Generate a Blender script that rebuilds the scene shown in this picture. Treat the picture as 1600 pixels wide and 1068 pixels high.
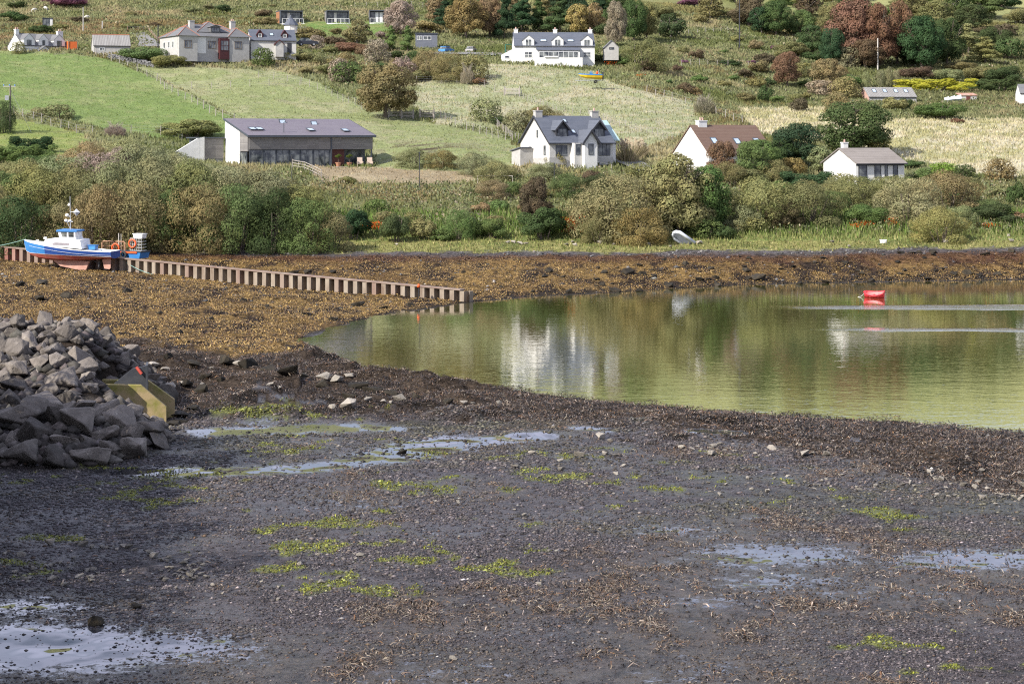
import bpy, bmesh, math, random
import numpy as np
from mathutils import Vector, Matrix
R = math.radians
sc = bpy.context.scene
for o in list(bpy.data.objects): bpy.data.objects.remove(o)
COL = sc.collection

# ---------------------------------------------------------------- camera, light, exposure
F, HZ, CAMH = 3000.0, 215.0, 14.0          # focal length in photo pixels, horizon row, eye height above the water
cam = bpy.data.cameras.new('camera'); camo = bpy.data.objects.new('camera', cam); COL.objects.link(camo)
camo.location = (0, 0, CAMH); camo.rotation_euler = (R(90), 0, 0)
cam.sensor_width = 36; cam.lens = F/1600*36; cam.shift_y = -(534-HZ)/1600
cam.clip_end = 5000; cam.clip_start = 0.5
sc.camera = camo
SUN_AZ = (-0.77, -0.638); SUN_EL = R(37)
w = bpy.data.worlds.new('World'); sc.world = w; w.use_nodes = True
nt = w.node_tree; bg = nt.nodes['Background']
sky = nt.nodes.new('ShaderNodeTexSky'); sky.sky_type = 'NISHITA'; sky.sun_disc = False
sky.sun_elevation = SUN_EL; sky.sun_rotation = math.atan2(SUN_AZ[0], SUN_AZ[1]); sky.air_density = 1.0; sky.dust_density = 1.5
tcw = nt.nodes.new('ShaderNodeTexCoord'); mpw = nt.nodes.new('ShaderNodeMapping'); mpw.inputs['Scale'].default_value = (1, 1, 2.6)
cn = nt.nodes.new('ShaderNodeTexNoise'); cn.inputs['Scale'].default_value = 2.2; cn.inputs['Detail'].default_value = 8
cr = nt.nodes.new('ShaderNodeMapRange'); cr.inputs[1].default_value = .40; cr.inputs[2].default_value = .62
mx = nt.nodes.new('ShaderNodeMix'); mx.data_type = 'RGBA'; mx.inputs[7].default_value = (8.1, 8.5, 11.4, 1)
nt.links.new(tcw.outputs['Generated'], mpw.inputs[0]); nt.links.new(mpw.outputs[0], cn.inputs['Vector'])
nt.links.new(cn.outputs[0], cr.inputs[0]); nt.links.new(cr.outputs[0], mx.inputs[0])
nt.links.new(sky.outputs[0], mx.inputs[6]); nt.links.new(mx.outputs[2], bg.inputs[0]); bg.inputs[1].default_value = 0.085
sl = bpy.data.lights.new('sun', 'SUN'); sl.energy = 4.6; sl.angle = R(0.5); sl.color = (1, .955, .88)
so = bpy.data.objects.new('sun', sl); COL.objects.link(so)
so.rotation_euler = Vector((SUN_AZ[0]*math.cos(SUN_EL), SUN_AZ[1]*math.cos(SUN_EL), math.sin(SUN_EL))).to_track_quat('Z', 'Y').to_euler()
sc.view_settings.view_transform = 'Standard'; sc.view_settings.look = 'None'; sc.view_settings.exposure = 0.85; sc.view_settings.gamma = 1
sc.render.engine = 'CYCLES'; sc.cycles.use_denoising = False; sc.cycles.filter_width = 1.15
sc.cycles.max_bounces = 6; sc.cycles.diffuse_bounces = 3; sc.cycles.glossy_bounces = 3; sc.cycles.transmission_bounces = 3

# ---------------------------------------------------------------- noise and terrain
def vnoise(x, y, seed=0):
    xi = np.floor(x); yi = np.floor(y); fx = x-xi; fy = y-yi
    fx = fx*fx*(3-2*fx); fy = fy*fy*(3-2*fy)
    def h(a, b):
        s = np.sin(a*127.1+b*311.7+seed*74.7)*43758.5453
        return s-np.floor(s)
    return (h(xi, yi)*(1-fx)+h(xi+1, yi)*fx)*(1-fy)+(h(xi, yi+1)*(1-fx)+h(xi+1, yi+1)*fx)*fy
def fbm(x, y, seed=0, o=4):
    s = 0; a = .5; t = 0
    for i in range(o):
        s = s+a*vnoise(x*2**i+i*13.7, y*2**i-i*7.3, seed+i); t += a; a *= .5
    return s/t-.5
def sstep(a, b, x):
    t = np.clip((x-a)/(b-a), 0, 1); return t*t*(3-2*t)

def zy(py, d): return CAMH+(HZ-py)*d/F      # height of the ground seen at picture row py, d metres out
LINES = []                                   # contour guide lines: distance and height as functions of bearing
def line(dd, zz=None, yy=None):
    xs = np.arange(-900, 2600, 10.0)
    def it(t):
        if not isinstance(t, dict): return np.full(xs.shape, float(t))
        v = np.interp(xs, list(t.keys()), list(t.values()))
        k = np.exp(-.5*(np.arange(-6, 7)/2.4)**2); k /= k.sum()
        return np.convolve(np.pad(v, 6, mode='edge'), k, 'valid')
    D = it(dd); Z = it(zz) if zz is not None else zy(it(yy), D)
    LINES.append((D, Z)); return xs
line(14, 1.7)
line(46, .95)
DN = {-700: 130, 400: 130, 475: 131.5, 520: 121.7, 600: 112.6, 735: 108, 850: 104, 1000: 100.7, 1200: 97, 1400: 94, 1600: 90, 1900: 84, 2300: 76}
ZN = {0: 1.0, 200: .7, 400: .26, 460: .06, 490: 0}
line({1300: 74, 1600: 70, 1900: 66, 2300: 60}, .66)
line({k: min(86, v-16) for k, v in DN.items()}, .60)
line({k: v-7 for k, v in DN.items()}, {0: 1.0, 200: .8, 400: .5, 520: .48})
line(DN, ZN)
line({-700: 134, 400: 134, 475: 132.7, 520: 131, 600: 132, 735: 136, 850: 137, 1000: 138, 1200: 140, 1400: 140, 1600: 140, 2300: 135},
     {0: 1.02, 200: .72, 400: .27, 455: .03, 475: -.05, 520: -.2, 600: -.4, 735: -.7, 850: -1})
line({-700: 140, 400: 140, 475: 134.5, 520: 141, 600: 152, 735: 163, 850: 170, 1000: 175, 1200: 184, 1400: 187, 1600: 189, 1900: 192, 2300: 195},
     {0: 1.1, 200: .8, 400: .34, 460: .06, 490: 0})
line({-700: 200, 0: 191, 110: 186, 235: 180, 400: 174.5, 480: 171.5, 600: 168, 735: 167, 850: 175, 1000: 180, 1200: 187.5, 1400: 190.5, 1600: 192.5, 2300: 197},
     {-300: 2.1, 0: 1.85, 110: 1.4, 235: 1.1, 400: .47, 480: .26, 600: .2, 735: .2, 850: .45})
line({-700: 206, 0: 200, 250: 197, 500: 195, 1000: 195, 1200: 196, 1600: 200, 2300: 202}, {0: 2.5, 250: 2.15, 500: 2.0, 1200: 2.05, 1600: 2.25})
line(207, {0: 3.3, 500: 2.9})
line(228, yy={0: 318, 400: 325, 1600: 325})
line({0: 256, 1600: 256}, yy={-300: 235, 0: 240, 200: 252, 350: 262, 600: 263, 740: 268, 820: 254, 960: 255, 1010: 262, 1120: 268, 1340: 284, 1450: 272, 1600: 270})
line(266, yy={-300: 220, 0: 222, 200: 235, 350: 260, 590: 259, 700: 242, 820: 247, 960: 250, 1100: 252, 1300: 260, 1600: 252})
line(300, yy={-300: 170, 0: 178, 200: 190, 400: 197, 600: 200, 800: 208, 1000: 202, 1200: 200, 1400: 205, 1600: 208})
line(330, yy={-300: 120, 0: 127, 200: 145, 400: 150, 600: 160, 800: 160, 1000: 158, 1200: 176, 1400: 180, 1600: 182})
line(368, yy={-300: 78, 0: 82, 200: 86, 400: 88, 600: 104, 800: 101, 1000: 112, 1200: 146, 1400: 160, 1600: 162})
line(400, yy={-300: 60, 0: 66, 200: 68, 400: 70, 600: 80, 800: 84, 1000: 85, 1200: 112, 1400: 128, 1600: 134})
line(450, yy={-300: 30, 0: 34, 300: 34, 500: 32.5, 620: 33, 750: 48, 1000: 50, 1200: 72, 1400: 92, 1600: 95})
line(560, yy={0: -35, 500: -45, 900: -30, 1200: -5, 1600: 5})
line(980, yy={0: -150, 800: -158, 1600: -152})
line(1500, 105)
XS = np.arange(-900, 2600, 10.0)
KD = np.array([l[0] for l in LINES]); KZ = np.array([l[1] for l in LINES]); NK = len(LINES)
def kd(px):
    return np.array([np.interp(px, XS, KD[k]) for k in range(NK)]), np.array([np.interp(px, XS, KZ[k]) for k in range(NK)])
def detail(X, d):
    a = .10*np.clip((d-30)/60, .3, 1)+.5*sstep(206, 260, d)+1.2*sstep(330, 600, d)
    n = a*fbm(X/9, d/9, 3, 4)*1.3
    n += .09*fbm(X/1.3, d/1.3, 9, 3)*(1-sstep(190, 205, d))
    n += .35*fbm(X/2.2, d/2.2, 5, 3)*sstep(206, 225, d)
    return n
def mound(X, d):                              # the heap under the rock bank
    e = np.sqrt((np.maximum(0, X+20.9+.16*(d-93))/np.where(d < 86, 5.2, 4.3))**2+((d-93)/np.where(d < 93, 15.5, 18))**2)
    return 4.25*np.clip(1-e, 0, 1)**.92*(1-.93*np.exp(-np.maximum(0, ((X+16.6)/3.0)**2+((d-90.4)/3.4)**2)**2))
def tz(px, d):
    px = np.atleast_1d(np.asarray(px, float)); d = np.atleast_1d(np.asarray(d, float))
    px, d = np.broadcast_arrays(px, d)
    D, Z = kd(px)
    m = np.zeros_like(Z); dl = (Z[1:]-Z[:-1])/(D[1:]-D[:-1])
    m[0] = dl[0]; m[-1] = dl[-1]
    p = dl[1:]*dl[:-1]
    m[1:-1] = np.where(p > 0, 2*p/np.where(dl[1:]+dl[:-1] == 0, 1, dl[1:]+dl[:-1]), 0)
    k = np.clip((D[1:-1] <= d).sum(0), 0, NK-2)
    g = lambda A, kk: np.take_along_axis(A, kk[None], 0)[0]
    d0, d1, z0, z1, m0, m1 = g(D, k), g(D, k+1), g(Z, k), g(Z, k+1), g(m, k), g(m, k+1)
    h = d1-d0; t = np.clip((d-d0)/h, 0, 1)
    z = (2*t**3-3*t**2+1)*z0+(t**3-2*t**2+t)*h*m0+(-2*t**3+3*t**2)*z1+(t**3-t**2)*h*m1
    X = (px-800)/F*d
    w_ = sstep(0, 2, D[5]-d)*(1-sstep(10, 26, D[5]-d)); w_ = np.where(px < 470, sstep(88, 96, d)*(1-sstep(122, 132, d)), w_)
    heap = np.clip(fbm(X/2.6, d/3.2, 15, 4)+.03, 0, 1)*2.3*w_*(mound(X, d) < .05)*(1-.65*sstep(650, 900, px))
    hum = np.clip(fbm(X/3.4, d/3.4, 16, 4)-.02, 0, 1)*.8*sstep(1, 6, d-D[7])*(d > 132)*(1-sstep(196, 202, d))
    return z+detail(X, d)+mound(X, d)+heap+hum
def rowof(d, z): return HZ+F*(CAMH-z)/d
_ds = np.concatenate([np.arange(40, 215, .25), np.arange(215, 620, .5)])
def hit(px, py):                              # distance at which the ground is seen at this bearing and row
    z = tz(np.full(_ds.shape, float(px)), _ds); y = rowof(_ds, z)
    i = np.argmax(y <= py)
    return float(_ds[i]) if y[i] <= py else 600.
def at(px, py):
    d = hit(px, py); return Vector(((px-800)/F*d, d, float(tz(px, d)[0])))
def atd(px, d): return Vector(((px-800)/F*d, d, float(tz(px, d)[0])))
def zxy(X, d): return float(tz(800+F*X/d, d)[0])

# ---------------------------------------------------------------- mesh helpers
def link(o, parent=None):
    COL.objects.link(o)
    if parent: o.parent = parent
    return o
def npmesh(name, V, Fc, mat, col=None, parent=None, smooth=False):
    V = np.ascontiguousarray(V, np.float32); Fc = np.ascontiguousarray(Fc, np.int32); k = Fc.shape[1]
    me = bpy.data.meshes.new(name)
    me.vertices.add(len(V)); me.vertices.foreach_set('co', V.ravel())
    me.loops.add(Fc.size); me.loops.foreach_set('vertex_index', Fc.ravel())
    me.polygons.add(len(Fc)); me.polygons.foreach_set('loop_start', np.arange(0, Fc.size, k, dtype=np.int32))
    me.polygons.foreach_set('loop_total', np.full(len(Fc), k, np.int32))
    if smooth: me.polygons.foreach_set('use_smooth', np.ones(len(Fc), bool))
    if mat: me.materials.append(mat)
    me.update(calc_edges=True)
    if col is not None:
        a = me.attributes.new('cov', 'FLOAT_COLOR', 'POINT')
        a.data.foreach_set('color', np.ascontiguousarray(np.concatenate([col, np.ones((len(V), 1))], 1), np.float32).ravel())
    return me
def npobj(name, V, Fc, mat, col=None, parent=None, smooth=False):
    return link(bpy.data.objects.new(name, npmesh(name, V, Fc, mat, col, parent, smooth)), parent)
def attr(me, name, v):
    a = me.attributes.new(name, 'FLOAT', 'POINT'); a.data.foreach_set('value', np.ascontiguousarray(v, np.float32))
def tag(o, label=None, cat=None, group=None, kind=None):
    if label: o['label'] = label
    if cat: o['category'] = cat
    if group: o['group'] = group
    if kind: o['kind'] = kind
    return o
def empty(name, loc, rz=0, label=None, cat=None, group=None, tilt=(0, 0)):
    o = bpy.data.objects.new(name, None); COL.objects.link(o); o.empty_display_size = .2
    o.location = loc; o.rotation_euler = (tilt[0], tilt[1], rz)
    return tag(o, label, cat, group)
class MB:
    def __init__(s): s.v = []; s.f = []
    def add(s, vs, fs):
        n = len(s.v); s.v += [tuple(v) for v in vs]; s.f += [tuple(n+i for i in f) for f in fs]; return s
    def box(s, x0, y0, z0, x1, y1, z1):
        return s.add([(x0, y0, z0), (x1, y0, z0), (x1, y1, z0), (x0, y1, z0), (x0, y0, z1), (x1, y0, z1), (x1, y1, z1), (x0, y1, z1)],
                     [(0, 3, 2, 1), (4, 5, 6, 7), (0, 1, 5, 4), (1, 2, 6, 5), (2, 3, 7, 6), (3, 0, 4, 7)])
    def prism(s, pts, ax, a, b):              # polygon in the other two axes, extruded along ax
        n = len(pts); mk = {'x': lambda p, t: (t, p[0], p[1]), 'y': lambda p, t: (p[0], t, p[1]), 'z': lambda p, t: (p[0], p[1], t)}[ax]
        return s.add([mk(p, a) for p in pts]+[mk(p, b) for p in pts],
                     [tuple(range(n)), tuple(range(2*n-1, n-1, -1))]+[(i, i+n, (i+1) % n+n, (i+1) % n) for i in range(n)])
    def tube(s, pts, r0, r1=None, n=6):
        r1 = r0 if r1 is None else r1; pts = [Vector(p) for p in pts]; base = len(s.v); m = len(pts)
        for i, p in enumerate(pts):
            t = (pts[min(i+1, m-1)]-pts[max(i-1, 0)]).normalized()
            a = t.cross(Vector((0, 0, 1)) if abs(t.z) < .9 else Vector((1, 0, 0))).normalized(); b = t.cross(a)
            r = r0+(r1-r0)*i/max(1, m-1)
            for k in range(n):
                q = p+a*math.cos(2*math.pi*k/n)*r+b*math.sin(2*math.pi*k/n)*r; s.v.append(tuple(q))
        for i in range(m-1):
            for k in range(n):
                s.f.append((base+i*n+k, base+i*n+(k+1) % n, base+(i+1)*n+(k+1) % n, base+(i+1)*n+k))
        s.f.append(tuple(base+k for k in range(n))[::-1]); s.f.append(tuple(base+(m-1)*n+k for k in range(n)))
        return s
    def torus(s, c, R0, r, ax='y', n=20, m=8):
        base = len(s.v)
        for i in range(n):
            a = 2*math.pi*i/n
            for k in range(m):
                b = 2*math.pi*k/m; q = R0+r*math.cos(b)
                p = {'y': (q*math.cos(a), r*math.sin(b), q*math.sin(a)), 'x': (r*math.sin(b), q*math.cos(a), q*math.sin(a)), 'z': (q*math.cos(a), q*math.sin(a), r*math.sin(b))}[ax]
                s.v.append((c[0]+p[0], c[1]+p[1], c[2]+p[2]))
        for i in range(n):
            for k in range(m):
                s.f.append((base+i*m+k, base+((i+1) % n)*m+k, base+((i+1) % n)*m+(k+1) % m, base+i*m+(k+1) % m))
        return s
    def ball(s, c, r, n=10, m=6):
        vs = []; fs = []
        for j in range(m+1):
            t = math.pi*j/m
            for i in range(n):
                a = 2*math.pi*i/n; vs.append((c[0]+r[0]*math.sin(t)*math.cos(a), c[1]+r[1]*math.sin(t)*math.sin(a), c[2]+r[2]*math.cos(t)))
        for j in range(m):
            for i in range(n): fs.append((j*n+i, (j+1)*n+i, (j+1)*n+(i+1) % n, j*n+(i+1) % n))
        return s.add(vs, fs)
    def mesh(s, name, mat, smooth=False, bevel=0):
        me = bpy.data.meshes.new(name); me.from_pydata(s.v, [], s.f)
        bm = bmesh.new(); bm.from_mesh(me); bmesh.ops.remove_doubles(bm, verts=bm.verts, dist=1e-5)
        if bevel: bmesh.ops.bevel(bm, geom=[e for e in bm.edges if len(e.link_faces) == 2 and e.calc_face_angle() > .6], offset=bevel, segments=1, affect='EDGES')
        bmesh.ops.recalc_face_normals(bm, faces=bm.faces); bm.to_mesh(me); bm.free()
        if smooth: me.polygons.foreach_set('use_smooth', [True]*len(me.polygons))
        for m_ in (mat if isinstance(mat, list) else [mat]): me.materials.append(m_)
        return me
    def obj(s, name, mat, parent=None, smooth=False, bevel=0):
        return link(bpy.data.objects.new(name, s.mesh(name, mat, smooth, bevel)), parent)
def copy_tree(o, parent=None):
    c = o.copy(); COL.objects.link(c); c.parent = parent
    for ch in o.children: copy_tree(ch, c)
    return c

# ---------------------------------------------------------------- materials
def nodes(name):
    m = bpy.data.materials.new(name); m.use_nodes = True; n = m.node_tree; p = n.nodes['Principled BSDF']
    return m, n, p
def N(n, t, **kw):
    x = n.nodes.new(t)
    for k, v in kw.items():
        if k[0] == 'i' and k[1:].isdigit(): x.inputs[int(k[1:])].default_value = v
        elif k in x.inputs: x.inputs[k].default_value = v
        else: setattr(x, k, v)
    return x
def noise(n, scale, detail=5, coord='Object', stretch=None, rough=.6):
    tc = N(n, 'ShaderNodeTexCoord'); v = tc.outputs[coord]
    if stretch:
        mp = N(n, 'ShaderNodeMapping'); mp.inputs['Scale'].default_value = stretch; n.links.new(v, mp.inputs[0]); v = mp.outputs[0]
    t = N(n, 'ShaderNodeTexNoise'); t.inputs['Scale'].default_value = scale; t.inputs['Detail'].default_value = detail; t.inputs['Roughness'].default_value = rough
    n.links.new(v, t.inputs['Vector']); return t.outputs[0]
def mrange(n, src, a, b, c, d):
    r = N(n, 'ShaderNodeMapRange'); r.inputs[1].default_value = a; r.inputs[2].default_value = b; r.inputs[3].default_value = c; r.inputs[4].default_value = d
    n.links.new(src, r.inputs[0]); return r.outputs[0]
def mixc(n, fac, a, b, mode='MIX'):
    x = N(n, 'ShaderNodeMix'); x.data_type = 'RGBA'; x.blend_type = mode
    for s, i in ((fac, 0), (a, 6), (b, 7)):
        if isinstance(s, (int, float)): x.inputs[i].default_value = s
        elif isinstance(s, tuple): x.inputs[i].default_value = s if len(s) == 4 else s+(1,)
        else: n.links.new(s, x.inputs[i])
    return x.outputs[2]
def math_(n, op, a, b=None):
    x = N(n, 'ShaderNodeMath'); x.operation = op
    for s, i in ((a, 0), (b, 1)):
        if s is None: continue
        if isinstance(s, (int, float)): x.inputs[i].default_value = s
        else: n.links.new(s, x.inputs[i])
    return x.outputs[0]
def bump(n, p, h, strength, dist):
    b = N(n, 'ShaderNodeBump'); b.inputs['Distance'].default_value = dist
    if isinstance(strength, (int, float)): b.inputs['Strength'].default_value = strength
    else: n.links.new(strength, b.inputs['Strength'])
    n.links.new(h, b.inputs['Height']); n.links.new(b.outputs[0], p.inputs['Normal'])
MATS = {}
def mat(name, c, c2=None, rough=.7, scale=3, metal=0, bmp=0, lo=.35, hi=.65, stretch=None, detail=5, spec=.4):
    if name in MATS: return MATS[name]
    m, n, p = nodes(name)
    c2 = c2 or tuple(x*.75 for x in c)
    t = noise(n, scale, detail, stretch=stretch)
    n.links.new(mixc(n, mrange(n, t, lo, hi, 0, 1), c, c2), p.inputs['Base Color'])
    p.inputs['Roughness'].default_value = rough; p.inputs['Metallic'].default_value = metal; p.inputs['Specular IOR Level'].default_value = spec
    if bmp: bump(n, p, noise(n, scale*6, 4, stretch=stretch), bmp, .02)
    MATS[name] = m; return m
def mat_lines(name, c, c2, axis, period, rough=.7, width=.12, bmp=.5, nscale=1.2):   # boards, slates or corrugations: repeating lines along one axis
    if name in MATS: return MATS[name]
    m, n, p = nodes(name)
    tc = N(n, 'ShaderNodeTexCoord'); sp = N(n, 'ShaderNodeSeparateXYZ'); n.links.new(tc.outputs['Object'], sp.inputs[0])
    q = math_(n, 'DIVIDE', sp.outputs[axis], period); fr = math_(n, 'FRACT', q); fl = math_(n, 'FLOOR', q)
    wn = N(n, 'ShaderNodeTexWhiteNoise'); wn.noise_dimensions = '2D'
    cx = N(n, 'ShaderNodeCombineXYZ'); n.links.new(fl, cx.inputs[0])
    n.links.new(math_(n, 'FLOOR', math_(n, 'DIVIDE', sp.outputs[0 if axis != 0 else 2], 1.7)), cx.inputs[1]); n.links.new(cx.outputs[0], wn.inputs[0])
    b = mixc(n, math_(n, 'MULTIPLY', wn.outputs[0], .7), c, c2)
    b = mixc(n, mrange(n, noise(n, nscale, 6), .35, .7, 0, .6), b, c2)
    g = math_(n, 'LESS_THAN', fr, width)
    b = mixc(n, math_(n, 'MULTIPLY', g, .45), b, tuple(x*.3 for x in c))
    n.links.new(b, p.inputs['Base Color']); p.inputs['Roughness'].default_value = rough; p.inputs['Specular IOR Level'].default_value = .3
    bump(n, p, fr, bmp, .03)
    MATS[name] = m; return m
WHITE = mat('white_render', (.70, .69, .66), (.60, .59, .55), .85, .9, bmp=.15)
CREAM = mat('off_white_render', (.53, .515, .485), (.45, .435, .40), .85, 1.2, bmp=.15)
HARL = mat('grey_harling', (.40, .388, .365), (.33, .32, .30), .9, 2, bmp=.3)
SLATE = mat_lines('slate_roof', (.072, .082, .104), (.108, .117, .14), 2, .16, .6)
SLATEP = mat_lines('purple_slate_roof', (.125, .107, .128), (.16, .142, .155), 2, .14, .6)
SLATEG = mat_lines('grey_slate_roof', (.115, .118, .125), (.16, .157, .155), 2, .16, .7)
BROWNT = mat_lines('brown_tile_roof', (.125, .075, .055), (.15, .10, .075), 2, .2, .8)
TANT = mat_lines('tan_tile_roof', (.185, .162, .142), (.235, .208, .185), 2, .22, .8)
CORR = mat_lines('corrugated_sheet_roof', (.28, .272, .258), (.20, .188, .172), 0, .3, .6, .35, .8)
TIMBER = mat_lines('weathered_timber', (.25, .235, .22), (.15, .14, .135), 2, .16, .8)
TIMBERW = mat_lines('warm_timber', (.36, .17, .08), (.26, .12, .06), 2, .14, .7)
WOOD = mat('weathered_wood', (.36, .33, .29), (.24, .21, .18), .9, 4, stretch=(6, 6, 1))
POLE = mat('pole_wood', (.20, .17, .14), (.13, .11, .09), .9, 3, stretch=(6, 6, .5))
POLEW = mat('pale_pole', (.50, .47, .42), (.36, .34, .30), .9, 3, stretch=(6, 6, .5))
ANTH = mat('anthracite_metal', (.05, .058, .072), (.06, .068, .08), .45, 2)
DARK = mat('dark_trim', (.025, .027, .032), (.04, .04, .045), .5, 2)
REDBR = mat('red_brown_panel', (.12, .035, .025), (.08, .025, .02), .6, 2)
MAROON = mat('maroon_paint', (.065, .014, .014), (.05, .012, .012), .5, 2)
RIDGE = mat('red_ridge_tile', (.40, .15, .085), (.32, .12, .07), .8, 4)
ORANGE = mat('orange_tarpaulin', (.62, .14, .03), (.50, .10, .02), .6, 2)
PINKW = mat('pinkish_brick', (.40, .24, .20), (.48, .32, .27), .9, 1.5, bmp=.3)
RUSTR = mat('rusty_sheet', (.38, .30, .25), (.36, .13, .06), .8, 1.5)
WPAINT = mat('white_paint', (.80, .80, .78), (.68, .68, .66), .5, 3)
CONC = mat('concrete', (.42, .39, .33), (.30, .28, .23), .9, 2.5, bmp=.3)
def glass_mat():
    m, n, p = nodes('window_glass')
    n.links.new(mixc(n, mrange(n, noise(n, .9, 3), .4, .6, 0, 1), (.02, .025, .03), (.17, .18, .17)), p.inputs['Base Color'])
    p.inputs['Roughness'].default_value = .06; p.inputs['Specular IOR Level'].default_value = .6
    return m
GLASS = glass_mat()
SKYGL = mat('rooflight_glass', (.42, .50, .58), (.30, .36, .42), .08, 1)
def leaf_mat(name, trans=.3, var=.34):
    m, n, p = nodes(name); n.nodes.remove(p); out = n.nodes['Material Output']
    oi = N(n, 'ShaderNodeObjectInfo'); ge = N(n, 'ShaderNodeNewGeometry')
    v = mrange(n, ge.outputs['Random Per Island'], 0, 1, 1-var*.6, 1+var*.7)
    cc = N(n, 'ShaderNodeCombineColor')
    for i in range(3): n.links.new(v, cc.inputs[i])
    b = mixc(n, 1.0, oi.outputs['Color'], cc.outputs[0], 'MULTIPLY')
    t = noise(n, 3.2, 4)
    b = mixc(n, mrange(n, t, .45, .7, 0, .4), b, mixc(n, 1.0, b, (1.32, 1.08, .84), 'MULTIPLY'))
    b = mixc(n, mrange(n, noise(n, 5.5, 3), .5, .7, 0, .5), b, mixc(n, 1.0, b, (.62, .82, .7), 'MULTIPLY'))
    di = N(n, 'ShaderNodeBsdfDiffuse'); tr = N(n, 'ShaderNodeBsdfTranslucent'); ms = N(n, 'ShaderNodeMixShader'); ms.inputs[0].default_value = trans
    n.links.new(b, di.inputs[0]); n.links.new(b, tr.inputs[0]); n.links.new(di.outputs[0], ms.inputs[1]); n.links.new(tr.outputs[0], ms.inputs[2])
    n.links.new(ms.outputs[0], out.inputs[0]); return m
LEAF = leaf_mat('foliage')
BARK = mat('bark', (.16, .13, .10), (.09, .07, .055), .95, 4, bmp=.4)
PBARK = mat('pale_bark', (.33, .29, .24), (.22, .19, .16), .95, 4, bmp=.4)
def cov_mat(name, rough=.8, trans=0.0, spec=.3, fine=0, amp=.5):
    m, n, p = nodes(name)
    a = N(n, 'ShaderNodeAttribute'); a.attribute_name = 'cov'; b = a.outputs['Color']
    if fine:
        v = mrange(n, noise(n, fine, 5), .3, .7, 1-amp, 1+amp); cc = N(n, 'ShaderNodeCombineColor')
        for i in range(3): n.links.new(v, cc.inputs[i])
        b = mixc(n, 1.0, b, cc.outputs[0], 'MULTIPLY')
    n.links.new(b, p.inputs['Base Color']); p.inputs['Roughness'].default_value = rough; p.inputs['Specular IOR Level'].default_value = spec
    if trans:
        tr = N(n, 'ShaderNodeBsdfTranslucent'); ms = N(n, 'ShaderNodeMixShader'); ms.inputs[0].default_value = trans
        n.links.new(b, tr.inputs[0]); n.links.new(p.outputs[0], ms.inputs[1]); n.links.new(tr.outputs[0], ms.inputs[2]); n.links.new(ms.outputs[0], n.nodes['Material Output'].inputs[0])
    return m

# ---------------------------------------------------------------- ground cover zones (what grows or lies where)
rng = np.random.default_rng(7)
def inpoly(x, y, P):
    r = np.zeros(x.shape, bool); n = len(P)
    for i in range(n):
        x0, y0 = P[i]; x1, y1 = P[(i+1) % n]
        c = (y0 > y) != (y1 > y)
        r ^= c & (x < (x1-x0)*(y-y0)/((y1-y0) if y1 != y0 else 1e-9)+x0)
    return r
def lerp(a, b, t): return a+(np.asarray(b)-a)*t[..., None]
def polydist(x, y, P, ky):
    best = np.full(x.shape, 1e9)
    for (x0, y0), (x1, y1) in zip(P[:-1], P[1:]):
        dx, dy = x1-x0, (y1-y0)*ky; L = dx*dx+dy*dy+1e-9
        t = np.clip(((x-x0)*dx+(y-y0)*ky*dy)/L, 0, 1)
        best = np.minimum(best, np.hypot(x-x0-t*dx, (y-y0)*ky-t*dy))
    return best
ALGAE = [(440, 643, 70, 7, 1), (330, 650, 30, 5, .5), (200, 757, 60, 13, 1), (60, 748, 60, 6, .8), (370, 748, 30, 5, .8), (480, 700, 90, 14, .45), (640, 757, 55, 8, .9), (860, 712, 50, 6, .9), (700, 708, 40, 5, .5), (890, 752, 75, 9, .9), (1100, 760, 75, 5, .85), (1255, 775, 40, 7, .85), (1390, 800, 25, 10, 1.2), (1130, 712, 60, 5, .8),
         (760, 890, 55, 8, 1.1), (600, 925, 45, 6, 1.1), (440, 885, 60, 7, .9), (500, 845, 90, 20, .75), (520, 905, 40, 8, .8), (420, 825, 60, 6, .7), (690, 872, 60, 8, .7), (90, 838, 40, 4, .8), (1420, 1003, 60, 7, .9), (1510, 1044, 45, 4, 1.1), (1560, 1020, 40, 6, .6), (840, 862, 40, 5, .7), (30, 885, 40, 10, .5), (310, 905, 30, 8, .6), (720, 815, 60, 6, .5), (950, 785, 60, 6, .6), (1060, 780, 30, 4, .7)]
WET = [(60, 1012, 280, 52, 1.2), (240, 1008, 230, 40, .95), (40, 948, 160, 26, .85), (300, 960, 160, 20, .66), (340, 985, 60, 10, .75), (430, 1000, 90, 22, .55), (250, 950, 130, 14, .52), (640, 1003, 90, 12, .5), (1510, 874, 190, 24, 1.05), (1230, 866, 210, 28, .92), (1210, 908, 180, 24, .8), (900, 812, 170, 18, .64), (1030, 828, 130, 16, .78), (1100, 940, 180, 22, .74), (700, 830, 200, 26, .66), (520, 790, 220, 28, .66), (850, 985, 200, 24, .62), (450, 770, 160, 18, .62), (350, 830, 120, 30, .5), (140, 800, 150, 30, .45), (500, 760, 170, 22, .48), (780, 760, 160, 20, .4),
       (425, 620, 55, 9, .8), (480, 628, 50, 6, .85), (410, 605, 35, 6, .75), (400, 655, 60, 7, .75), (470, 690, 140, 14, .66), (870, 1055, 120, 10, .55), (1180, 955, 90, 12, .5), (560, 725, 150, 14, .55), (20, 740, 90, 6, .5), (795, 1055, 20, 4, .8)]
STREAMS = [([(322, 675), (380, 673), (450, 671), (553, 668)], 3.6), ([(585, 669), (620, 670)], 2), ([(172, 736), (240, 736), (310, 737), (400, 736), (480, 731), (540, 725), (600, 715), (640, 706), (690, 696), (740, 690), (800, 684), (835, 681)], 3.6),
           ([(610, 712), (660, 700), (700, 692)], 6), ([(905, 668), (950, 672)], 1.6), ([(1085, 673), (1150, 676)], 1.6)]
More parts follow.
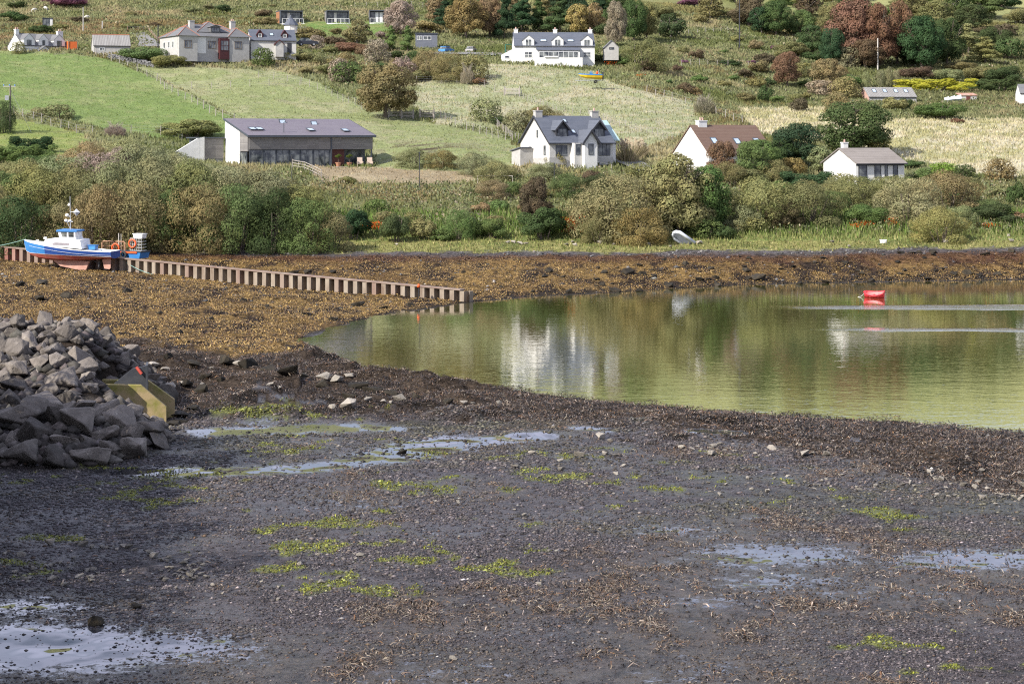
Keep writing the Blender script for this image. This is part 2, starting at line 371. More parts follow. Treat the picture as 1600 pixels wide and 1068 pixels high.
def mud_zone(px, d, X, z):
    py = rowof(d, z); D, Z = kd(px)
    n1 = fbm(X/6, d/6, 21, 4); n2 = fbm(X/1.2, d/1.2, 22, 4); n3 = fbm(X/14, d/14, 23, 3)
    c = np.zeros(px.shape+(3,)); c[:] = (.060, .050, .050)
    c = lerp(c, (.060, .048, .038), sstep(-.1, .25, n1+n2*.6)); c = lerp(c, (.05, .050, .028), sstep(.05, .3, n3+n2*.5)*.6)
    inner = np.interp(px, [200, 260, 600, 1000, 1200, 1400, 1600, 2000], [89, 90, 91, 87, 81, 75, 70, 60])+n1*20+n2*14
    outer = np.where(px < 475, D[5]-9+n1*26+n2*10, D[5]+6)
    bar = sstep(0, 4, d-inner)*(1-sstep(-2, 3, d-outer))
    dry = sstep(.08, .22, fbm(X/3, d/4.5, 31, 4)+.16*np.exp(-((px-1480)/260)**2-((py-850)/60)**2)+.13*np.exp(-((px-1000)/240)**2-((py-900)/70)**2)+.005+.05*sstep(850, 1200, px)-.12*(px < 330))*(1-bar)*(d < 105)
    c = lerp(c, (.050, .037, .027), bar*.95); c = lerp(c, (.085, .062, .044), bar*sstep(.0, .3, n2+n3*.5)*.7); c = lerp(c, (.020, .017, .014), bar*sstep(.0, .2, -n1-n2*.6)*.85)
    c = lerp(c, (.066, .047, .032), dry*.5)
    fin = np.where(px < 475, D[5]-9+n1*26+n2*10, D[7]-1)
    fw = sstep(-1, 3, d-fin)*(1-sstep(-2.5, 1, d-D[9]-n2*3))
    oc = lerp(np.zeros(c.shape)+np.array((.20, .128, .048)), (.12, .075, .034), sstep(-.1, .2, n1+n2*.8))
    oc = lerp(oc, (.036, .026, .02), sstep(-.02, .14, fbm(X/1.6, d/3.2, 41, 4)+.12*sstep(0, 6, 8-(d-fin))))
    oc = lerp(oc, (.085, .042, .026), (1-sstep(1.5, 6, D[9]-d+n1*8))*.8)
    c = lerp(c, oc, fw)
    gp = sstep(-1.5, .8, d-D[9]-n2*3); c = lerp(c, (.11, .10, .10), gp*np.clip(.6+2*n2, 0, 1)); peb = np.clip(.5+2.5*n1, 0, 1)*gp*(1-sstep(1.5, 4, d-D[9]-n2*4))
    st = sstep(1.5, 4, d-D[9]-n2*4-n1*5)
    sc_ = lerp(np.zeros(c.shape)+np.array((.24, .23, .085)), (.13, .15, .05), sstep(-.05, .25, n1+n2*.7))
    c = lerp(c, sc_, st)
    al = np.zeros(px.shape); wet = np.zeros(px.shape)
    for a, b, rx, ry, s in ALGAE: al = np.maximum(al, s*np.exp(-(((px-a)/(rx*1.7))**2+((py-b)/(ry*1.9))**2)*.8))
    al = sstep(.50, .86, al*.80+2.3*n2+.9*fbm(X/.45, d/.9, 51, 3)-.10)*(al > .12)
    c = lerp(c, (.115, .125, .024), al*.8)
    for a, b, rx, ry, s in WET: wet = np.maximum(wet, s*np.exp(-(((px-a)/rx)**2+((py-b)/ry)**2)*.7))
    wet = wet+.35*n1*(wet > .2)
    wet = np.where((d < 88) & (bar < .4), np.maximum(wet, .36+.9*n1+.6*n2), wet)
    for P, hw in STREAMS:
        q = polydist(px, py, P, 5.5)/(hw*11.5); wet = np.maximum(wet, 1.25-.5*q**1.5)
    wet = np.where(d > 112, .25*(n1 > .1), wet)
    edge = np.where(px > 470, np.exp(-((d-D[5])/2.0)**2)+np.exp(-((d-D[7])/2.5)**2), 0)
    c = lerp(c, (.035, .03, .024), np.clip(edge, 0, 1)*.8)
    matte = np.maximum(fw, bar*.9)*(wet < .6); matte = np.maximum(matte, gp); wet = np.where(matte > .3, np.minimum(wet, .3)-.9*matte, wet)
    return c, np.clip(wet, -.6, 1.3), dict(bar=bar, dry=dry, fw=fw, st=st, al=al, py=py, peb=peb)

FIELD1 = [(-400, 86), (0, 81), (100, 84), (160, 89), (205, 106), (300, 150), (405, 208), (340, 222), (250, 212), (180, 205), (110, 188), (25, 178), (-400, 170)]
FIELD2 = [(210, 105), (330, 108), (430, 112), (500, 130), (560, 165), (640, 186), (720, 200), (790, 214), (830, 250), (760, 268), (590, 262), (580, 215), (420, 210), (300, 148)]
FIELD3 = [(-200, 182), (30, 186), (100, 200), (140, 215), (120, 242), (60, 246), (-200, 250)]
LAWN = [(400, 35), (600, 33), (625, 45), (590, 55), (510, 56), (470, 40), (400, 38)]
TAN = [(1150, 168), (1290, 168), (1400, 186), (1500, 186), (1900, 182), (1900, 275), (1560, 275), (1420, 250), (1280, 220), (1180, 205)]
PALE = [(655, 128), (780, 100), (930, 108), (960, 132), (1080, 160), (1100, 200), (1000, 235), (960, 215), (830, 200), (760, 200), (690, 195), (640, 160)]
TERR = [(480, 258), (600, 262), (730, 268), (748, 285), (620, 288), (500, 285)]
def hill_zone(px, d, X, z):
    py = rowof(d, z); n1 = fbm(X/12, d/12, 61, 4); n2 = fbm(X/2.2, d/2.2, 62, 4); n3 = fbm(X/40, d/40, 63, 3)
    jx = px+n2*26; jy = py+n1*9+n2*7
    c = np.zeros(px.shape+(3,)); c[:] = (.165, .178, .09)
    c = lerp(c, (.25, .222, .13), sstep(.0, .3, n1+n2*.4)); c = lerp(c, (.105, .125, .045), sstep(.02, .25, -n1+n2*.6))
    c = lerp(c, (.19, .12, .065), sstep(.1, .3, n3+n2*.5)*sstep(250, 330, d)*.6)
    rough = np.ones(px.shape)
    bank = (1-sstep(236, 262, d+n1*12)); c = lerp(c, (.13, .14, .055), bank*.7); c = lerp(c, (.18, .14, .07), bank*sstep(0, .25, n1+n2*.6)*.8)
    top = sstep(470, 560, d); c = lerp(c, lerp(np.zeros(c.shape)+np.array((.25, .25, .105)), (.17, .185, .07), sstep(-.1, .2, n3)), top)
    low = (1-sstep(209, 219, d+n2*6)); c = lerp(c, (.14, .19, .05), low*.8)
    def put(P, col, col2, k=1.0, r=.15):
        nonlocal c, rough
        m = inpoly(jx, jy, P); q = lerp(np.zeros(c.shape)+np.array(col), col2, sstep(-.12, .25, n1*.6+n2))
        c = np.where(m[..., None], c+(q-c)*k, c); rough = np.where(m, r, rough)
    put(PALE, (.235, .25, .135), (.32, .30, .20), .95, .45)
    put(FIELD2, (.195, .22, .095), (.25, .25, .135), 1, .18)
    put(FIELD1, (.14, .19, .06), (.185, .215, .085), 1, .12)
    put(FIELD3, (.17, .21, .06), (.21, .225, .08), 1, .12)
    put(LAWN, (.12, .18, .05), (.18, .20, .07), 1, .05)
    put(TAN, (.43, .39, .275), (.30, .29, .155), .95, .7)
    put(TERR, (.25, .20, .125), (.30, .25, .16), 1, .25)
    hi = sstep(1180, 1300, px)*sstep(350, 380, d)*(1-sstep(450, 520, d)); c = lerp(c, (.11, .115, .05), hi*.5)
    er = np.exp(-((px-660)/70)**2-((py-232)/9)**2)*sstep(.05, .2, n2+n1); c = lerp(c, (.06, .045, .03), er)
    return c, rough, py

PXC = np.concatenate([np.arange(-700, -40, 14.), np.arange(-40, 1640, 3.), np.arange(1640, 2301, 14.)])
SEG = [10, 120, 44, 22, 26, 22, 12, 22, 26, 26, 40, 36, 20, 40, 44, 44, 34, 40, 40, 44, 8]
def grid(k0, k1):
    s = np.concatenate([k+np.arange(SEG[k])/SEG[k] for k in range(k0, k1)]+[[k1]])
    D, _ = kd(PXC); rows = []
    for t in s:
        k = min(int(t), NK-2); f = t-k; rows.append(D[k]*(1-f)+D[k+1]*f)
    d = np.array(rows); px = np.broadcast_to(PXC, d.shape)
    z = np.array([tz(PXC, r) for r in d]); X = (px-800)/F*d
    nr, nc = d.shape; i = (np.arange(nr-1)[:, None]*nc+np.arange(nc-1)).ravel()
    Fc = np.stack([i, i+1, i+nc+1, i+nc], 1)
    return px, d, X, z, Fc
def mud_mat():
    m, n, p = nodes('mud_and_shore')
    a = N(n, 'ShaderNodeAttribute'); a.attribute_name = 'cov'; wa = N(n, 'ShaderNodeAttribute'); wa.attribute_name = 'wet'
    f1 = noise(n, 2.2, 8, rough=.7); f2 = noise(n, 9, 6, rough=.7); f3 = noise(n, 34, 3)
    v = math_(n, 'ADD', math_(n, 'ADD', mrange(n, f2, .3, .72, .2, 1.5), mrange(n, f3, .3, .7, -.6, .65)), mrange(n, noise(n, 1.5, 6, rough=.75), .36, .64, -.5, .55)); v = math_(n, 'MAXIMUM', v, .08)
    cc = N(n, 'ShaderNodeCombineColor')
    for i in range(3): n.links.new(v, cc.inputs[i])
    b = mixc(n, 1.0, a.outputs['Color'], cc.outputs[0], 'MULTIPLY')
    wv = math_(n, 'ADD', wa.outputs['Fac'], math_(n, 'MULTIPLY', math_(n, 'SUBTRACT', f1, .5), 1.5))
    wv = math_(n, 'ADD', wv, math_(n, 'MULTIPLY', math_(n, 'SUBTRACT', f2, .5), .8))
    wm = mrange(n, wv, .54, .92, 0, 1); damp = mrange(n, wv, .12, .55, 0, 1)
    b = mixc(n, wm, b, (.030, .030, .033)); n.links.new(b, p.inputs['Base Color'])
    n.links.new(math_(n, 'MAXIMUM', math_(n, 'SUBTRACT', mrange(n, damp, 0, 1, .62, .30), math_(n, 'MULTIPLY', wm, .27)), mrange(n, wa.outputs['Fac'], -.5, 0, .9, 0)), p.inputs['Roughness']); n.links.new(math_(n, 'MULTIPLY', mrange(n, wa.outputs['Fac'], -.5, 0, .2, 1), mrange(n, damp, 0, 1, .14, .55)), p.inputs['Specular IOR Level'])
    h = math_(n, 'ADD', f2, math_(n, 'MULTIPLY', f3, .5))
    bump(n, p, h, mrange(n, wm, 0, .9, .9, .0), .10)
    return m
px, d, X, z, Fc = grid(0, 10)
MV = np.stack([X, d, z], -1).reshape(-1, 3)
cz, wz, _ = mud_zone(px.ravel(), d.ravel(), X.ravel(), z.ravel())
me = npmesh('mudflat', MV, Fc, mud_mat(), cz, smooth=True); attr(me, 'wet', wz)
tag(link(bpy.data.objects.new('mudflat', me)), kind='structure')
px, d, X, z, Fc = grid(10, NK-1)
HV = np.stack([X, d, z], -1).reshape(-1, 3)
hz_, _, _ = hill_zone(px.ravel(), d.ravel(), X.ravel(), z.ravel())
def hill_mat():
    m, n, p = nodes('hill_turf')
    a = N(n, 'ShaderNodeAttribute'); a.attribute_name = 'cov'
    f1 = noise(n, .9, 7, rough=.7); f2 = noise(n, 4.5, 5, rough=.7)
    v = math_(n, 'ADD', mrange(n, f1, .3, .72, .55, 1.05), mrange(n, f2, .3, .7, 0, .45))
    cc = N(n, 'ShaderNodeCombineColor')
    for i in range(3): n.links.new(v, cc.inputs[i])
    n.links.new(mixc(n, 1.0, a.outputs['Color'], cc.outputs[0], 'MULTIPLY'), p.inputs['Base Color'])
    p.inputs['Roughness'].default_value = .95; p.inputs['Specular IOR Level'].default_value = .1
    bump(n, p, math_(n, 'ADD', f1, math_(n, 'MULTIPLY', f2, .5)), .8, .5)
    return m
tag(npobj('hillside', HV, Fc, hill_mat(), hz_, smooth=True), kind='structure')

# ---------------------------------------------------------------- water
def water_mat():
    m, n, p = nodes('sea_water')
    g = N(n, 'ShaderNodeNewGeometry'); sp = N(n, 'ShaderNodeSeparateXYZ'); n.links.new(g.outputs['Position'], sp.inputs[0])
    p.inputs['Base Color'].default_value = (.10, .102, .03, 1); p.inputs['Roughness'].default_value = .015; p.inputs['IOR'].default_value = 1.55; p.inputs['Specular IOR Level'].default_value = .7
    r1 = noise(n, .9, 3, 'Object', (.5, 1, 1)); r2 = noise(n, 3.4, 2, 'Object', (.55, 1, 1)); r3 = noise(n, .16, 2, 'Object', (.5, 1, 1))
    h = math_(n, 'ADD', math_(n, 'ADD', math_(n, 'MULTIPLY', r1, .0065), math_(n, 'MULTIPLY', r2, .0035)), math_(n, 'MULTIPLY', r3, .007))
    # two cat's paws of wind on the outer bay
    bx = math_(n, 'POWER', mrange(n, sp.outputs[0], 20, 42, 0, 1), 1.6); wob = math_(n, 'MULTIPLY', math_(n, 'SUBTRACT', noise(n, .25, 3, 'Object', (.35, 1, 1)), .5), 5)
    yy = math_(n, 'ADD', sp.outputs[1], wob)
    def band(y0, hw):
        return mrange(n, math_(n, 'ABSOLUTE', math_(n, 'SUBTRACT', yy, y0)), hw*.1, hw, 1, 0)
    bm_ = math_(n, 'MULTIPLY', math_(n, 'MAXIMUM', band(158.5, 2.3), band(140.2, 1.6)), bx)
    bm_ = math_(n, 'MULTIPLY', bm_, mrange(n, noise(n, 2.2, 4, 'Object', (.4, 1.2, 1)), .3, .62, .35, 1))
    h = math_(n, 'ADD', h, math_(n, 'MULTIPLY', math_(n, 'MULTIPLY', noise(n, 2.6, 3, 'Object', (.8, 1, 1)), .42), bm_))
    n.links.new(mrange(n, bm_, 0, 1, .015, .3), p.inputs['Roughness']); p.inputs['Coat Weight'].default_value = 1.0; p.inputs['Coat IOR'].default_value = 1.5; n.links.new(mrange(n, bm_, 0, 1, .015, .3), p.inputs['Coat Roughness'])
    bump(n, p, h, 1.0, 1.0); n.links.new(p.inputs['Normal'].links[0].from_socket, p.inputs['Coat Normal'])
    return m
mb = MB(); xs = [-40, 10, 60, 150]; ys = [70, 105, 140, 175, 205]
for i in range(3):
    for j in range(4): mb.add([(xs[i], ys[j], 0), (xs[i+1], ys[j], 0), (xs[i+1], ys[j+1], 0), (xs[i], ys[j+1], 0)], [(0, 1, 2, 3)])
tag(mb.obj('water', water_mat()), kind='structure')

# ---------------------------------------------------------------- uncountable cover: pebbles, weed, grass, scrub
def sample(n, p0, p1, d0, d1):
    px = rng.uniform(p0, p1, n); d = np.sqrt(rng.uniform(d0*d0, d1*d1, n)); return px, d
def lumps(name, X, d, z, r, col, mat_, flat=.65):
    n = len(X); V = np.array([(1, 0, 0), (.31, .95, 0), (-.81, .59, 0), (-.81, -.59, 0), (.31, -.95, 0), (.05, .1, 1), (0, 0, -1)])
    Fc = np.array([(0, 1, 5), (1, 2, 5), (2, 3, 5), (3, 4, 5), (4, 0, 5), (1, 0, 6), (2, 1, 6), (3, 2, 6), (4, 3, 6), (0, 4, 6)])
    v = V[None]*(1+rng.uniform(-.3, .3, (n, 7, 3))); a = rng.uniform(0, 6.28, n)
    x = v[..., 0]*np.cos(a)[:, None]-v[..., 1]*np.sin(a)[:, None]; y = v[..., 0]*np.sin(a)[:, None]+v[..., 1]*np.cos(a)[:, None]
    k = rng.uniform(.7, 1.5, (n, 1))
    P = np.stack([X[:, None]+x*r[:, None]*k, d[:, None]+y*r[:, None], z[:, None]+(v[..., 2]*flat+.1)*r[:, None]], -1)
    f = (Fc[None]+np.arange(n)[:, None, None]*7).reshape(-1, 3)
    return npobj(name, P.reshape(-1, 3), f, mat_, np.repeat(col, 7, 0), smooth=False)
def fronds(name, X, d, z, L, wd, col, mat_, arch=.35):
    n = len(X); a = rng.uniform(0, 6.28, n); bend = rng.uniform(-.7, .7, n); ar = arch*rng.uniform(.2, 1.3, n)
    dx, dy = np.cos(a), np.sin(a); ex, ey = np.cos(a+bend), np.sin(a+bend)
    p0 = np.stack([X, d, z-.02], -1); p1 = p0+np.stack([dx*L*.5, dy*L*.5, ar*L+.02], -1); p2 = p1+np.stack([ex*L*.5, ey*L*.5, -ar*L*rng.uniform(.3, 1.1, n)], -1)
    s = np.stack([-dy, dx, rng.uniform(-.5, .5, n)], -1)*(wd[:, None]/2)
    P = np.stack([p0-s*.6, p0+s*.6, p1+s, p1-s, p2+s*.5, p2-s*.5], 1)
    f = (np.array([(0, 1, 2, 3), (3, 2, 4, 5)])[None]+np.arange(n)[:, None, None]*6).reshape(-1, 4)
    return npobj(name, P.reshape(-1, 3), f, mat_, np.repeat(col, 6, 0))
def blades(name, X, d, z, H, wd, col, mat_, lean=.45):
    n = len(X); a = rng.uniform(0, 6.28, n); l = lean*rng.uniform(.1, 1.2, n)
    b = rng.uniform(-.7, .7, n)
    p = np.stack([X, d, z-.05], -1); s = np.stack([np.cos(b), np.sin(b), 0*b], -1)*wd[:, None]/2
    tip = p+np.stack([np.cos(a)*l*H, np.sin(a)*l*H, H], -1)
    P = np.stack([p-s, p+s, tip], 1); f = np.arange(3*n).reshape(-1, 3)
    return npobj(name, P.reshape(-1, 3), f, mat_, np.repeat(col, 3, 0))
def leafs(name, X, d, z, S, col, mat_):
    n = len(X); t = rng.normal(size=(n, 3)); t[:, 2] = np.abs(t[:, 2])+.4; t /= np.linalg.norm(t, axis=1)[:, None]
    q = np.cross(t, rng.normal(size=(n, 3))); q /= np.linalg.norm(q, axis=1)[:, None]
    p = np.stack([X, d, z], -1); t *= S[:, None]; q *= S[:, None]*.32
    P = np.stack([p-t*.5, p+q*.9, p+t*.5, p-q*.9], 1); f = np.arange(4*n).reshape(-1, 4)
    return npobj(name, P.reshape(-1, 3), f, mat_, np.repeat(col, 4, 0))
def jit(c, n, v=.35): return np.clip(np.asarray(c)*(1+rng.normal(0, v, (n, 1)))*(1+rng.normal(0, .025, (n, 3))), .004, .9)
def mixcols(cols, wts, n, v=.3):
    i = rng.choice(len(cols), n, p=np.array(wts)/sum(wts)); return jit(np.array(cols)[i], n, v)
PEBM = cov_mat('wet_pebbles', .5, spec=.25); WEEDM = cov_mat('seaweed_fronds', .55, spec=.28); DRYW = cov_mat('tide_weed', .6, spec=.3)
GRASSM = cov_mat('grass_blades', .8, .25, .1); ALGM = cov_mat('green_algae', .7, .1, .2)

px, d = rng.uniform(-240, 1840, 510000), rng.uniform(44.5, 94, 510000)
X = (px-800)/F*d; z = tz(px, d); _, wv, zn = mud_zone(px, d, X, z)
cz, _, _ = mud_zone(px, d, X, z)
k = (rng.random(len(px)) < np.clip(1.0-.95*np.maximum(wv, 0)-.55*zn['bar']-.5*zn['dry'], .05, 1)*np.clip(.62+2.4*fbm(X/2.6, d/3.6, 77, 4), .12, 1)) & (zn['fw'] < .4) & (mound(X, d) < .3)
px, d, X, z, cz = px[k], d[k], X[k], z[k], cz[k]; n = len(X)
own = (rng.random(n) < .8)[:, None]; pc = np.where(own, cz*np.exp(rng.normal(-.05, .55, (n, 1))), mixcols([(.045, .042, .045), (.075, .066, .058), (.14, .13, .12), (.11, .07, .045), (.34, .32, .29)], [60, 26, 5, 8, .8], n))
tag(lumps('mud_pebbles', X, d, z, np.minimum(rng.lognormal(-3.55, .48, n), .075)*d/56, np.clip(pc, .006, .8), PEBM, .55), kind='stuff')
# brown weed on the near bar and in drifts over the mud
px, d = sample(370000, -240, 1840, 46, 134)
X = (px-800)/F*d; z = tz(px, d); _, wv, zn = mud_zone(px, d, X, z)
cl = fbm(X/.9, d/.9, 78, 3)
k = (rng.random(len(px)) < np.clip(zn['bar']*(.75+2.0*cl)+zn['dry']*(.25+2.4*cl)+.02, 0, 1)*np.clip(1.15-np.maximum(wv, 0), .03, 1)) & (z > -.04) & (zn['fw'] < .5) & (mound(X, d) < .5)
px, d, X, z, bar, cl = px[k], d[k], X[k], z[k], zn['bar'][k], cl[k]; n = len(X)
heap = np.clip(fbm(X/2.4, d/2.4, 79, 3), 0, 1)*.9*bar
colr = mixcols([(.022, .018, .015), (.058, .041, .029), (.125, .092, .064), (.24, .195, .15), (.115, .062, .03)], [40, 26, 15, 8, 11], n)
dk = sstep(.02, .2, fbm(X/3, d/3, 80, 3))[:, None]*bar[:, None]; colr = colr*(1-.5*dk)*1.2
tag(fronds('seaweed', X, d, z+heap*rng.random(n), rng.uniform(.12, .34, n), rng.uniform(.018, .045, n), colr, WEEDM, .28), kind='stuff')
# strands of weed stranded in drifts on the open mud
px, d = sample(450000, 300, 1840, 45, 84)
X = (px-800)/F*d; z = tz(px, d); _, wv, zn = mud_zone(px, d, X, z)
cl = fbm(X/.8, d/1.2, 178, 3)
k = (rng.random(len(px)) < np.clip((zn['dry']*1.1+.35*zn['bar']*(px > 900))*(.18+3.2*cl), 0, 1)*np.clip(1.1-np.maximum(wv, 0), .05, 1)) & (zn['fw'] < .5)
px, d, X, z, cl = px[k], d[k], X[k], z[k], cl[k]; n = len(X)
tag(fronds('stranded_weed', X, d, z+.10*np.clip(cl, 0, 1)*rng.random(n), rng.uniform(.10, .27, n), rng.uniform(.014, .032, n), mixcols([(.05, .038, .027), (.12, .086, .058), (.235, .19, .14), (.125, .072, .036)], [26, 34, 18, 12], n), WEEDM, .2), kind='stuff')
# green algae on the mud
px, d = sample(260000, -50, 1650, 46, 100)
X = (px-800)/F*d; z = tz(px, d); _, wv, zn = mud_zone(px, d, X, z)
k = (rng.random(len(px)) < zn['al']*.75) & (mound(X, d) < .2); px, d, X, z = px[k], d[k], X[k], z[k]; n = len(X)
tag(fronds('green_algae', X, d, z+.01, rng.uniform(.06, .16, n), rng.uniform(.02, .05, n), mixcols([(.17, .18, .022), (.11, .125, .02), (.24, .235, .045), (.09, .07, .03)], [5, 5, 2, 3], n, .25), ALGM, .35), kind='stuff')
# yellow-brown wrack on the far shore
px, d = sample(480000, -160, 1780, 112, 203)
X = (px-800)/F*d; z = tz(px, d); _, wv, zn = mud_zone(px, d, X, z)
cl = fbm(X/1.5, d/2.6, 81, 4)
k = (rng.random(len(px)) < zn['fw']*np.clip(.55+1.6*cl, .05, 1)) & (z > .02) & (mound(X, d) < .4); px, d, X, z, cl = px[k], d[k], X[k], z[k], cl[k]; n = len(X)
red = (1-sstep(1.5, 6, kd(px)[0][9]-d+5*fbm(X/5, d/5, 99, 3)))[:, None]
colr = mixcols([(.28, .178, .058), (.17, .105, .04), (.04, .031, .022), (.37, .25, .09), (.11, .06, .032)], [38, 30, 30, 13, 8], n); colr = colr*(1-red*.75)+red*.75*jit((.10, .048, .026), n)
tag(fronds('bladder_wrack', X, d, z+.05*np.clip(cl, 0, 1), rng.uniform(.12, .36, n), rng.uniform(.03, .075, n), colr, DRYW, .3), kind='stuff')
px, d = sample(60000, -160, 1780, 150, 206)
X = (px-800)/F*d; z = tz(px, d); _, wv, zn = mud_zone(px, d, X, z)
k = (rng.random(len(px)) < zn['peb']*.45+zn['fw']*.022) & (z > .05); px, d, X, z = px[k], d[k], X[k], z[k]; n = len(X)
tag(lumps('shore_pebbles', X, d, z, rng.lognormal(-2.3, .45, n), mixcols([(.10, .094, .09), (.05, .046, .042), (.22, .205, .185)], [5, 7, .8], n), PEBM), kind='stuff')
# shore turf
px, d = sample(70000, -160, 1780, 192, 224)
X = (px-800)/F*d; z = tz(px, d); _, wv, zn = mud_zone(px, d, X, z)
tall = sstep(206, 214, d+3*fbm(X/4, d/4, 82, 3)); k = (rng.random(len(px)) < np.maximum(zn['st']*.9, tall)); px, d, X, z, tall = px[k], d[k], X[k], z[k], tall[k]; n = len(X)
colr = mixcols([(.22, .21, .08), (.15, .17, .05), (.30, .26, .12)], [5, 4, 2], n)*(1-tall[:, None])+tall[:, None]*mixcols([(.11, .17, .035), (.15, .20, .06), (.24, .23, .11), (.08, .12, .03)], [5, 3, 2, 3], n)
tag(blades('shore_grass', X, d, z, .10+rng.random(n)**3*.35+tall*rng.uniform(.3, 1.1, n), rng.uniform(.08, .2, n), colr, GRASSM), kind='stuff')
# rough grass, rushes and bracken over the hill
px, d = sample(520000, -170, 1790, 214, 520)
X = (px-800)/F*d; z = tz(px, d); cz, rg, py = hill_zone(px, d, X, z)
k = rng.random(len(px)) < rg*.62+.22; px, d, X, z, cz, rg = px[k], d[k], X[k], z[k], cz[k], rg[k]; n = len(X)
H = rng.uniform(.25, .75, n)*(.32+.68*rg)
cv = cz*(1.08+rng.normal(0, .16, (n, 1)))*np.array((1.04, 1.0, .92))
tag(blades('hill_grass', X, d, z, H, rng.uniform(.14, .34, n)*(.55+.45*rg)*d/300, np.clip(cv, .01, .8), GRASSM, .6), kind='stuff')
px, d = sample(420000, -170, 1790, 210, 500)
X = (px-800)/F*d; z = tz(px, d); cz, rg, py = hill_zone(px, d, X, z)
cl = fbm(X/6, d/6, 83, 4); bank = 1-sstep(238, 258, d+cl*14)
up = sstep(290, 320, d)*(rg > .9)
k = rng.random(len(px)) < np.clip((bank*1.25+up*(.24+.2*(px > 1000)))*(.35+1.7*cl+.3*bank), 0, 1)*(rg > .6); px, d, X, z, cl, bank = px[k], d[k], X[k], z[k], cl[k], bank[k]; n = len(X)
hh = rng.random(n)**.7*(.5+1.5*np.clip(cl+.15, 0, 1))*(.65+.55*bank)
colr = mixcols([(.14, .155, .065), (.19, .185, .095), (.105, .125, .052), (.20, .16, .095), (.165, .185, .10), (.27, .235, .155)], [26, 24, 14, 10, 18, 8], n, .22)
tag(leafs('scrub_cover', X, d, z+hh, rng.uniform(.22, .5, n)*d/250, colr, GRASSM), kind='stuff')

# ---------------------------------------------------------------- houses
def frame(px, py, d, th):                     # ground point and turn of a house whose near front corner stands at this bearing
    X = (px-800)/F*d; phi = math.atan((px-800)/F)
    return Vector((X, d, zy(py, d))), th*math.pi/180-phi
def fmap(face, L, D):
    if face == 'front': return lambda s, t, n: (s, -n, t)
    if face == 'left': return lambda s, t, n: (-n, s, t)
    if face == 'right': return lambda s, t, n: (L+n, s, t)
def fbox(mb, fm, s0, t0, s1, t1, n0, n1):
    c = [fm(s, t, n) for n in (n0, n1) for t in (t0, t1) for s in (s0, s1)]
    return mb.add(c, [(0, 1, 3, 2), (4, 6, 7, 5), (0, 4, 5, 1), (2, 3, 7, 6), (0, 2, 6, 4), (1, 5, 7, 3)])
def window(par, fm, s, t, w_, h, fmat=None, nx=2, ny=1, n0=0.0, fr=.07, flat=None, name='window', pmat=None):
    mb = MB(); fmat = fmat or WPAINT
    fbox(mb, fm, s, t, s+fr, t+h, n0-.06, n0+.05); fbox(mb, fm, s+w_-fr, t, s+w_, t+h, n0-.06, n0+.05)
    fbox(mb, fm, s+fr, t, s+w_-fr, t+fr, n0-.06, n0+.05); fbox(mb, fm, s+fr, t+h-fr, s+w_-fr, t+h, n0-.06, n0+.05)
    for i in range(1, nx):
        q = s+w_*i/nx; fbox(mb, fm, q-.03, t+fr, q+.03, t+h-fr, n0-.05, n0+.04)
    for i in range(1, ny):
        q = t+h*i/ny; fbox(mb, fm, s+fr, q-.03, s+w_-fr, q+.03, n0-.05, n0+.045)
    o = mb.obj(name, fmat, par)
    g = MB(); fbox(g, fm, s+fr*.5, t+fr*.5, s+w_-fr*.5, t+h-fr*.5, n0-.04, n0+.015); g.obj('pane', pmat or GLASS, flat or o)
    return o
def chimney(par, x, y, z0, z1, m=None, w_=.9, dp=.6, pots=2):
    mb = MB(); mb.box(x-w_/2, y-dp/2, z0, x+w_/2, y+dp/2, z1-.12); mb.box(x-w_/2-.06, y-dp/2-.06, z1-.12, x+w_/2+.06, y+dp/2+.06, z1)
    o = mb.obj('chimney', m or WHITE, par)
    for i in range(pots):
        q = MB(); q.tube([(x+(i-(pots-1)/2)*.36, y, z1), (x+(i-(pots-1)/2)*.36, y, z1+.38)], .13, .11, 8); q.obj('chimney_pot', CREAM if m is DARK else PINKW, o)
    return o
def gable(par, L, D, he, hr, wm, rm, ov=.25, og=.12, th=.14, base=-1.5, ridge=None):
    mb = MB(); mb.prism([(0, base), (D, base), (D, he), (D/2, hr), (0, he)], 'x', 0, L); wall = mb.obj('wall', wm, par)
    sl = (hr-he)/(D/2); e = he-ov*sl
    r = MB(); r.prism([(-ov, e+.01), (D/2, hr+.01), (D/2, hr+th+.01), (-ov, e+th+.01)], 'x', -og, L+og)
    r.prism([(D+ov, e+.01), (D/2+.002, hr+.01), (D/2+.002, hr+th+.01), (D+ov, e+th+.01)], 'x', -og, L+og)
    ro = r.obj('roof', rm, par)
    if ridge:
        q = MB(); q.tube([(-og, D/2, hr+th+.03), (L+og, D/2, hr+th+.03)], .09, n=6); q.obj('ridge', ridge, ro)
    g = MB(); g.box(-og, -ov-.10, e-.02, L+og, -ov-.003, e+.09); g.obj('gutter', DARK, ro)
    return wall, ro
def rooflight(par, D, he, hr, x, f, w_=.8, h=1.1, th=.15):
    sl = math.atan2(hr-he, D/2); c, s = math.cos(sl), math.sin(sl); y0 = f*D/2; z0 = he+f*(hr-he)+th
    def fm(a, b, n): return (x+a, y0+b*c-n*s, z0+b*s+n*c)
    return window(par, fm, -w_/2, -h/2, w_, h, ANTH, 1, 1, .04, .09, name='skylight', pmat=SKYGL)
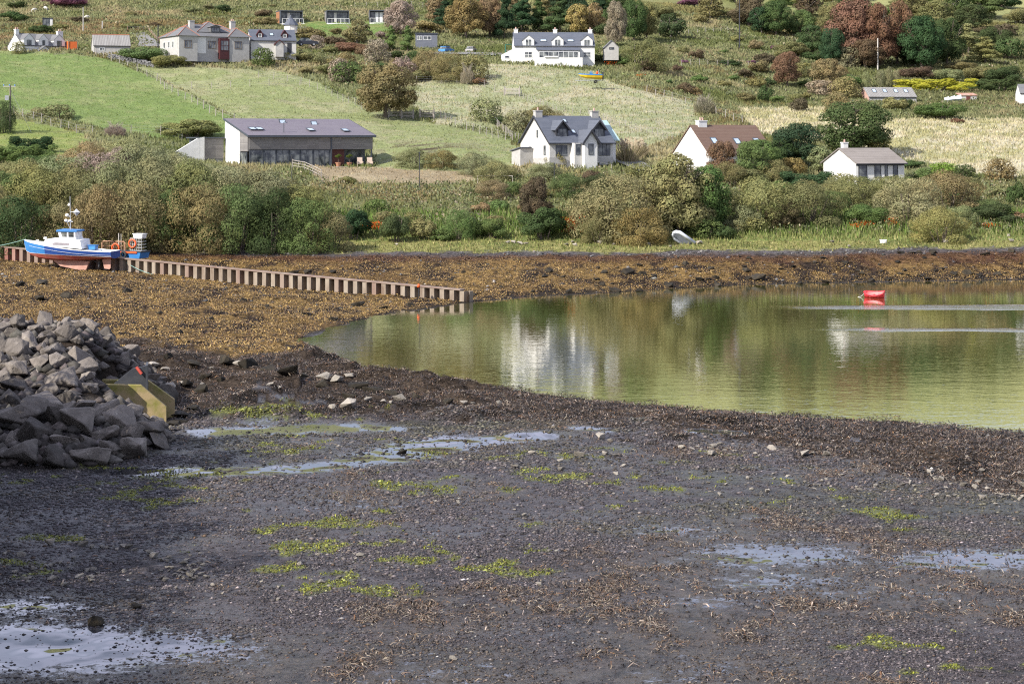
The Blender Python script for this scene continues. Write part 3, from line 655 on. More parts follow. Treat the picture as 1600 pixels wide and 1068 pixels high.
def dormer(par, D, he, hr, x, yf, w_, zb, ze, zr, wm, rm, ov=.15, win=(.9, 1.0, .2), wmat=None, nx=2, th=.1, trim=None):
    yb = (zr-he)/((hr-he)/(D/2))+.3; yb = min(yb, D/2)
    mb = MB(); mb.prism([(x-w_/2, zb), (x+w_/2, zb), (x+w_/2, ze), (x, zr), (x-w_/2, ze)], 'y', yf, yb)
    o = mb.obj('dormer', wm, par)
    sl = (zr-ze)/(w_/2); r = MB()
    for q in (-1, 1):
        pts = [(x+q*(w_/2+ov), ze-ov*sl+.01), (x+q*.001, zr+.01), (x+q*.001, zr+th+.01), (x+q*(w_/2+ov), ze-ov*sl+th+.01)]
        r.prism(pts, 'y', yf-ov, yb)
    ro = r.obj('dormer_roof', rm, o)
    if trim:
        t = MB()
        for q in (-1, 1): t.prism([(x+q*(w_/2+ov+.03), ze-ov*sl-.16), (x+q*.002, zr-.16), (x+q*.002, zr+th+.03), (x+q*(w_/2+ov+.03), ze-ov*sl+th+.03)], 'y', yf-ov-.08, yf-ov-.005)
        t.obj('bargeboard', trim, o)
    if win:
        fm = lambda s, t, n: (s, yf-n, t)
        window(o, fm, x-win[0]/2, zb+win[2], win[0], win[1], wmat or WPAINT, nx, 1, flat=o)
    return o
FR = fmap('front', 0, 0)

# long modern timber and slate house on its terrace
o, a = frame(388, 261, 258, 21)
K = empty('modern_house', o, a, 'long modern house with purple-grey slate roof, timber band and full width glazing', 'house')
Lk, Dk, he, hb = 17.6, 8.6, 4.15, 6.3
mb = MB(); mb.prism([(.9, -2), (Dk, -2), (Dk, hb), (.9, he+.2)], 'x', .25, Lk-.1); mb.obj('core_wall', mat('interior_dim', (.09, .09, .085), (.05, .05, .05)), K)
mb = MB(); mb.prism([(3.0, -2), (Dk, -2), (Dk, hb), (3.0, he+(hb-he)*3/Dk)], 'x', -.12, .245); mb.obj('gable_wall', WHITE, K)
mb = MB(); mb.prism([(.05, 2.1), (2.98, 2.1), (2.98, he+(hb-he)*3/Dk), (.05, he)], 'x', -.08, .24); mb.obj('timber_gable_panel', TIMBER, K)
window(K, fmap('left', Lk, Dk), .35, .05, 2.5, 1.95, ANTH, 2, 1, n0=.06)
r = MB(); r.prism([(-.45, he-.11), (Dk+.3, hb+.09), (Dk+.3, hb+.31), (-.45, he+.11)], 'x', -.2, Lk+1.0); ro = r.obj('roof', SLATEP, K)
q = MB(); q.box(-.2, -.56, he-.16, Lk+1.0, -.455, he+.13); q.prism([(-.5, he-.12), (Dk+.32, hb+.08), (Dk+.32, hb+.34), (-.5, he+.14)], 'x', -.27, -.205); q.prism([(-.5, he-.12), (Dk+.32, hb+.08), (Dk+.32, hb+.34), (-.5, he+.14)], 'x', Lk+1.005, Lk+1.06); q.obj('fascia', ANTH, ro)
mb = MB(); mb.box(.1, -.1, 2.35, 11.95, .12, he-.12); mb.obj('cladding_band', TIMBER, K)
mb = MB(); mb.box(12.15, -.1, 2.35, Lk+.7, .12, he-.12); mb.obj('cladding_band', TIMBER, K)
for bx_ in ((11.95, -.16, -.2, 12.15, .14, he-.1), (Lk+.45, -.08, -.2, Lk+.62, .1, 2.35)): mb = MB(); mb.box(*bx_); mb.obj('corner_post', ANTH, K)
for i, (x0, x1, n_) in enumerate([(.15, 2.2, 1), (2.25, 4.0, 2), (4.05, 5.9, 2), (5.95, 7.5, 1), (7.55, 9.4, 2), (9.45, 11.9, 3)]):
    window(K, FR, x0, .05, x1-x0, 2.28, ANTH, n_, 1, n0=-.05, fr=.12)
mb = MB(); mb.box(12.2, .55, -.2, 14.3, .85, 2.4); mb.obj('red_brown_wall', REDBR, K)
window(K, FR, 14.35, .05, 3.1, 2.28, ANTH, 3, 1, n0=-.7, fr=.12)
mb = MB(); mb.box(-.5, -2.6, -1.5, 21.5, -.2, -.02); mb.obj('terrace', CONC, K)
for x, f, n_ in [(1.95, .30, 2), (7.9, .78, 1), (10.3, .25, 1), (12.3, .68, 1), (15.4, .22, 1)]:
    sl = math.atan2(hb-he, Dk); c, s = math.cos(sl), math.sin(sl)
    fm = lambda a_, b_, n, x=x, f=f: (x+a_, f*Dk+b_*c-n*s, he+f*(hb-he)+.34+b_*s+n*c)
    if f > .5:     # the upper pair stand open
        fm = lambda a_, b_, n, x=x, f=f: (x+a_, f*Dk+b_*math.cos(.9)-n*math.sin(.9), he+f*(hb-he)+.4+b_*math.sin(.9)+n*math.cos(.9))
    for k in range(n_): window(K, fm, -.8+k*1.0, -.6, .95, 1.4 if f < .5 else .9, ANTH, 1, 1, .05, .09, name='skylight', pmat=SKYGL)
q = MB(); q.tube([(5.6, 1.2, he), (5.6, 1.2, he+1.9)], .05); q.tube([(5.6, 1.2, he+1.85), (5.6, .8, he+1.95)], .05); q.obj('flue', ANTH, K)
o, a = frame(312, 262, 263, 21)
an = MB(); an.prism([(-3.4, -2), (0, -2), (0, 4.0), (-.3, 4.0), (-3.4, 2.2)], 'y', 0, .3); an.prism([(0.003, -2), (.7, -2), (.7, 4.2), (0.003, 4.05)], 'y', .01, .28)
K2 = empty('timber_annex', o, a, 'timber clad annex with raking white wall at the end of the long modern house', 'annex'); an.obj('white_wall', WHITE, K2)
an = MB(); an.box(.15, .3, 1.2, 3.6, .5, 3.98); an.obj('timber_wall', TIMBER, K2)
window(K2, FR, .3, -.1, 3.2, 1.28, ANTH, 3, 1, n0=-.35)
an = MB(); an.box(-.1, .1, 4.0, 3.7, 5, 4.18); an.box(.3, .52, -2, 3.6, 4.8, 3.99); an.obj('flat_roof', ANTH, K2)

# white house with dark dormers by the drive
o, a = frame(858.7, 251, 250, 27)
Hs = empty('dormered_house', o, a, 'white house with dark timber dormers, slate roof and pampas grass by its door', 'house')
Lh, Dh, he, hr = 9.4, 8.6, 2.45, 5.75
wl, ro = gable(Hs, Lh, Dh, he, hr, CREAM, SLATE, .35, .22)
for x in (-.27, Lh+.225):
    q = MB(); q.prism([(-.4, he-.45), (Dh/2, hr-.12), (Dh+.4, he-.45), (Dh+.4, he-.2), (Dh/2, hr+.18), (-.4, he-.2)], 'x', x, x+.045); q.obj('bargeboard', DARK, ro)
q = MB(); q.box(-.03, -.04, -.6, Lh+.03, -.003, .45); q.box(-.04, -.003, -.6, -.003, Dh, .3); q.obj('plinth', HARL, wl)
for x in (2.25, 7.7): dormer(Hs, Dh, he, hr, x, .75, 1.75, he+.35, he+1.75, he+2.75, DARK, SLATE, .25, (1.35, 1.15, .22), ANTH, 2, .1, DARK)
for x, f, w_, h in [(3.95, .80, .6, .8), (4.3, .36, .6, .85), (5.55, .36, .6, .85)]: rooflight(Hs, Dh, he, hr, x, f, w_, h)
chimney(Hs, .45, Dh/2, hr-.5, hr+.85, HARL, 1.0, .7, 1); chimney(Hs, Lh-.5, Dh/2, hr-.5, hr+.85, HARL, 1.0, .7, 1)
# gabled porch with its canted bay
px0 = 5.3
mb = MB(); mb.prism([(px0-.95, -1.5), (px0+.95, -1.5), (px0+.95, 2.5), (px0, 3.85), (px0-.95, 2.5)], 'y', -1.5, 2.2); po = mb.obj('porch', WHITE, Hs)
r = MB()
for q_ in (-1, 1): r.prism([(px0+q_*1.25, 2.2), (px0+q_*.001, 3.9), (px0+q_*.001, 4.05), (px0+q_*1.25, 2.35)], 'y', -1.75, 2.6)
r.obj('porch_roof', SLATE, po)
t = MB()
for q_ in (-1, 1): t.prism([(px0+q_*1.3, 1.98), (px0+q_*.002, 3.72), (px0+q_*.002, 4.1), (px0+q_*1.3, 2.4)], 'y', -1.85, -1.755)
t.obj('bargeboard', DARK, po)
window(po, lambda s, t_, n: (s, -1.5-n, t_), px0-.38, .75, .76, 1.45, ANTH, 1, 1, flat=po)
mb = MB(); mb.prism([(px0-2.3, .004), (px0-2.1, -.9), (px0-.952, -.9), (px0-.952, .004)], 'z', -1, 2.3); by = mb.obj('bay', CREAM, Hs)
window(by, lambda s, t_, n: (s, -.9-n, t_), px0-1.9, .75, .7, 1.4, ANTH, 1, 1, flat=by)
window(Hs, FR, 7.25, .6, 1.75, 1.55, ANTH, 3, 1); window(Hs, FR, .9, .6, 1.7, 1.4, ANTH, 2, 1)
LF = fmap('left', Lh, Dh)
window(Hs, LF, 1.1, .7, .55, 1.25, ANTH, 1, 1); window(Hs, LF, 5.4, .6, .55, 1.2, ANTH, 1, 1); window(Hs, LF, 3.3, 3.0, .4, 1.0, ANTH, 1, 1)
mb = MB(); mb.prism([(4.8, -1), (7.4, -1), (7.4, 1.2), (4.8, 1.6)], 'x', -1.9, -.002); ln = mb.obj('lean_to', HARL, Hs)
mb = MB(); mb.prism([(4.6, 1.64), (7.6, 1.19), (7.6, 1.3), (4.6, 1.76)], 'x', -2.1, -.25); mb.obj('lean_to_roof', SLATE, ln)
mb = MB(); mb.box(Lh+.003, 3.2, -1.5, Lh+2.2, Dh+1, 2.55); ex = mb.obj('side_wing', WHITE, Hs)
mb = MB(); mb.prism([(2.6, 2.56), (6.2, 5.2), (6.2, 5.35), (2.6, 2.71)], 'x', Lh+.24, Lh+2.5); mb.prism([(6.203, 5.2), (Dh+1.4, 2.6), (Dh+1.4, 2.75), (6.203, 5.35)], 'x', Lh+.24, Lh+2.5); mb.obj('side_wing_roof', mat('turquoise_sheet', (.34, .46, .45), (.28, .38, .38), .5), ex)

# brown roofed house half hidden by trees
o, a = frame(1107.5, 268, 252, 34)
M_ = empty('brown_roof_house', o, a, 'white gabled house with a steep brown tiled roof and three skylights', 'house')
gable(M_, 10.4, 8.6, 2.35, 6.0, WHITE, BROWNT, .3, .15)
for x, f in [(2.1, .42), (5.7, .40), (8.9, .40)]: rooflight(M_, 8.6, 2.35, 6.0, x, f, .95, 1.25)
chimney(M_, 1.7, 4.3, 5.5, 6.75, WHITE, 1.3, .8, 2)
window(M_, FR, 1.2, .8, 1.5, 1.2, WPAINT); window(M_, FR, 6.5, .8, 1.5, 1.2, WPAINT)
# small bungalow behind its hedge
o, a = frame(1337.5, 283, 247, 32)
B_ = empty('bungalow', o, a, 'low white bungalow with pale brown roof and dark window strips above a hedge', 'bungalow')
gable(B_, 7.3, 8.0, 2.35, 4.1, WHITE, TANT, .45, .2)
for x, w_ in [(.35, 1.3), (2.75, 1.0), (4.3, .45), (5.55, .75)]: window(B_, FR, x, .35, w_, 1.8, DARK, 1, 1)
mb = MB(); mb.box(0, -.03, 1.98, 7.3, -.003, 2.3); mb.obj('dark_fascia', DARK, B_)
chimney(B_, 1.0, 4.4, 3.7, 5.0, WHITE, .75, .6, 1)
# barn with pink gable
o, a = frame(1358, 166, 366, 19)
O_ = empty('pink_gabled_barn', o, a, 'long barn with a pinkish gable, white doors and grey corrugated roof', 'barn')
gable(O_, 9.4, 6.0, 1.75, 3.55, HARL, CORR, .12, .12)
mb = MB(); mb.prism([(0, -1), (6, -1), (6, 1.72), (3, 3.5), (0, 1.72)], 'x', -.03, -.003); mb.obj('gable_panel', PINKW, O_)
mb = MB(); fm = fmap('left', 9, 6); fbox(mb, fm, 1.4, -.3, 2.3, 1.2, .031, .08); mb.obj('door', WPAINT, O_)
mb = MB(); fbox(mb, fm, 2.7, -.3, 3.9, 1.3, .031, .08); mb.obj('door', WPAINT, O_)
for x in (1.6, 3.7, 5.9, 7.9): rooflight(O_, 6, 1.75, 3.55, x, .6, .8, 1.3)
# the upper white house
o, a = frame(804, 94, 372, 4)
U = empty('upper_house', o, a, 'long white house high on the hill with three wall dormers and slate roof', 'house')
Lu, Du, he, hr = 15.6, 7.0, 2.75, 5.45
gable(U, Lu, Du, he, hr, WHITE, SLATE, .15, .1)
for x in (2.7, 8.4, 14.1):
    dormer(U, Du, he, hr, x, -.06, 2.2, he-.4, he+1.15, he+2.1, WHITE, SLATE, .12, (1.2, 1.45, .25), WPAINT, 2)
    window(U, FR, x-.75, .45, 1.5, 1.15, WPAINT, 2, 2)
mb = MB(); mb.prism([(-1.9, -1), (-.003, -1), (-.003, 2.25), (-1.9, 1.75)], 'x', 4.3, 12.5); pc = mb.obj('sun_porch', WHITE, U)
mb = MB(); mb.prism([(-2.1, 1.78), (-.003, 2.4), (-.003, 2.52), (-2.1, 1.9)], 'x', 4.1, 12.7); mb.obj('porch_roof', SLATE, pc)
window(pc, lambda s, t, n: (s, -1.9-n, t), 4.6, .35, 7.6, 1.25, WPAINT, 8, 1, flat=pc)
for x in (.5, 8.2, 15.1): chimney(U, x, Du/2, hr-.4, hr+.75, WHITE, .75, .6, 1)
for x in (5.7, 11.0): rooflight(U, Du, he, hr, x, .35, 1.3, .8)
mb = MB(); mb.prism([(-2.4, -1), (-.003, -1), (-.003, 2.3), (-2.4, 1.1)], 'y', .3, 3.6); le = mb.obj('lean_to', WHITE, U)
window(le, lambda s, t, n: (s, .3-n, t), -1.9, .35, .9, .55, WPAINT, 1, 1, flat=le)
mb = MB(); mb.box(3.6, -4.2, -1.5, 12.8, -3.9, .35); mb.box(5.5, -4.4, .35, 8.0, -3.85, .62); mb.obj('terrace_wall', WHITE, U)
# its small shed
o, a = frame(945, 86, 374, 6)
S_ = empty('small_shed', o, a, 'small white pitched roof shed next to the upper white house', 'shed')
mb = MB(); mb.prism([(0, -1), (2.7, -1), (2.7, 1.5), (1.35, 2.75), (0, 1.5)], 'y', 0, 3.2); mb.obj('wall', HARL, S_)
mb = MB()
for q_ in (-1, 1): mb.prism([(1.35+q_*1.55, 1.33), (1.35+q_*.001, 2.78), (1.35+q_*.001, 2.9), (1.35+q_*1.55, 1.45)], 'y', -.15, 3.35)
mb.obj('roof', SLATEG, S_); window(S_, FR, .85, 1.05, .95, .45, DARK, 1, 1)
# white house with three gabled dormers, top of the green field
o, a = frame(35, 86, 370, 24)
A_ = empty('gabled_dormer_house', o, a, 'white house with three white gabled dormers at the top of the green field', 'house')
La, Da, he, hr = 9.5, 6.8, 1.85, 4.2
gable(A_, La, Da, he, hr, WHITE, SLATEG, .12, .08)
for x in (1.35, 4.35, 7.6): dormer(A_, Da, he, hr, x, -.07, 2.3 if x != 4.35 else 2.0, he-.6, he+1.15, he+2.3, WHITE, SLATEG, .05, (.95 if x != 4.35 else .55, 1.15, .55), ANTH, 2, .06)
dormer(A_, Da, he, hr, 4.0, -1.6, 3.0, -1, .65, 1.75, WHITE, SLATEG, .2, None)
chimney(A_, .3, Da/2, 3.2, 5.1, WHITE, .7, .8, 2); chimney(A_, La-.2, Da/2, 3.7, 5.0, WHITE, 1.1, .7, 2)
# orange covered lean-to beside it
o, a = frame(107, 80, 374, 10)
T_ = empty('tarpaulin_shelter', o, a, 'bright orange tarpaulin shelter beside the white dormered house', 'shelter')
mb = MB(); mb.prism([(.3, -.8), (3, -.8), (3, 2.0), (.3, 1.9)], 'x', 0, 1.8); mb.obj('cover', ORANGE, T_)
mb = MB(); mb.tube([(.05, .25, -.8), (.05, .25, 2.1)], .06); mb.tube([(1.75, .25, -.8), (1.75, .25, 2.1)], .06); mb.tube([(-.05, .25, 2.1), (1.85, .25, 2.15)], .06); mb.obj('pole_frame', POLE, T_)
# grey barn
o, a = frame(146.5, 82, 368, 5)
G_ = empty('grey_barn', o, a, 'grey stone barn with patched corrugated roof and red ridge', 'barn')
gable(G_, 6.9, 5.0, 1.3, 3.4, HARL, CORR, .1, .1, ridge=RIDGE); window(G_, FR, 1.1, .35, 1.0, .6, WPAINT, 2, 1)
# bungalow with red ridge tiles
o, a = frame(277, 83, 355, 20)
C_ = empty('hipped_bungalow', o, a, 'grey harled bungalow with hipped slate roof, red ridge tiles and maroon porch', 'bungalow')
Lc, Dc, he = 13.9, 9.4, 3.2
mb = MB(); mb.box(0, 0, -1.5, Lc, Dc, he); mb.box(0.02, -.9, -1.5, 3.6, .003, he-.003); mb.box(9.9, -.9, -1.5, Lc-.02, .003, he-.003); mb.obj('wall', HARL, C_)
def hip(mb, x0, y0, x1, y1, z0, z1, ov=.3):
    x0 -= ov; y0 -= ov; x1 += ov; y1 += ov; lx, ly = x1-x0, y1-y0
    if lx >= ly: A, B = (x0+ly*.42, (y0+y1)/2, z1), (x1-ly*.42, (y0+y1)/2, z1); f = [(0, 1, 5, 4), (2, 3, 4, 5), (3, 0, 4), (1, 2, 5), (0, 3, 2, 1)]
    else: A, B = ((x0+x1)/2, y0+lx*.42, z1), ((x0+x1)/2, y1-lx*.42, z1); f = [(0, 1, 4), (1, 2, 5, 4), (2, 3, 5), (3, 0, 4, 5), (0, 3, 2, 1)]
    c = [(x0, y0, z0), (x1, y0, z0), (x1, y1, z0), (x0, y1, z0)]; mb.add(c+[A, B], f)
    return [(A, B)]+[(c[i], A if (i in (0, 3) if lx >= ly else i in (0, 1)) else B) for i in range(4)]
mb = MB(); E = hip(mb, 0, 0, Lc, Dc, he, he+2.5); E += hip(mb, 0, -.9, 3.6, 5, he+.004, he+1.75); E += hip(mb, 9.9, -.9, Lc, 5, he+.004, he+1.75); E += hip(mb, 4.6, 1.5, 10.8, 8, he+.9, he+3.0)
ro = mb.obj('roof', SLATEG, C_)
q = MB()
for p_, p2 in E: q.tube([Vector(p_)+Vector((0, 0, .05)), Vector(p2)+Vector((0, 0, .03))], .05, n=5)
q.obj('ridge_tiles', RIDGE, ro)
for x, w_ in [(1.0, 1.5), (10.9, 1.5)]: window(C_, lambda s, t, n: (s, -.9-n, t), x, .95, w_, 1.45, POLE, 3, 1, fr=.12)
window(C_, FR, 6.0, .95, 1.6, 1.45, POLE, 3, 1, fr=.12)
for y in (1.8, 4.0, 6.4): window(C_, fmap('left', Lc, Dc), y, 1.1, 1.1, 1.2, WPAINT, 1, 1)
mb = MB(); mb.box(3.65, -.02, .05, 5.6, -.003, 3.0); mb.obj('pale_panel', WHITE, C_)
mb = MB(); mb.box(8.0, -1.0, -1, 9.85, -.003, 2.9); pr = mb.obj('porch', MAROON, C_)
window(pr, lambda s, t, n: (s, -1.0-n, t), 8.1, .6, 1.6, 1.9, MAROON, 3, 2, flat=pr)
dormer(C_, Dc, he, he+2.5, 7.9, 1.1, 1.9, he+.8, he+1.9, he+2.2, SLATEG, SLATEG, .2, (1.5, .8, .15), DARK, 3)
chimney(C_, 4.0, 3.4, he+.8, he+3.1, HARL, .95, .9, 0); chimney(C_, 12.1, 3.2, he+1, he+3.2, HARL, .9, .9, 2)
# cottage with red dormers
o, a = frame(392, 80.5, 362, 8)
D_ = empty('stone_cottage', o, a, 'grey cottage with two dark red dormers behind a round green bush', 'cottage')
gable(D_, 8.6, 5.5, 2.1, 4.2, CREAM, SLATE, .15, .1)
for x in (1.8, 6.5): dormer(D_, 5.5, 2.1, 4.2, x, .55, 1.1, 2.6, 3.3, 4.1, MAROON, MAROON, .15, (.7, .65, .12), WPAINT, 1)
mb = MB(); mb.prism([(4.5, -1), (6.0, -1), (6.0, 1.4), (5.25, 2.1), (4.5, 1.4)], 'y', -1.2, -.003); pr = mb.obj('porch', HARL, D_)
mb = MB()
for q_ in (-1, 1): mb.prism([(5.25+q_*.95, 1.25), (5.25+q_*.001, 2.1), (5.25+q_*.001, 2.25), (5.25+q_*.95, 1.4)], 'y', -1.4, -.01)
mb.obj('porch_roof', MAROON, pr)
mb = MB(); mb.box(6.9, -.05, -.3, 7.7, -.003, 1.7); mb.obj('door', DARK, D_)
rooflight(D_, 5.5, 2.1, 4.2, 4.1, .5, .8, .9)
# three glazed cabins on the upper lawn
CAB = [(439, 36.5, 444, 5.0, 14, 'glazed cabin with an orange timber end wall, above the pointed roof hut'), (511, 36.5, 446, 5.0, 6, 'glazed grey cabin standing between the other two hill cabins'), (578, 36, 448, 4.6, 2, 'glazed cabin with white doors, half behind a bare grey tree')]
for px, py, d, Lx, th, lab in CAB:
    o, a = frame(px, py, d, th); c = empty('glazed_cabin', o, a, lab, 'cabin', 'glazed cabins on the upper lawn')
    mb = MB(); mb.box(0, .9, 0, Lx, 4.2, 2.75); mb.obj('cabin_body', ANTH, c)
    mb = MB(); mb.box(-.15, -.25, 2.755, Lx+.15, 4.4, 3.0); mb.box(-.13, -.2, .0, -.003, .897, 2.75); mb.box(Lx+.003, -.2, 0, Lx+.13, .897, 2.75); mb.obj('roof', ANTH, c)
    mb = MB(); mb.box(-.14, .903, .02, -.004, 4.1, 2.74); mb.obj('side_cladding', TIMBERW if th > 10 else TIMBER, c)
    window(c, FR, .1, .05, Lx-.2, 2.6, ANTH, 4, 1, n0=-.85, fr=.1)
    if th < 5:
        for x in (1.3, 2.3): mb = MB(); mb.box(x, .74, .1, x+.7, .8, 2.5); mb.obj('door', WPAINT, c)
    else:
        mb = MB(); mb.box(1.7, .74, .1, 2.3, .8, 2.5); mb.obj('curtain', CREAM, c)
    mb = MB(); mb.box(-.1, -1.6, -1.2, Lx+.3, .89, -.05); mb.obj('deck', WPAINT, c)
    mb = MB()
    for i in range(6): mb.tube([(i*Lx/5, -1.5, -.05), (i*Lx/5, -1.5, 1.0)], .04)
    mb.tube([(0, -1.5, 1.0), (Lx, -1.5, 1.0)], .045); mb.obj('railing', WPAINT, c)
o, a = frame(445, 48, 415, 10)
P_ = empty('pointed_hut', o, a, 'small white hut with a dark pointed roof and deck, below the first cabin', 'hut')
n8 = 8; ring = [(1.6+1.45*math.cos(2*math.pi*(i+.5)/n8), 1.6+1.45*math.sin(2*math.pi*(i+.5)/n8)) for i in range(n8)]
mb = MB(); mb.prism(ring, 'z', -.6, 1.3); mb.obj('wall', WHITE, P_)
mb = MB(); rr = [(1.6+(x-1.6)*1.22, 1.6+(y-1.6)*1.22) for x, y in ring]; mb.add([(x, y, 1.25) for x, y in rr]+[(1.6+(x-1.6)*.2, 1.6+(y-1.6)*.2, 2.9) for x, y in ring], [(i, (i+1) % 8, (i+1) % 8+8, i+8) for i in range(8)]+[tuple(range(8, 16)), tuple(range(7, -1, -1))])
mb.ball((1.6, 1.6, 3.1), (.22, .22, .4)); mb.obj('roof', SLATE, P_)
mb = MB(); mb.box(1.0, -1.6, -.6, 4.4, .2, -.1); mb.tube([(1.0, -1.5, .7), (4.4, -1.5, .7)], .05)
for x in (1.0, 2.1, 3.2, 4.35): mb.tube([(x, -1.5, -.1), (x, -1.5, .7)], .05)
mb.obj('deck', WOOD, P_)
o, a = frame(650, 69, 405, 2)
W_ = empty('grey_cabin', o, a, 'flat roofed dark grey timber cabin beside two green conifers', 'cabin')
mb = MB(); mb.box(0, 0, -1, 4.5, 3, 2.15); mb.obj('wall', mat_lines('slate_grey_boards', (.12, .13, .16), (.16, .17, .20), 2, .2), W_)
mb = MB(); mb.box(-.15, -.2, 2.155, 4.65, 3.2, 2.35); mb.obj('roof', ANTH, W_)
window(W_, FR, .2, .85, 1.1, .85, WPAINT, 2, 1); window(W_, FR, 1.6, .85, 1.6, .85, WPAINT, 2, 1)
# rusty roofed shed by the right hand field, white van body beside it
o, a = frame(1500, 158, 372, 12)
Q_ = empty('rusty_roof_shed', o, a, 'small grey shed with patched rusty roof at the top of the dry field', 'shed')
mb = MB(); mb.box(0, 0, -1, 3.2, 3.4, 1.05); mb.obj('wall', HARL, Q_)
mb = MB(); mb.prism([(-.2, 1.06), (3.6, 1.55), (3.6, 1.66), (-.2, 1.17)], 'x', -.15, 3.35); mb.obj('roof', RUSTR, Q_)
mb = MB(); mb.box(1.2, -.05, -.5, 2.0, -.003, .95); mb.obj('door', REDBR, Q_)
o, a = frame(1476, 158.5, 368, 6)
V_ = empty('laid_up_boat', o, a, 'pale covered boat laid up beside the rusty roofed shed', 'boat')
mb = MB(); st = [(0, .1, .5), (.9, .7, .55), (2.0, .9, .75), (3.2, .8, .9)]
for (x0, b0, h0), (x1, b1, h1) in zip(st[:-1], st[1:]): mb.add([(x0, 1-b0, h0*.6), (x1, 1-b1, h1*.6), (x1, 1, -.2), (x0, 1, -.1), (x0, 1+b0, h0*.6), (x1, 1+b1, h1*.6), (x0, 1, h0+.2), (x1, 1, h1+.4)], [(0, 1, 2, 3), (3, 2, 5, 4), (0, 6, 7, 1), (6, 4, 5, 7)])
mb.add([(3.2, .2, .54), (3.2, 1.8, .54), (3.2, 1, -.2), (3.2, 1, 1.3)], [(0, 2, 1), (0, 1, 3)]); mb.obj('hull', mat('pale_hull', (.6, .63, .66), (.45, .5, .55)), V_)
mb = MB(); mb.box(.8, .6, -.75, .95, 1.4, .1); mb.box(2.4, .6, -.75, 2.55, 1.4, .1); mb.obj('cradle', WOOD, V_)
o, a = frame(1594, 160, 365, 10)
E_ = empty('edge_cottage', o, a, 'white gable of a cottage cut by the edge of the picture, past the dry field', 'cottage')
gable(E_, 8, 5, 1.7, 3.4, WHITE, SLATEG, .1, .05)
# glazed shelter on the upper road
o, a = frame(67, 41, 436, 4)
Z_ = empty('road_shelter', o, a, 'small glass sided shelter by the road above the white dormered house', 'shelter')
mb = MB(); mb.box(-.1, -.1, 1.75, 2.3, 1.5, 1.9); mb.obj('roof', ANTH, Z_)
mb = MB()
for x in (0, .73, 1.47, 2.15): mb.box(x, 0, -.5, x+.07, .07, 1.75); mb.box(x, 1.3, -.5, x+.07, 1.37, 1.75)
mb.obj('post', ANTH, Z_)
for i in range(3): mb = MB(); mb.box(.07+i*.73, .02, 0, .73+i*.73, .05, 1.7); mb.obj('pane', WHITE if i == 2 else GLASS, Z_)
mb = MB(); mb.box(.0, 1.38, -.5, 2.2, 1.42, 1.7); mb.obj('back_panel', DARK, Z_)

# ---------------------------------------------------------------- trees, bushes and hedges
def unit(n):
    v = rng.normal(size=(n, 3)); return v/np.linalg.norm(v, axis=1)[:, None]
def crown_lobes(kind, r):
    L = []
    if kind == 'willow':
        L.append(((0, 0, .36), (.33, .33, .36)))
        for i in range(30):
            a = r.uniform(0, 6.28); e = r.uniform(-.35, 1.35); q = r.uniform(.09, .20)
            L.append(((.39*math.cos(a)*math.cos(e), .39*math.sin(a)*math.cos(e), .36+.46*math.sin(e)), (q, q, q*r.uniform(.9, 1.3))))
        for i in range(9):
            a = r.uniform(0, 6.28); q = r.uniform(.13, .18); L.append(((.36*math.cos(a), .36*math.sin(a), .10), (q, q, q)))
    elif kind == 'round':
        L.append(((0, 0, .52), (.33, .33, .36)))
        for i in range(34):
            a = r.uniform(0, 6.28); e = r.uniform(-1.0, 1.45); q = r.uniform(.10, .18)
            L.append(((.37*math.cos(a)*max(math.cos(e), .5 if e < 0 else 0), .37*math.sin(a)*max(math.cos(e), .5 if e < 0 else 0), .52+.38*math.sin(e)), (q, q, q*.85)))
    elif kind == 'conifer':
        for i in range(34):
            t = r.uniform(.0, 1)**.9; z = .14+.82*t; rad = .34*(1-t)**.75+.03; a = r.uniform(0, 6.28); q = .07+.11*(1-t)
            L.append(((rad*.75*math.cos(a), rad*.75*math.sin(a), z), (q, q, q*.5)))
        L.append(((0, 0, .5), (.14, .14, .42)))
    elif kind == 'poplar':
        for i in range(16):
            t = i/15; a = r.uniform(0, 6.28); q = .16*math.sin(math.pi*(.12+.85*t))+.06
            L.append(((.2*math.cos(a), .2*math.sin(a), .1+.82*t), (q*1.5, q*1.5, q)))
    elif kind == 'hedge':
        for i in range(60):
            L.append(((r.uniform(-.44, .44), r.uniform(-.4, .4), r.uniform(.1, .85)), (.09, .14, .16)))
    elif kind == 'scrub':
        for i in range(22):
            a = r.uniform(0, 6.28); q = r.uniform(.12, .2); rr = math.sqrt(r.random())*.38
            L.append(((rr*math.cos(a), rr*math.sin(a), .15+r.uniform(.1, .62)*(1-rr*1.2)), (q, q, q)))
    return L
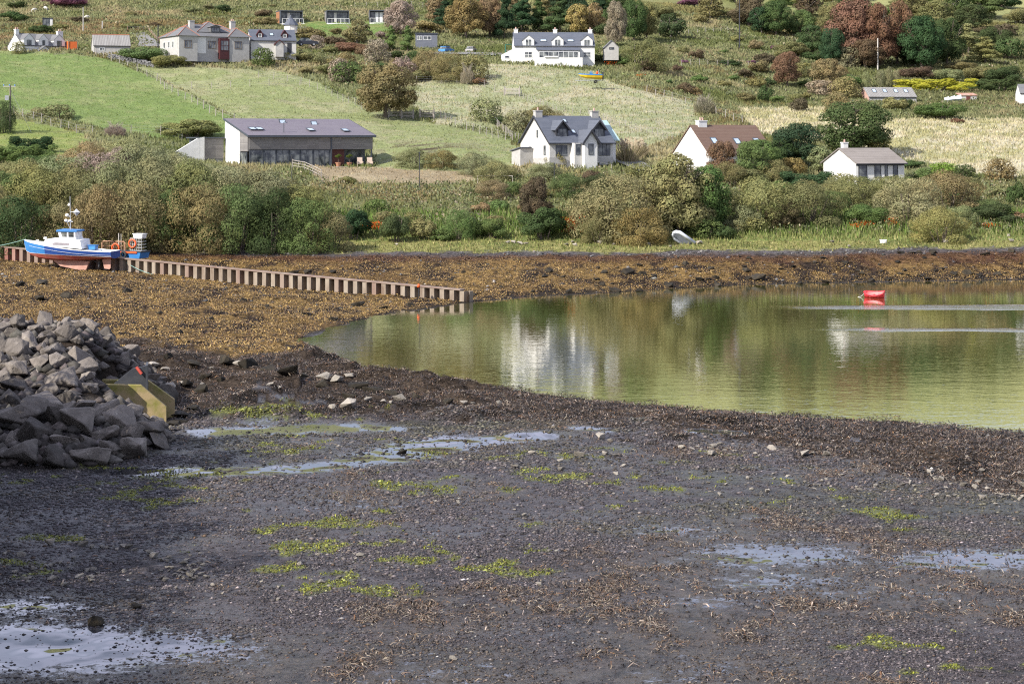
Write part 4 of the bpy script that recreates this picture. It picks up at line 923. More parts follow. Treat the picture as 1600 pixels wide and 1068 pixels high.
def crown_mesh(kind, seed, n, size, asp=.42, up=.6):
    r = random.Random(seed); L = crown_lobes(kind, r); C = np.array([l[0] for l in L]); S = np.array([l[1] for l in L])
    wgt = S[:, 0]*S[:, 2]; wgt = wgt/wgt.sum(); P = []; O = []
    while sum(map(len, P)) < n:
        i = rng.choice(len(L), n, p=wgt); u = unit(n); k = 1-np.abs(rng.normal(0, .16, n))+rng.normal(0, .03, n)
        p = C[i]+u*S[i]*k[:, None]
        ok = (p[:, 2] > .01) & (u[:, 2] > -.75)
        dd = (((p[:, None, :]-C[None])/S[None])**2).sum(-1); dd[np.arange(n), i] = 9
        ok &= dd.min(1) > .42
        if kind == 'hedge': ok &= p[:, 2] < .97+rng.random(n)*.1
        P.append(p[ok]); O.append(u[ok])
    p = np.concatenate(P)[:n]; o = np.concatenate(O)[:n]; n = len(p)
    c0 = p-np.array((0, 0, .4)); c0 /= np.linalg.norm(c0, axis=1)[:, None]
    nrm = o*1.1+c0*.25+rng.normal(0, .34, (n, 3)); nrm /= np.linalg.norm(nrm, axis=1)[:, None]
    t = c0*.5+np.array((0, 0, up))+rng.normal(0, .45, (n, 3)); t -= nrm*(t*nrm).sum(1)[:, None]; t /= np.linalg.norm(t, axis=1)[:, None]+1e-6
    s = np.cross(nrm, t); l = size*rng.uniform(.6, 1.35, (n, 1)); t = t*l*.5; s = s*l*.5*asp
    V = np.stack([p-t, p+s, p+t, p-s], 1).reshape(-1, 3)
    return npmesh(kind+'_crown', V, np.arange(4*n).reshape(-1, 4), LEAF)
def trunk_mesh(kind, seed, m):
    r = random.Random(seed); mb = MB()
    if kind in ('round', 'bare'):
        f = .28 if kind == 'round' else .12
        mb.tube([(0, 0, -.06), (.01, 0, f*.6), (.0, .01, f)], .035, .028, 7)
        for i in range(9 if kind == 'round' else 16):
            a = r.uniform(0, 6.28); q = r.uniform(.16, .34); h = r.uniform(.55, .92); j = Vector((.0, 0, f*r.uniform(.6, 1)))
            m1 = Vector((math.cos(a)*q*.45, math.sin(a)*q*.45, f+(h-f)*.5)); e = Vector((math.cos(a)*q, math.sin(a)*q, h))
            mb.tube([j, m1, e], .017, .004, 5)
            for b in range(3 if kind == 'round' else 6):
                a2 = a+r.uniform(-1, 1); t = r.uniform(.25, .9); s0 = m1.lerp(e, t)
                mb.tube([s0, s0+Vector((math.cos(a2)*.11, math.sin(a2)*.11, r.uniform(.03, .15)))], .006, .002, 4)
    elif kind in ('conifer', 'poplar'):
        mb.tube([(0, 0, -.06), (0, .005, .4), (.004, 0, .93)], .022, .004, 6)
        for i in range(10):
            a = r.uniform(0, 6.28); z = .12+.07*i; q = .26*(1-z) if kind == 'conifer' else .12
            mb.tube([(0, 0, z), (q*math.cos(a), q*math.sin(a), z+(.02 if kind == 'conifer' else .12))], .007, .002, 4)
    else:
        for i in range(7):
            a = r.uniform(0, 6.28); q = r.uniform(.1, .3)
            mb.tube([(q*.3*math.cos(a), q*.3*math.sin(a), -.05), (q*.7*math.cos(a), q*.7*math.sin(a), .3), (q*math.cos(a), q*math.sin(a), .62)], .014, .004, 5)
    return mb.mesh(kind+'_trunk', m)
def twig_mesh(seed, n=2600):                  # a leafless bush: fine upright twigs only
    a = rng.uniform(0, 6.28, n); q = np.sqrt(rng.random(n))*.42; z0 = rng.uniform(.1, .75, n)*(1-.5*q/.42); b = a+rng.normal(0, .6, n)
    p = np.stack([np.cos(a)*q, np.sin(a)*q, z0], -1); t = np.stack([np.cos(b)*.45, np.sin(b)*.45, rng.uniform(.4, 1.1, n)], -1); t *= (rng.uniform(.08, .2, n)/np.linalg.norm(t, axis=1))[:, None]
    s = np.cross(t, rng.normal(size=(n, 3))); s *= (.007/np.linalg.norm(s, axis=1))[:, None]
    return npmesh('twig_crown', np.stack([p-s, p+s, p+t], 1).reshape(-1, 3), np.arange(3*n).reshape(-1, 3), LEAF)
PROTO = {}
for i in range(4): PROTO[('willow', 'L', i)] = (crown_mesh('willow', 10+i, 15000, .034, .34, .8), trunk_mesh('willow', i, BARK))
for i in range(3): PROTO[('willow', 'S', i)] = (crown_mesh('willow', 20+i, 2400, .075, .45, .8), trunk_mesh('willow', 5+i, BARK))
for i in range(3): PROTO[('scrub', 'S', i)] = (crown_mesh('scrub', 30+i, 2400, .075, .5, .4), trunk_mesh('willow', 8+i, BARK))
for i in range(2): PROTO[('scrub', 'L', i)] = (crown_mesh('scrub', 35+i, 11000, .038, .5, .4), trunk_mesh('willow', 11+i, BARK))
for i in range(3): PROTO[('round', 'L', i)] = (crown_mesh('round', 40+i, 12000, .035, .6, .2), trunk_mesh('round', i, BARK))
for i in range(2): PROTO[('round', 'S', i)] = (crown_mesh('round', 45+i, 3000, .065, .6, .2), trunk_mesh('round', 5+i, PBARK))
for i in range(2): PROTO[('conifer', 'L', i)] = (crown_mesh('conifer', 50+i, 6500, .05, .4, -.15), trunk_mesh('conifer', i, BARK))
PROTO[('poplar', 'L', 0)] = (crown_mesh('poplar', 60, 3000, .06, .4, .8), trunk_mesh('poplar', 0, BARK))
for i in range(2): PROTO[('hedge', 'L', i)] = (crown_mesh('hedge', 70+i, 7500, .05, .6, .3), trunk_mesh('willow', 16+i, BARK))
for i in range(2): PROTO[('bare', 'S', i)] = (twig_mesh(i), trunk_mesh('bare', 20+i, PBARK))

PAL = {'olive': (.140, .134, .060), 'dark green': (.046, .066, .027), 'green': (.078, .110, .040), 'brownish': (.155, .122, .064), 'russet': (.125, .078, .050), 'greyish': (.20, .17, .13),
       'golden': (.175, .145, .060), 'yellow green': (.26, .27, .035), 'sage': (.155, .157, .083), 'deep green': (.030, .052, .026), 'bright green': (.10, .16, .03), 'dark brown': (.085, .066, .042), 'purple': (.13, .06, .085)}
MARKS = [('blue hulled boat', 110, 400), ('work barge', 200, 392), ('long modern house', 480, 240), ('timber annex', 320, 235), ('house with dark dormers', 895, 225), ('brown roofed house', 1130, 235), ('low bungalow', 1350, 262), ('pink gabled barn', 1385, 152),
         ('upper white house', 862, 75), ('small white shed', 953, 75), ('yellow boat', 921, 122), ('bungalow with red ridges', 322, 65), ('grey barn', 172, 68), ('house with three white dormers', 60, 68), ('cottage with red dormers', 428, 66), ('middle glazed cabin', 527, 26),
         ('cabin with white doors', 592, 26), ('grey cabin', 665, 60), ('blue car', 702, 80), ('silver car', 744, 80), ('field gates', 645, 186), ('lone brown tree', 602, 150), ('white inflatable dinghy', 1065, 370), ('red dinghy', 1368, 460), ('rusty roofed shed', 1512, 150), ('bare pale pole', 1371, 85), ('stone wall', 210, 100), ('pylon with crossarm', 12, 180), ('picket of white rails', 480, 268), ('quay wall end', 735, 460)]
USED = {}
def autolabel(px, py, desc, ok=None):
    ms = sorted(MARKS, key=lambda m: (m[1]-px)**2+((m[2]-py)*1.6)**2)
    for k in range(6):
        nm, mx_, my = ms[k]; dx, dy = px-mx_, py-my; c = []
        side = sorted([m for m in ms if m[0] != nm and (m[1]-mx_)*dx > 0], key=lambda m: abs(m[1]-mx_)+2*abs(m[2]-my))
        if abs(dy) > .7*abs(dx): c = [('uphill of the ' if dy < 0 else 'downhill of the ')+nm]
        if side: c += [('beside the ' if abs(dx) < 70 else 'between the ')+nm+(', on its side facing the ' if abs(dx) < 70 else ' and the ')+side[0][0]]
        if dy < -25: c.append('well above the '+nm)
        if dy > 25: c.append('well below the '+nm)
        for s in c:
            l = desc+' '+s
            if l not in USED and len(l.split()) <= 16: USED[l] = 1; return l
    return desc+' among others on the hill'
NOUN = {'willow': 'willow bush', 'scrub': 'bush', 'round': 'tree', 'conifer': 'conifer', 'poplar': 'poplar', 'hedge': 'hedge', 'bare': 'leafless bush'}
def plant(kind, px, py, w_, h, col, label=None, d=None, dp=None, noun=None, sz=None):
    if kind == 'scrub': h = max(h, .42*w_)
    d = d or hit(px, py); s = d/F; W_, H = w_*s, h*s
    key = [k for k in PROTO if k[0] == kind]; big = [k for k in key if k[1] == ('L' if max(w_, h) > 48 else 'S')] or key
    cr, tr = PROTO[random.choice(big)]
    tree = kind in ('round', 'conifer', 'poplar')
    nm = {'round': 'broadleaf_tree', 'conifer': 'conifer_tree', 'poplar': 'poplar_tree', 'hedge': 'hedge', 'willow': 'willow_bush', 'scrub': 'bush', 'bare': 'leafless_bush'}[kind]
    szw = 'large' if w_*h > 7000 else 'low' if h < w_*.55 and kind != 'hedge' else 'small' if w_*h < 900 else 'long' if kind == 'hedge' and w_ > 3*h else 'tall' if h > 1.5*w_ else ''
    desc = ' '.join(x for x in (szw, col, noun or NOUN[kind]) if x)
    z = float(tz(px, d)[0])-.12
    rz = random.uniform(0, 6.28) if kind != 'hedge' else -math.atan((px-800)/F)
    o = empty(nm, ((px-800)/F*d, d, z), rz, label or autolabel(px, py-h*.5, desc), 'tree' if tree else 'hedge' if kind == 'hedge' else 'bush',
              {'tree': 'trees on the hillside', 'hedge': 'hedges', 'bush': 'bushes of the hillside and shore bank'}['tree' if tree else 'hedge' if kind == 'hedge' else 'bush'])
    dpt = dp*s if dp else (W_ if kind != 'hedge' else min(W_*.35, 3.5))
    k = 1.12 if kind in ('willow', 'scrub', 'round') else 1.3 if kind == 'conifer' else 1.1
    o.scale = (W_*k, dpt*k, H*1.03)
    b = np.array(PAL[col])*1.48*random.uniform(.86, 1.16)*np.array([random.uniform(.93, 1.07) for _ in range(3)])
    c = bpy.data.objects.new('crown', cr); link(c, o); c.color = (*b, 1)
    t = bpy.data.objects.new('trunk' if tree else 'stems', tr); link(t, o)
    return o
random.seed(5)
V = [('round', 1128, 285, 46, 66, 'russet', None, 247), ('round', 1170, 285, 60, 68, 'green', None, 246), ('willow', 1206, 285, 54, 46, 'olive', None, 246), ('willow', 1140, 290, 60, 42, 'olive', None, 243), ('hedge', 1376, 298, 66, 30, 'deep green', 'clipped dark hedge in front of the low bungalow windows', 240), ('willow', 1318, 298, 48, 36, 'olive', None, 240), ('scrub', 22, 35, 44, 22, 'dark green'), ('scrub', 65, 52, 40, 16, 'dark green'), ('scrub', 95, 46, 26, 12, 'olive'), ('willow', 29, 84, 20, 21, 'olive'), ('scrub', 100, 12, 70, 12, 'purple', None, None, None, 'heather patch'), ('scrub', 30, 14, 36, 10, 'dark green'),
     ('scrub', 228, 97, 76, 18, 'green'), ('scrub', 268, 104, 56, 14, 'olive'), ('scrub', 282, 84, 16, 10, 'green'), ('scrub', 375, 83, 30, 11, 'russet'), ('scrub', 205, 45, 30, 8, 'olive'), ('scrub', 350, 18, 26, 14, 'dark green'),
     ('willow', 411, 84, 36, 30, 'green', 'round green bush in front of the cottage with red dormers', 357), ('scrub', 485, 62, 44, 24, 'olive'), ('willow', 495, 78, 24, 24, 'greyish'), ('scrub', 515, 84, 32, 16, 'olive'), ('scrub', 470, 96, 44, 18, 'olive'), ('scrub', 415, 40, 40, 14, 'olive'), ('scrub', 412, 27, 26, 16, 'dark brown'),
     ('round', 558, 70, 46, 38, 'olive'), ('scrub', 540, 84, 56, 20, 'russet'), ('scrub', 520, 70, 40, 16, 'dark brown'), ('scrub', 566, 88, 30, 22, 'russet'), ('willow', 590, 97, 38, 38, 'greyish'), ('round', 626, 56, 50, 54, 'greyish'), ('conifer', 611, 80, 26, 40, 'green'), ('conifer', 637, 82, 26, 42, 'green'), ('scrub', 668, 50, 48, 22, 'brownish'), ('scrub', 618, 92, 40, 14, 'dark green'),
     ('round', 728, 60, 62, 62, 'golden'), ('round', 765, 58, 46, 60, 'brownish'), ('conifer', 788, 62, 36, 66, 'deep green'), ('conifer', 815, 52, 50, 60, 'deep green'), ('conifer', 842, 50, 34, 54, 'dark green'), ('conifer', 875, 52, 56, 58, 'dark green'), ('round', 905, 54, 40, 46, 'golden'), ('round', 928, 52, 34, 46, 'brownish'), ('round', 961, 74, 34, 72, 'greyish'), ('round', 990, 66, 44, 66, 'dark green'), ('round', 1010, 62, 40, 56, 'olive'), ('round', 1048, 60, 46, 38, 'dark green'), ('scrub', 945, 55, 36, 24, 'dark green'), ('scrub', 1035, 30, 60, 24, 'olive'), ('scrub', 1092, 36, 26, 18, 'olive'), ('scrub', 1130, 28, 40, 12, 'olive'), ('scrub', 1080, 10, 40, 14, 'purple', None, None, None, 'heather patch'),
     ('hedge', 944, 98, 60, 14, 'dark green'), ('willow', 1008, 112, 70, 52, 'olive'), ('scrub', 982, 104, 50, 24, 'green'), ('scrub', 1012, 112, 30, 24, 'dark brown'), ('scrub', 1058, 112, 20, 14, 'dark brown'), ('scrub', 1090, 94, 28, 22, 'dark brown'), ('scrub', 1073, 148, 32, 24, 'dark brown'), ('scrub', 1088, 152, 18, 20, 'brownish'), ('scrub', 1164, 122, 26, 18, 'dark brown'), ('scrub', 1142, 104, 30, 14, 'dark green'), ('bare', 1101, 178, 36, 36, 'greyish'), ('scrub', 1180, 78, 26, 20, 'brownish'), ('scrub', 1196, 100, 36, 22, 'dark brown'), ('scrub', 1196, 160, 26, 34, 'dark green'), ('scrub', 1165, 158, 30, 18, 'olive'), ('scrub', 1130, 135, 28, 12, 'olive'),
     ('willow', 532, 128, 34, 38, 'greyish'), ('willow', 543, 130, 48, 36, 'green'), ('scrub', 515, 116, 44, 20, 'olive'), ('willow', 630, 124, 40, 36, 'greyish'), ('willow', 672, 122, 54, 46, 'brownish'), ('willow', 704, 126, 56, 46, 'olive'), ('willow', 738, 126, 46, 42, 'olive'), ('bare', 730, 132, 22, 38, 'greyish'), ('scrub', 749, 132, 24, 14, 'russet'), ('scrub', 655, 128, 36, 24, 'olive'),
     ('round', 602, 184, 92, 84, 'brownish', 'lone brown leaved tree standing at the fence by the field gates'), ('willow', 760, 190, 46, 38, 'sage'), ('scrub', 785, 196, 32, 18, 'dark green'), ('willow', 845, 204, 66, 40, 'olive'), ('willow', 808, 206, 44, 36, 'sage'),
     ('willow', 8, 208, 34, 54, 'dark green'), ('hedge', 52, 238, 68, 26, 'deep green'), ('hedge', 40, 256, 90, 30, 'green'), ('willow', 60, 182, 26, 16, 'sage'), ('willow', 92, 185, 44, 24, 'sage'), ('bare', 180, 214, 34, 28, 'greyish'), ('scrub', 300, 216, 90, 22, 'olive'), ('scrub', 255, 208, 30, 14, 'sage'), ('scrub', 15, 250, 30, 22, 'dark brown'),
     ('willow', 645, 262, 56, 32, 'sage'), ('willow', 690, 263, 52, 30, 'olive'), ('willow', 742, 272, 54, 36, 'sage'), ('willow', 775, 286, 60, 36, 'olive'), ('scrub', 545, 288, 28, 16, 'olive'), ('scrub', 520, 246, 24, 8, 'green'),
     ('scrub', 553, 374, 60, 60, 'deep green'), ('scrub', 618, 378, 48, 60, 'dark green', 'dark shrub with pale seed heads standing on the shore bank'), ('scrub', 660, 374, 44, 44, 'olive'), ('willow', 716, 374, 50, 50, 'green'), ('scrub', 690, 376, 40, 26, 'green'), ('scrub', 770, 372, 60, 40, 'green'),
     ('round', 838, 352, 50, 76, 'dark brown'), ('scrub', 850, 374, 76, 64, 'dark green'), ('willow', 888, 308, 56, 40, 'green'), ('scrub', 924, 288, 34, 28, 'dark brown'), ('willow', 868, 262, 32, 26, 'olive'), ('willow', 850, 282, 50, 30, 'sage'),
     ('willow', 972, 372, 150, 104, 'olive', 'large olive willow dome on the bank behind the shore grass'), ('willow', 1000, 382, 76, 62, 'golden'), ('willow', 935, 380, 50, 50, 'olive'), ('round', 1062, 368, 112, 126, 'olive', 'tall olive and brown tree rising from the bank below the brown roofed house'), ('round', 1104, 364, 74, 104, 'green'), ('round', 1046, 340, 70, 78, 'brownish'), ('willow', 1105, 372, 46, 36, 'green'), ('scrub', 1060, 360, 36, 28, 'bright green'), ('scrub', 1130, 372, 40, 28, 'dark green'),
     ('willow', 1190, 356, 120, 84, 'olive'), ('willow', 1160, 362, 60, 46, 'sage'), ('willow', 1262, 354, 110, 72, 'olive'), ('willow', 1225, 360, 60, 50, 'dark brown'), ('hedge', 1264, 298, 86, 32, 'deep green'), ('willow', 1236, 270, 44, 24, 'golden'), ('willow', 1300, 330, 54, 34, 'green'),
     ('round', 1130, 256, 40, 40, 'russet'), ('round', 1185, 272, 66, 54, 'green'), ('scrub', 1160, 288, 90, 34, 'olive'), ('scrub', 1215, 290, 60, 24, 'brownish'), ('round', 1334, 244, 116, 84, 'dark green', 'large dark green rounded tree behind the low bungalow'), ('round', 1248, 262, 80, 70, 'deep green'), ('round', 1222, 262, 50, 48, 'dark green'), ('round', 1282, 270, 40, 40, 'sage'), ('round', 1372, 248, 44, 36, 'olive'),
     ('scrub', 1318, 282, 44, 24, 'olive'), ('scrub', 1368, 286, 40, 20, 'deep green'), ('scrub', 1398, 284, 30, 18, 'olive'), ('willow', 1472, 276, 46, 24, 'bright green'), ('willow', 1445, 280, 34, 20, 'green'), ('scrub', 1425, 262, 36, 14, 'dark green'),
     ('willow', 1335, 322, 84, 50, 'olive'), ('willow', 1310, 308, 50, 34, 'sage'), ('willow', 1420, 350, 100, 76, 'sage'), ('willow', 1480, 330, 110, 64, 'brownish'), ('willow', 1400, 316, 80, 44, 'olive'), ('willow', 1470, 378, 84, 56, 'golden'), ('willow', 1500, 362, 50, 44, 'sage'), ('scrub', 1555, 350, 90, 40, 'dark green'), ('scrub', 1592, 322, 40, 46, 'dark green'), ('scrub', 1560, 306, 40, 22, 'olive'), ('scrub', 1350, 350, 80, 40, 'green'), ('scrub', 1590, 350, 30, 24, 'russet'),
     ('round', 1230, 136, 46, 54, 'russet'), ('round', 1292, 142, 54, 50, 'brownish'), ('willow', 1320, 152, 46, 34, 'olive'), ('scrub', 1250, 174, 32, 28, 'dark brown'), ('willow', 1308, 176, 40, 34, 'brownish'), ('willow', 1282, 150, 46, 26, 'greyish'), ('willow', 1325, 106, 34, 34, 'sage'), ('poplar', 1353, 138, 12, 28, 'sage'), ('poplar', 1376, 138, 14, 30, 'sage'), ('poplar', 1388, 138, 16, 34, 'sage'), ('poplar', 1400, 138, 14, 30, 'sage'),
     ('hedge', 1462, 142, 116, 20, 'yellow green'), ('scrub', 1395, 172, 46, 26, 'olive'), ('scrub', 1412, 170, 30, 22, 'dark green'), ('scrub', 1437, 178, 26, 24, 'olive'), ('scrub', 1470, 186, 80, 16, 'green'), ('scrub', 1495, 192, 24, 9, 'russet'),
     ('round', 1335, 100, 84, 98, 'russet'), ('round', 1375, 104, 60, 96, 'russet'), ('round', 1402, 102, 56, 98, 'russet'), ('round', 1300, 104, 40, 60, 'deep green'), ('round', 1352, 108, 60, 46, 'dark brown'), ('round', 1440, 112, 66, 86, 'deep green'), ('round', 1480, 104, 60, 76, 'dark green'), ('round', 1425, 106, 40, 50, 'dark green'), ('round', 1250, 58, 50, 42, 'green'), ('round', 1302, 62, 46, 60, 'olive'), ('round', 1212, 56, 50, 54, 'dark green'), ('round', 1170, 42, 60, 46, 'dark brown'), ('round', 1190, 52, 40, 40, 'deep green'), ('round', 1270, 84, 50, 44, 'dark green'), ('scrub', 1238, 92, 56, 34, 'olive'), ('scrub', 1285, 98, 60, 26, 'dark green'), ('round', 1465, 46, 60, 44, 'olive'), ('round', 1520, 48, 60, 40, 'dark green'), ('scrub', 1530, 60, 50, 22, 'dark brown'), ('scrub', 1440, 124, 60, 18, 'dark brown'), ('scrub', 1480, 128, 50, 28, 'sage'), ('scrub', 1530, 126, 60, 30, 'olive'), ('scrub', 1575, 130, 60, 34, 'dark green'), ('hedge', 1560, 144, 90, 22, 'dark green'), ('scrub', 1500, 112, 50, 22, 'olive'), ('scrub', 1450, 22, 26, 10, 'purple', None, None, None, 'heather patch'), ('scrub', 1540, 62, 22, 9, 'purple', None, None, None, 'heather patch'), ('scrub', 1212, 78, 22, 10, 'purple', None, None, None, 'heather patch'), ('round', 1110, 30, 40, 34, 'olive'), ('round', 1565, 14, 60, 26, 'deep green'),
     ('scrub', 1068, 100, 16, 8, 'purple', None, None, None, 'heather patch'), ('scrub', 1175, 100, 18, 8, 'purple', None, None, None, 'heather patch'), ('round', 880, 20, 60, 30, 'deep green'), ('round', 960, 22, 60, 34, 'dark green'), ('round', 760, 16, 70, 30, 'brownish'), ('round', 690, 22, 50, 34, 'brownish')]
for v in V: plant(*v)
# the wood on the upper right slope and loose scrub, filled in round the trees already placed
WOODP = [(1130, 15), (1290, 30), (1310, 105), (1500, 110), (1590, 95), (1600, 10), (1400, -10), (1130, -10)]
def free(px, py, w_): return all(abs(px-v[1]) > .34*(v[3]+w_) or abs(py-v[2]) > 14 for v in V)
def fill(n, P, kinds, cols, ws, asp, gap=True):
    xs = [p[0] for p in P]; ys = [p[1] for p in P]; c = 0; t = 0
    while c < n and t < 4000:
        t += 1; px = random.uniform(min(xs), max(xs)); py = random.uniform(min(ys), max(ys))
        if not inpoly(np.array([px]), np.array([py]), P)[0]: continue
        w_ = random.uniform(*ws); h = w_*random.uniform(*asp); k = random.choice(kinds)
        if 470 < px < 760 and 255 < py < 322: continue
        if gap and (not free(px, py, w_) or any(abs(px-m[1]) < 34 and abs(py-m[2]-6) < 22 for m in MARKS)): continue
        v = (k, px, py, w_, h, random.choice(cols)); V.append(v); plant(*v); c += 1
fill(36, WOODP, ['round', 'round', 'scrub', 'conifer'], ['dark green', 'deep green', 'olive', 'green', 'dark brown', 'olive'], (34, 62), (.6, 1.0))
fill(14, [(1180, 70), (1330, 90), (1330, 160), (1180, 165)], ['scrub', 'willow'], ['olive', 'dark green', 'brownish', 'green', 'sage'], (20, 40), (.45, .8))
fill(8, [(1000, 60), (1200, 50), (1200, 160), (1110, 150), (960, 115)], ['scrub'], ['olive', 'olive', 'dark green', 'green', 'sage'], (14, 28), (.4, .75))
fill(14, [(470, 50), (720, 62), (790, 90), (640, 110), (480, 120), (440, 100)], ['scrub', 'willow'], ['olive', 'brownish', 'dark green', 'greyish', 'sage'], (20, 38), (.5, .8))
fill(20, [(660, 10), (1010, 5), (1010, 45), (780, 50), (660, 45)], ['round', 'conifer', 'scrub'], ['dark green', 'deep green', 'brownish', 'olive'], (30, 50), (.8, 1.2), False)
fill(8, [(0, 10), (440, 8), (440, 34), (330, 40), (0, 55)], ['scrub'], ['olive', 'brownish', 'dark brown', 'sage'], (14, 30), (.35, .6))
fill(34, [(830, 275), (1600, 280), (1600, 365), (760, 372), (560, 372), (560, 300)], ['willow', 'scrub'], ['olive', 'sage', 'green', 'dark green', 'brownish'], (30, 56), (.55, .8))
# the willow thicket along the shore behind the boat
TH = [(30, 398, 120, 96, 'dark green'), (95, 396, 90, 84, 'brownish'), (150, 398, 100, 110, 'brownish'), (205, 394, 110, 116, 'olive'), (262, 392, 90, 96, 'green'), (315, 394, 110, 110, 'olive'), (370, 394, 100, 112, 'green'), (425, 394, 100, 100, 'dark green'), (478, 394, 90, 88, 'green'), (518, 392, 70, 66, 'olive'),
      (-30, 380, 120, 100, 'olive'), (60, 350, 110, 90, 'olive'), (120, 352, 110, 96, 'olive'), (180, 352, 110, 104, 'sage'), (240, 350, 120, 104, 'sage'), (300, 350, 120, 100, 'olive'), (358, 350, 110, 92, 'sage'), (415, 352, 110, 88, 'sage'), (468, 352, 90, 66, 'olive'), (10, 345, 100, 80, 'green'),
      (40, 312, 100, 64, 'olive'), (105, 312, 110, 72, 'sage'), (165, 312, 100, 84, 'greyish'), (220, 314, 110, 88, 'sage'), (280, 316, 110, 76, 'sage'), (340, 318, 100, 62, 'sage'), (395, 318, 80, 50, 'olive'), (140, 282, 90, 60, 'brownish'), (200, 282, 90, 66, 'sage'), (255, 284, 80, 56, 'sage'), (60, 284, 90, 44, 'green'), (5, 300, 70, 50, 'olive'), (310, 290, 60, 36, 'sage'), (440, 312, 70, 34, 'olive'), (-60, 340, 120, 100, 'green')]
for q in TH: plant('willow', *q)
# pampas grass clumps by the white house
def pampas(px, py, w_, h, lab):
    d = hit(px, py); s = d/F; n = 420; o = empty('pampas_grass', at(px, py), 0, lab, 'pampas grass', 'pampas grass clumps')
    X = rng.normal(0, w_*s*.16, n); Y = rng.normal(0, w_*s*.16, n); H = h*s*rng.uniform(.45, .95, n)
    tip = np.stack([X*2.2+rng.normal(0, .2, n), Y*2.2, H], -1); b = np.stack([X*.5, Y*.5, H*0-.1], -1); q = np.array((.05, 0, 0))
    npobj('leaves', np.stack([b-q, b+q, tip], 1).reshape(-1, 3), np.arange(3*n).reshape(-1, 3), GRASSM, np.repeat(mixcols([(.34, .28, .17), (.24, .22, .10)], [3, 1], n, .2), 3, 0), o)
    m = 46; a = rng.uniform(0, 6.28, m); r_ = rng.random(m)*w_*s*.42; c = np.stack([np.cos(a)*r_, np.sin(a)*r_*.6, h*s*rng.uniform(.7, 1.0, m)], -1); k = 10
    p = np.repeat(c, k, 0)+rng.normal(0, 1, (m*k, 3))*np.array((.07, .07, .28)); t = np.array((.03, 0, .16)); u = np.array((.06, 0, -.03))
    npobj('plumes', np.stack([p-t, p+u, p+t, p-u], 1).reshape(-1, 3), np.arange(4*m*k).reshape(-1, 4), GRASSM, np.repeat(mixcols([(.52, .44, .31), (.42, .33, .22)], [3, 1], m*k, .12), 4, 0), o)
pampas(979, 256, 40, 36, 'tall pale pampas grass at the corner of the white house, beside the drive'); pampas(880, 254, 30, 28, 'pale pampas grass in front of the white house windows'); pampas(1000, 246, 26, 24, 'smaller pampas grass further along the drive')
# orange montbretia flowers
for px, py, w_, h in [(893, 366, 26, 24), (903, 350, 16, 12), (930, 356, 12, 10), (1352, 356, 22, 7), (1392, 356, 14, 12), (1335, 358, 16, 5), (1225, 358, 24, 5), (1150, 360, 26, 6), (1535, 358, 40, 6), (580, 362, 30, 12), (600, 365, 16, 8), (953, 104, 14, 5), (1000, 122, 12, 4), (6, 358, 20, 20)]:
    d = hit(px, py)-.5; s = d/F; n = int(w_*h*1.3)+20
    X = (px-800)/F*d+rng.normal(0, w_*s*.3, n); Y = d+rng.normal(0, .6, n); z = zxy((px-800)/F*d, d)+h*s*rng.random(n)+.35
    tag(leafs('orange_flowers', X, Y, z, rng.uniform(.12, .24, n), mixcols([(.52, .075, .012), (.44, .13, .02), (.09, .14, .03)], [5, 2, 2.5], n, .2), GRASSM), kind='stuff')

# ---------------------------------------------------------------- the sheet pile quay wall
RUSTP = mat('rusted_steel_pile', (.17, .105, .08), (.235, .18, .14), .85, 1.1, bmp=.3, lo=.3, hi=.6, stretch=(1, 1, .25))
PALEP = mat('limy_steel_pile', (.27, .225, .172), (.13, .088, .06), .85, 1.4, bmp=.3, lo=.4, hi=.72, stretch=(1, 1, .3))
DARKP = mat('rust_red_pile', (.20, .08, .06), (.27, .16, .125), .85, 1.0, bmp=.3, stretch=(1, 1, .25))
W0 = Vector((-57.5, 195.4, 0)); W1 = Vector((-3.6, 163.2, 0)); wd = (W1-W0); WL = wd.length; wd.normalize(); wn = Vector((wd.y, -wd.x, 0))
if wn.y > 0: wn = -wn
wall = empty('sheet_pile_wall', W0, 0, 'long rusty corrugated sheet pile wall running down the shore into the bay', 'quay wall')
npile = int(WL); ztop = lambda t: (3.5+(1.02-3.5)*(t/WL)**.93)
for i in range(npile):
    t0 = i*WL/npile; p = WL/npile; mb = MB(); rr = random.Random(i)
    prof = [(0, 0), (p*.44, 0), (p*.5, -.62), (p*.94, -.62), (p*.997, 0)]
    zt = ztop(t0+p/2)-.09+rr.uniform(-.05, .03)
    vs = []; fs = []
    for k, (s, n_) in enumerate(prof):
        q = W0+wd*(t0+s)+wn*n_; q2 = q-wn*.04
        zb = zxy(q.x, q.y)-.6
        vs += [(q.x-W0.x, q.y-W0.y, zb), (q.x-W0.x, q.y-W0.y, zt), (q2.x-W0.x, q2.y-W0.y, zb), (q2.x-W0.x, q2.y-W0.y, zt)]
    for k in range(4): a = k*4; fs += [(a, a+4, a+5, a+1), (a+2, a+3, a+7, a+6), (a+1, a+5, a+7, a+3)]
    mb.add(vs, fs); mb.obj('sheet_pile', DARKP if t0 < 10 else RUSTP if t0 < 22 or rr.random() < .2 else PALEP, wall)
mb = MB(); vs = []; fs = []
for i in range(25):
    t = WL*i/24*.985
    for n_, dz in ((.04, -.09), (.04, 0), (-.72, 0), (-.72, -.09)):
        q = W0+wd*t+wn*n_; vs.append((q.x-W0.x, q.y-W0.y, ztop(t)+dz+.003))
for i in range(24):
    for k in range(4): fs.append((i*4+k, (i+1)*4+k, (i+1)*4+(k+1) % 4, i*4+(k+1) % 4))
mb.add(vs, fs+[(0, 1, 2, 3), (99, 98, 97, 96)]); mb.obj('cap', RUSTP, wall)

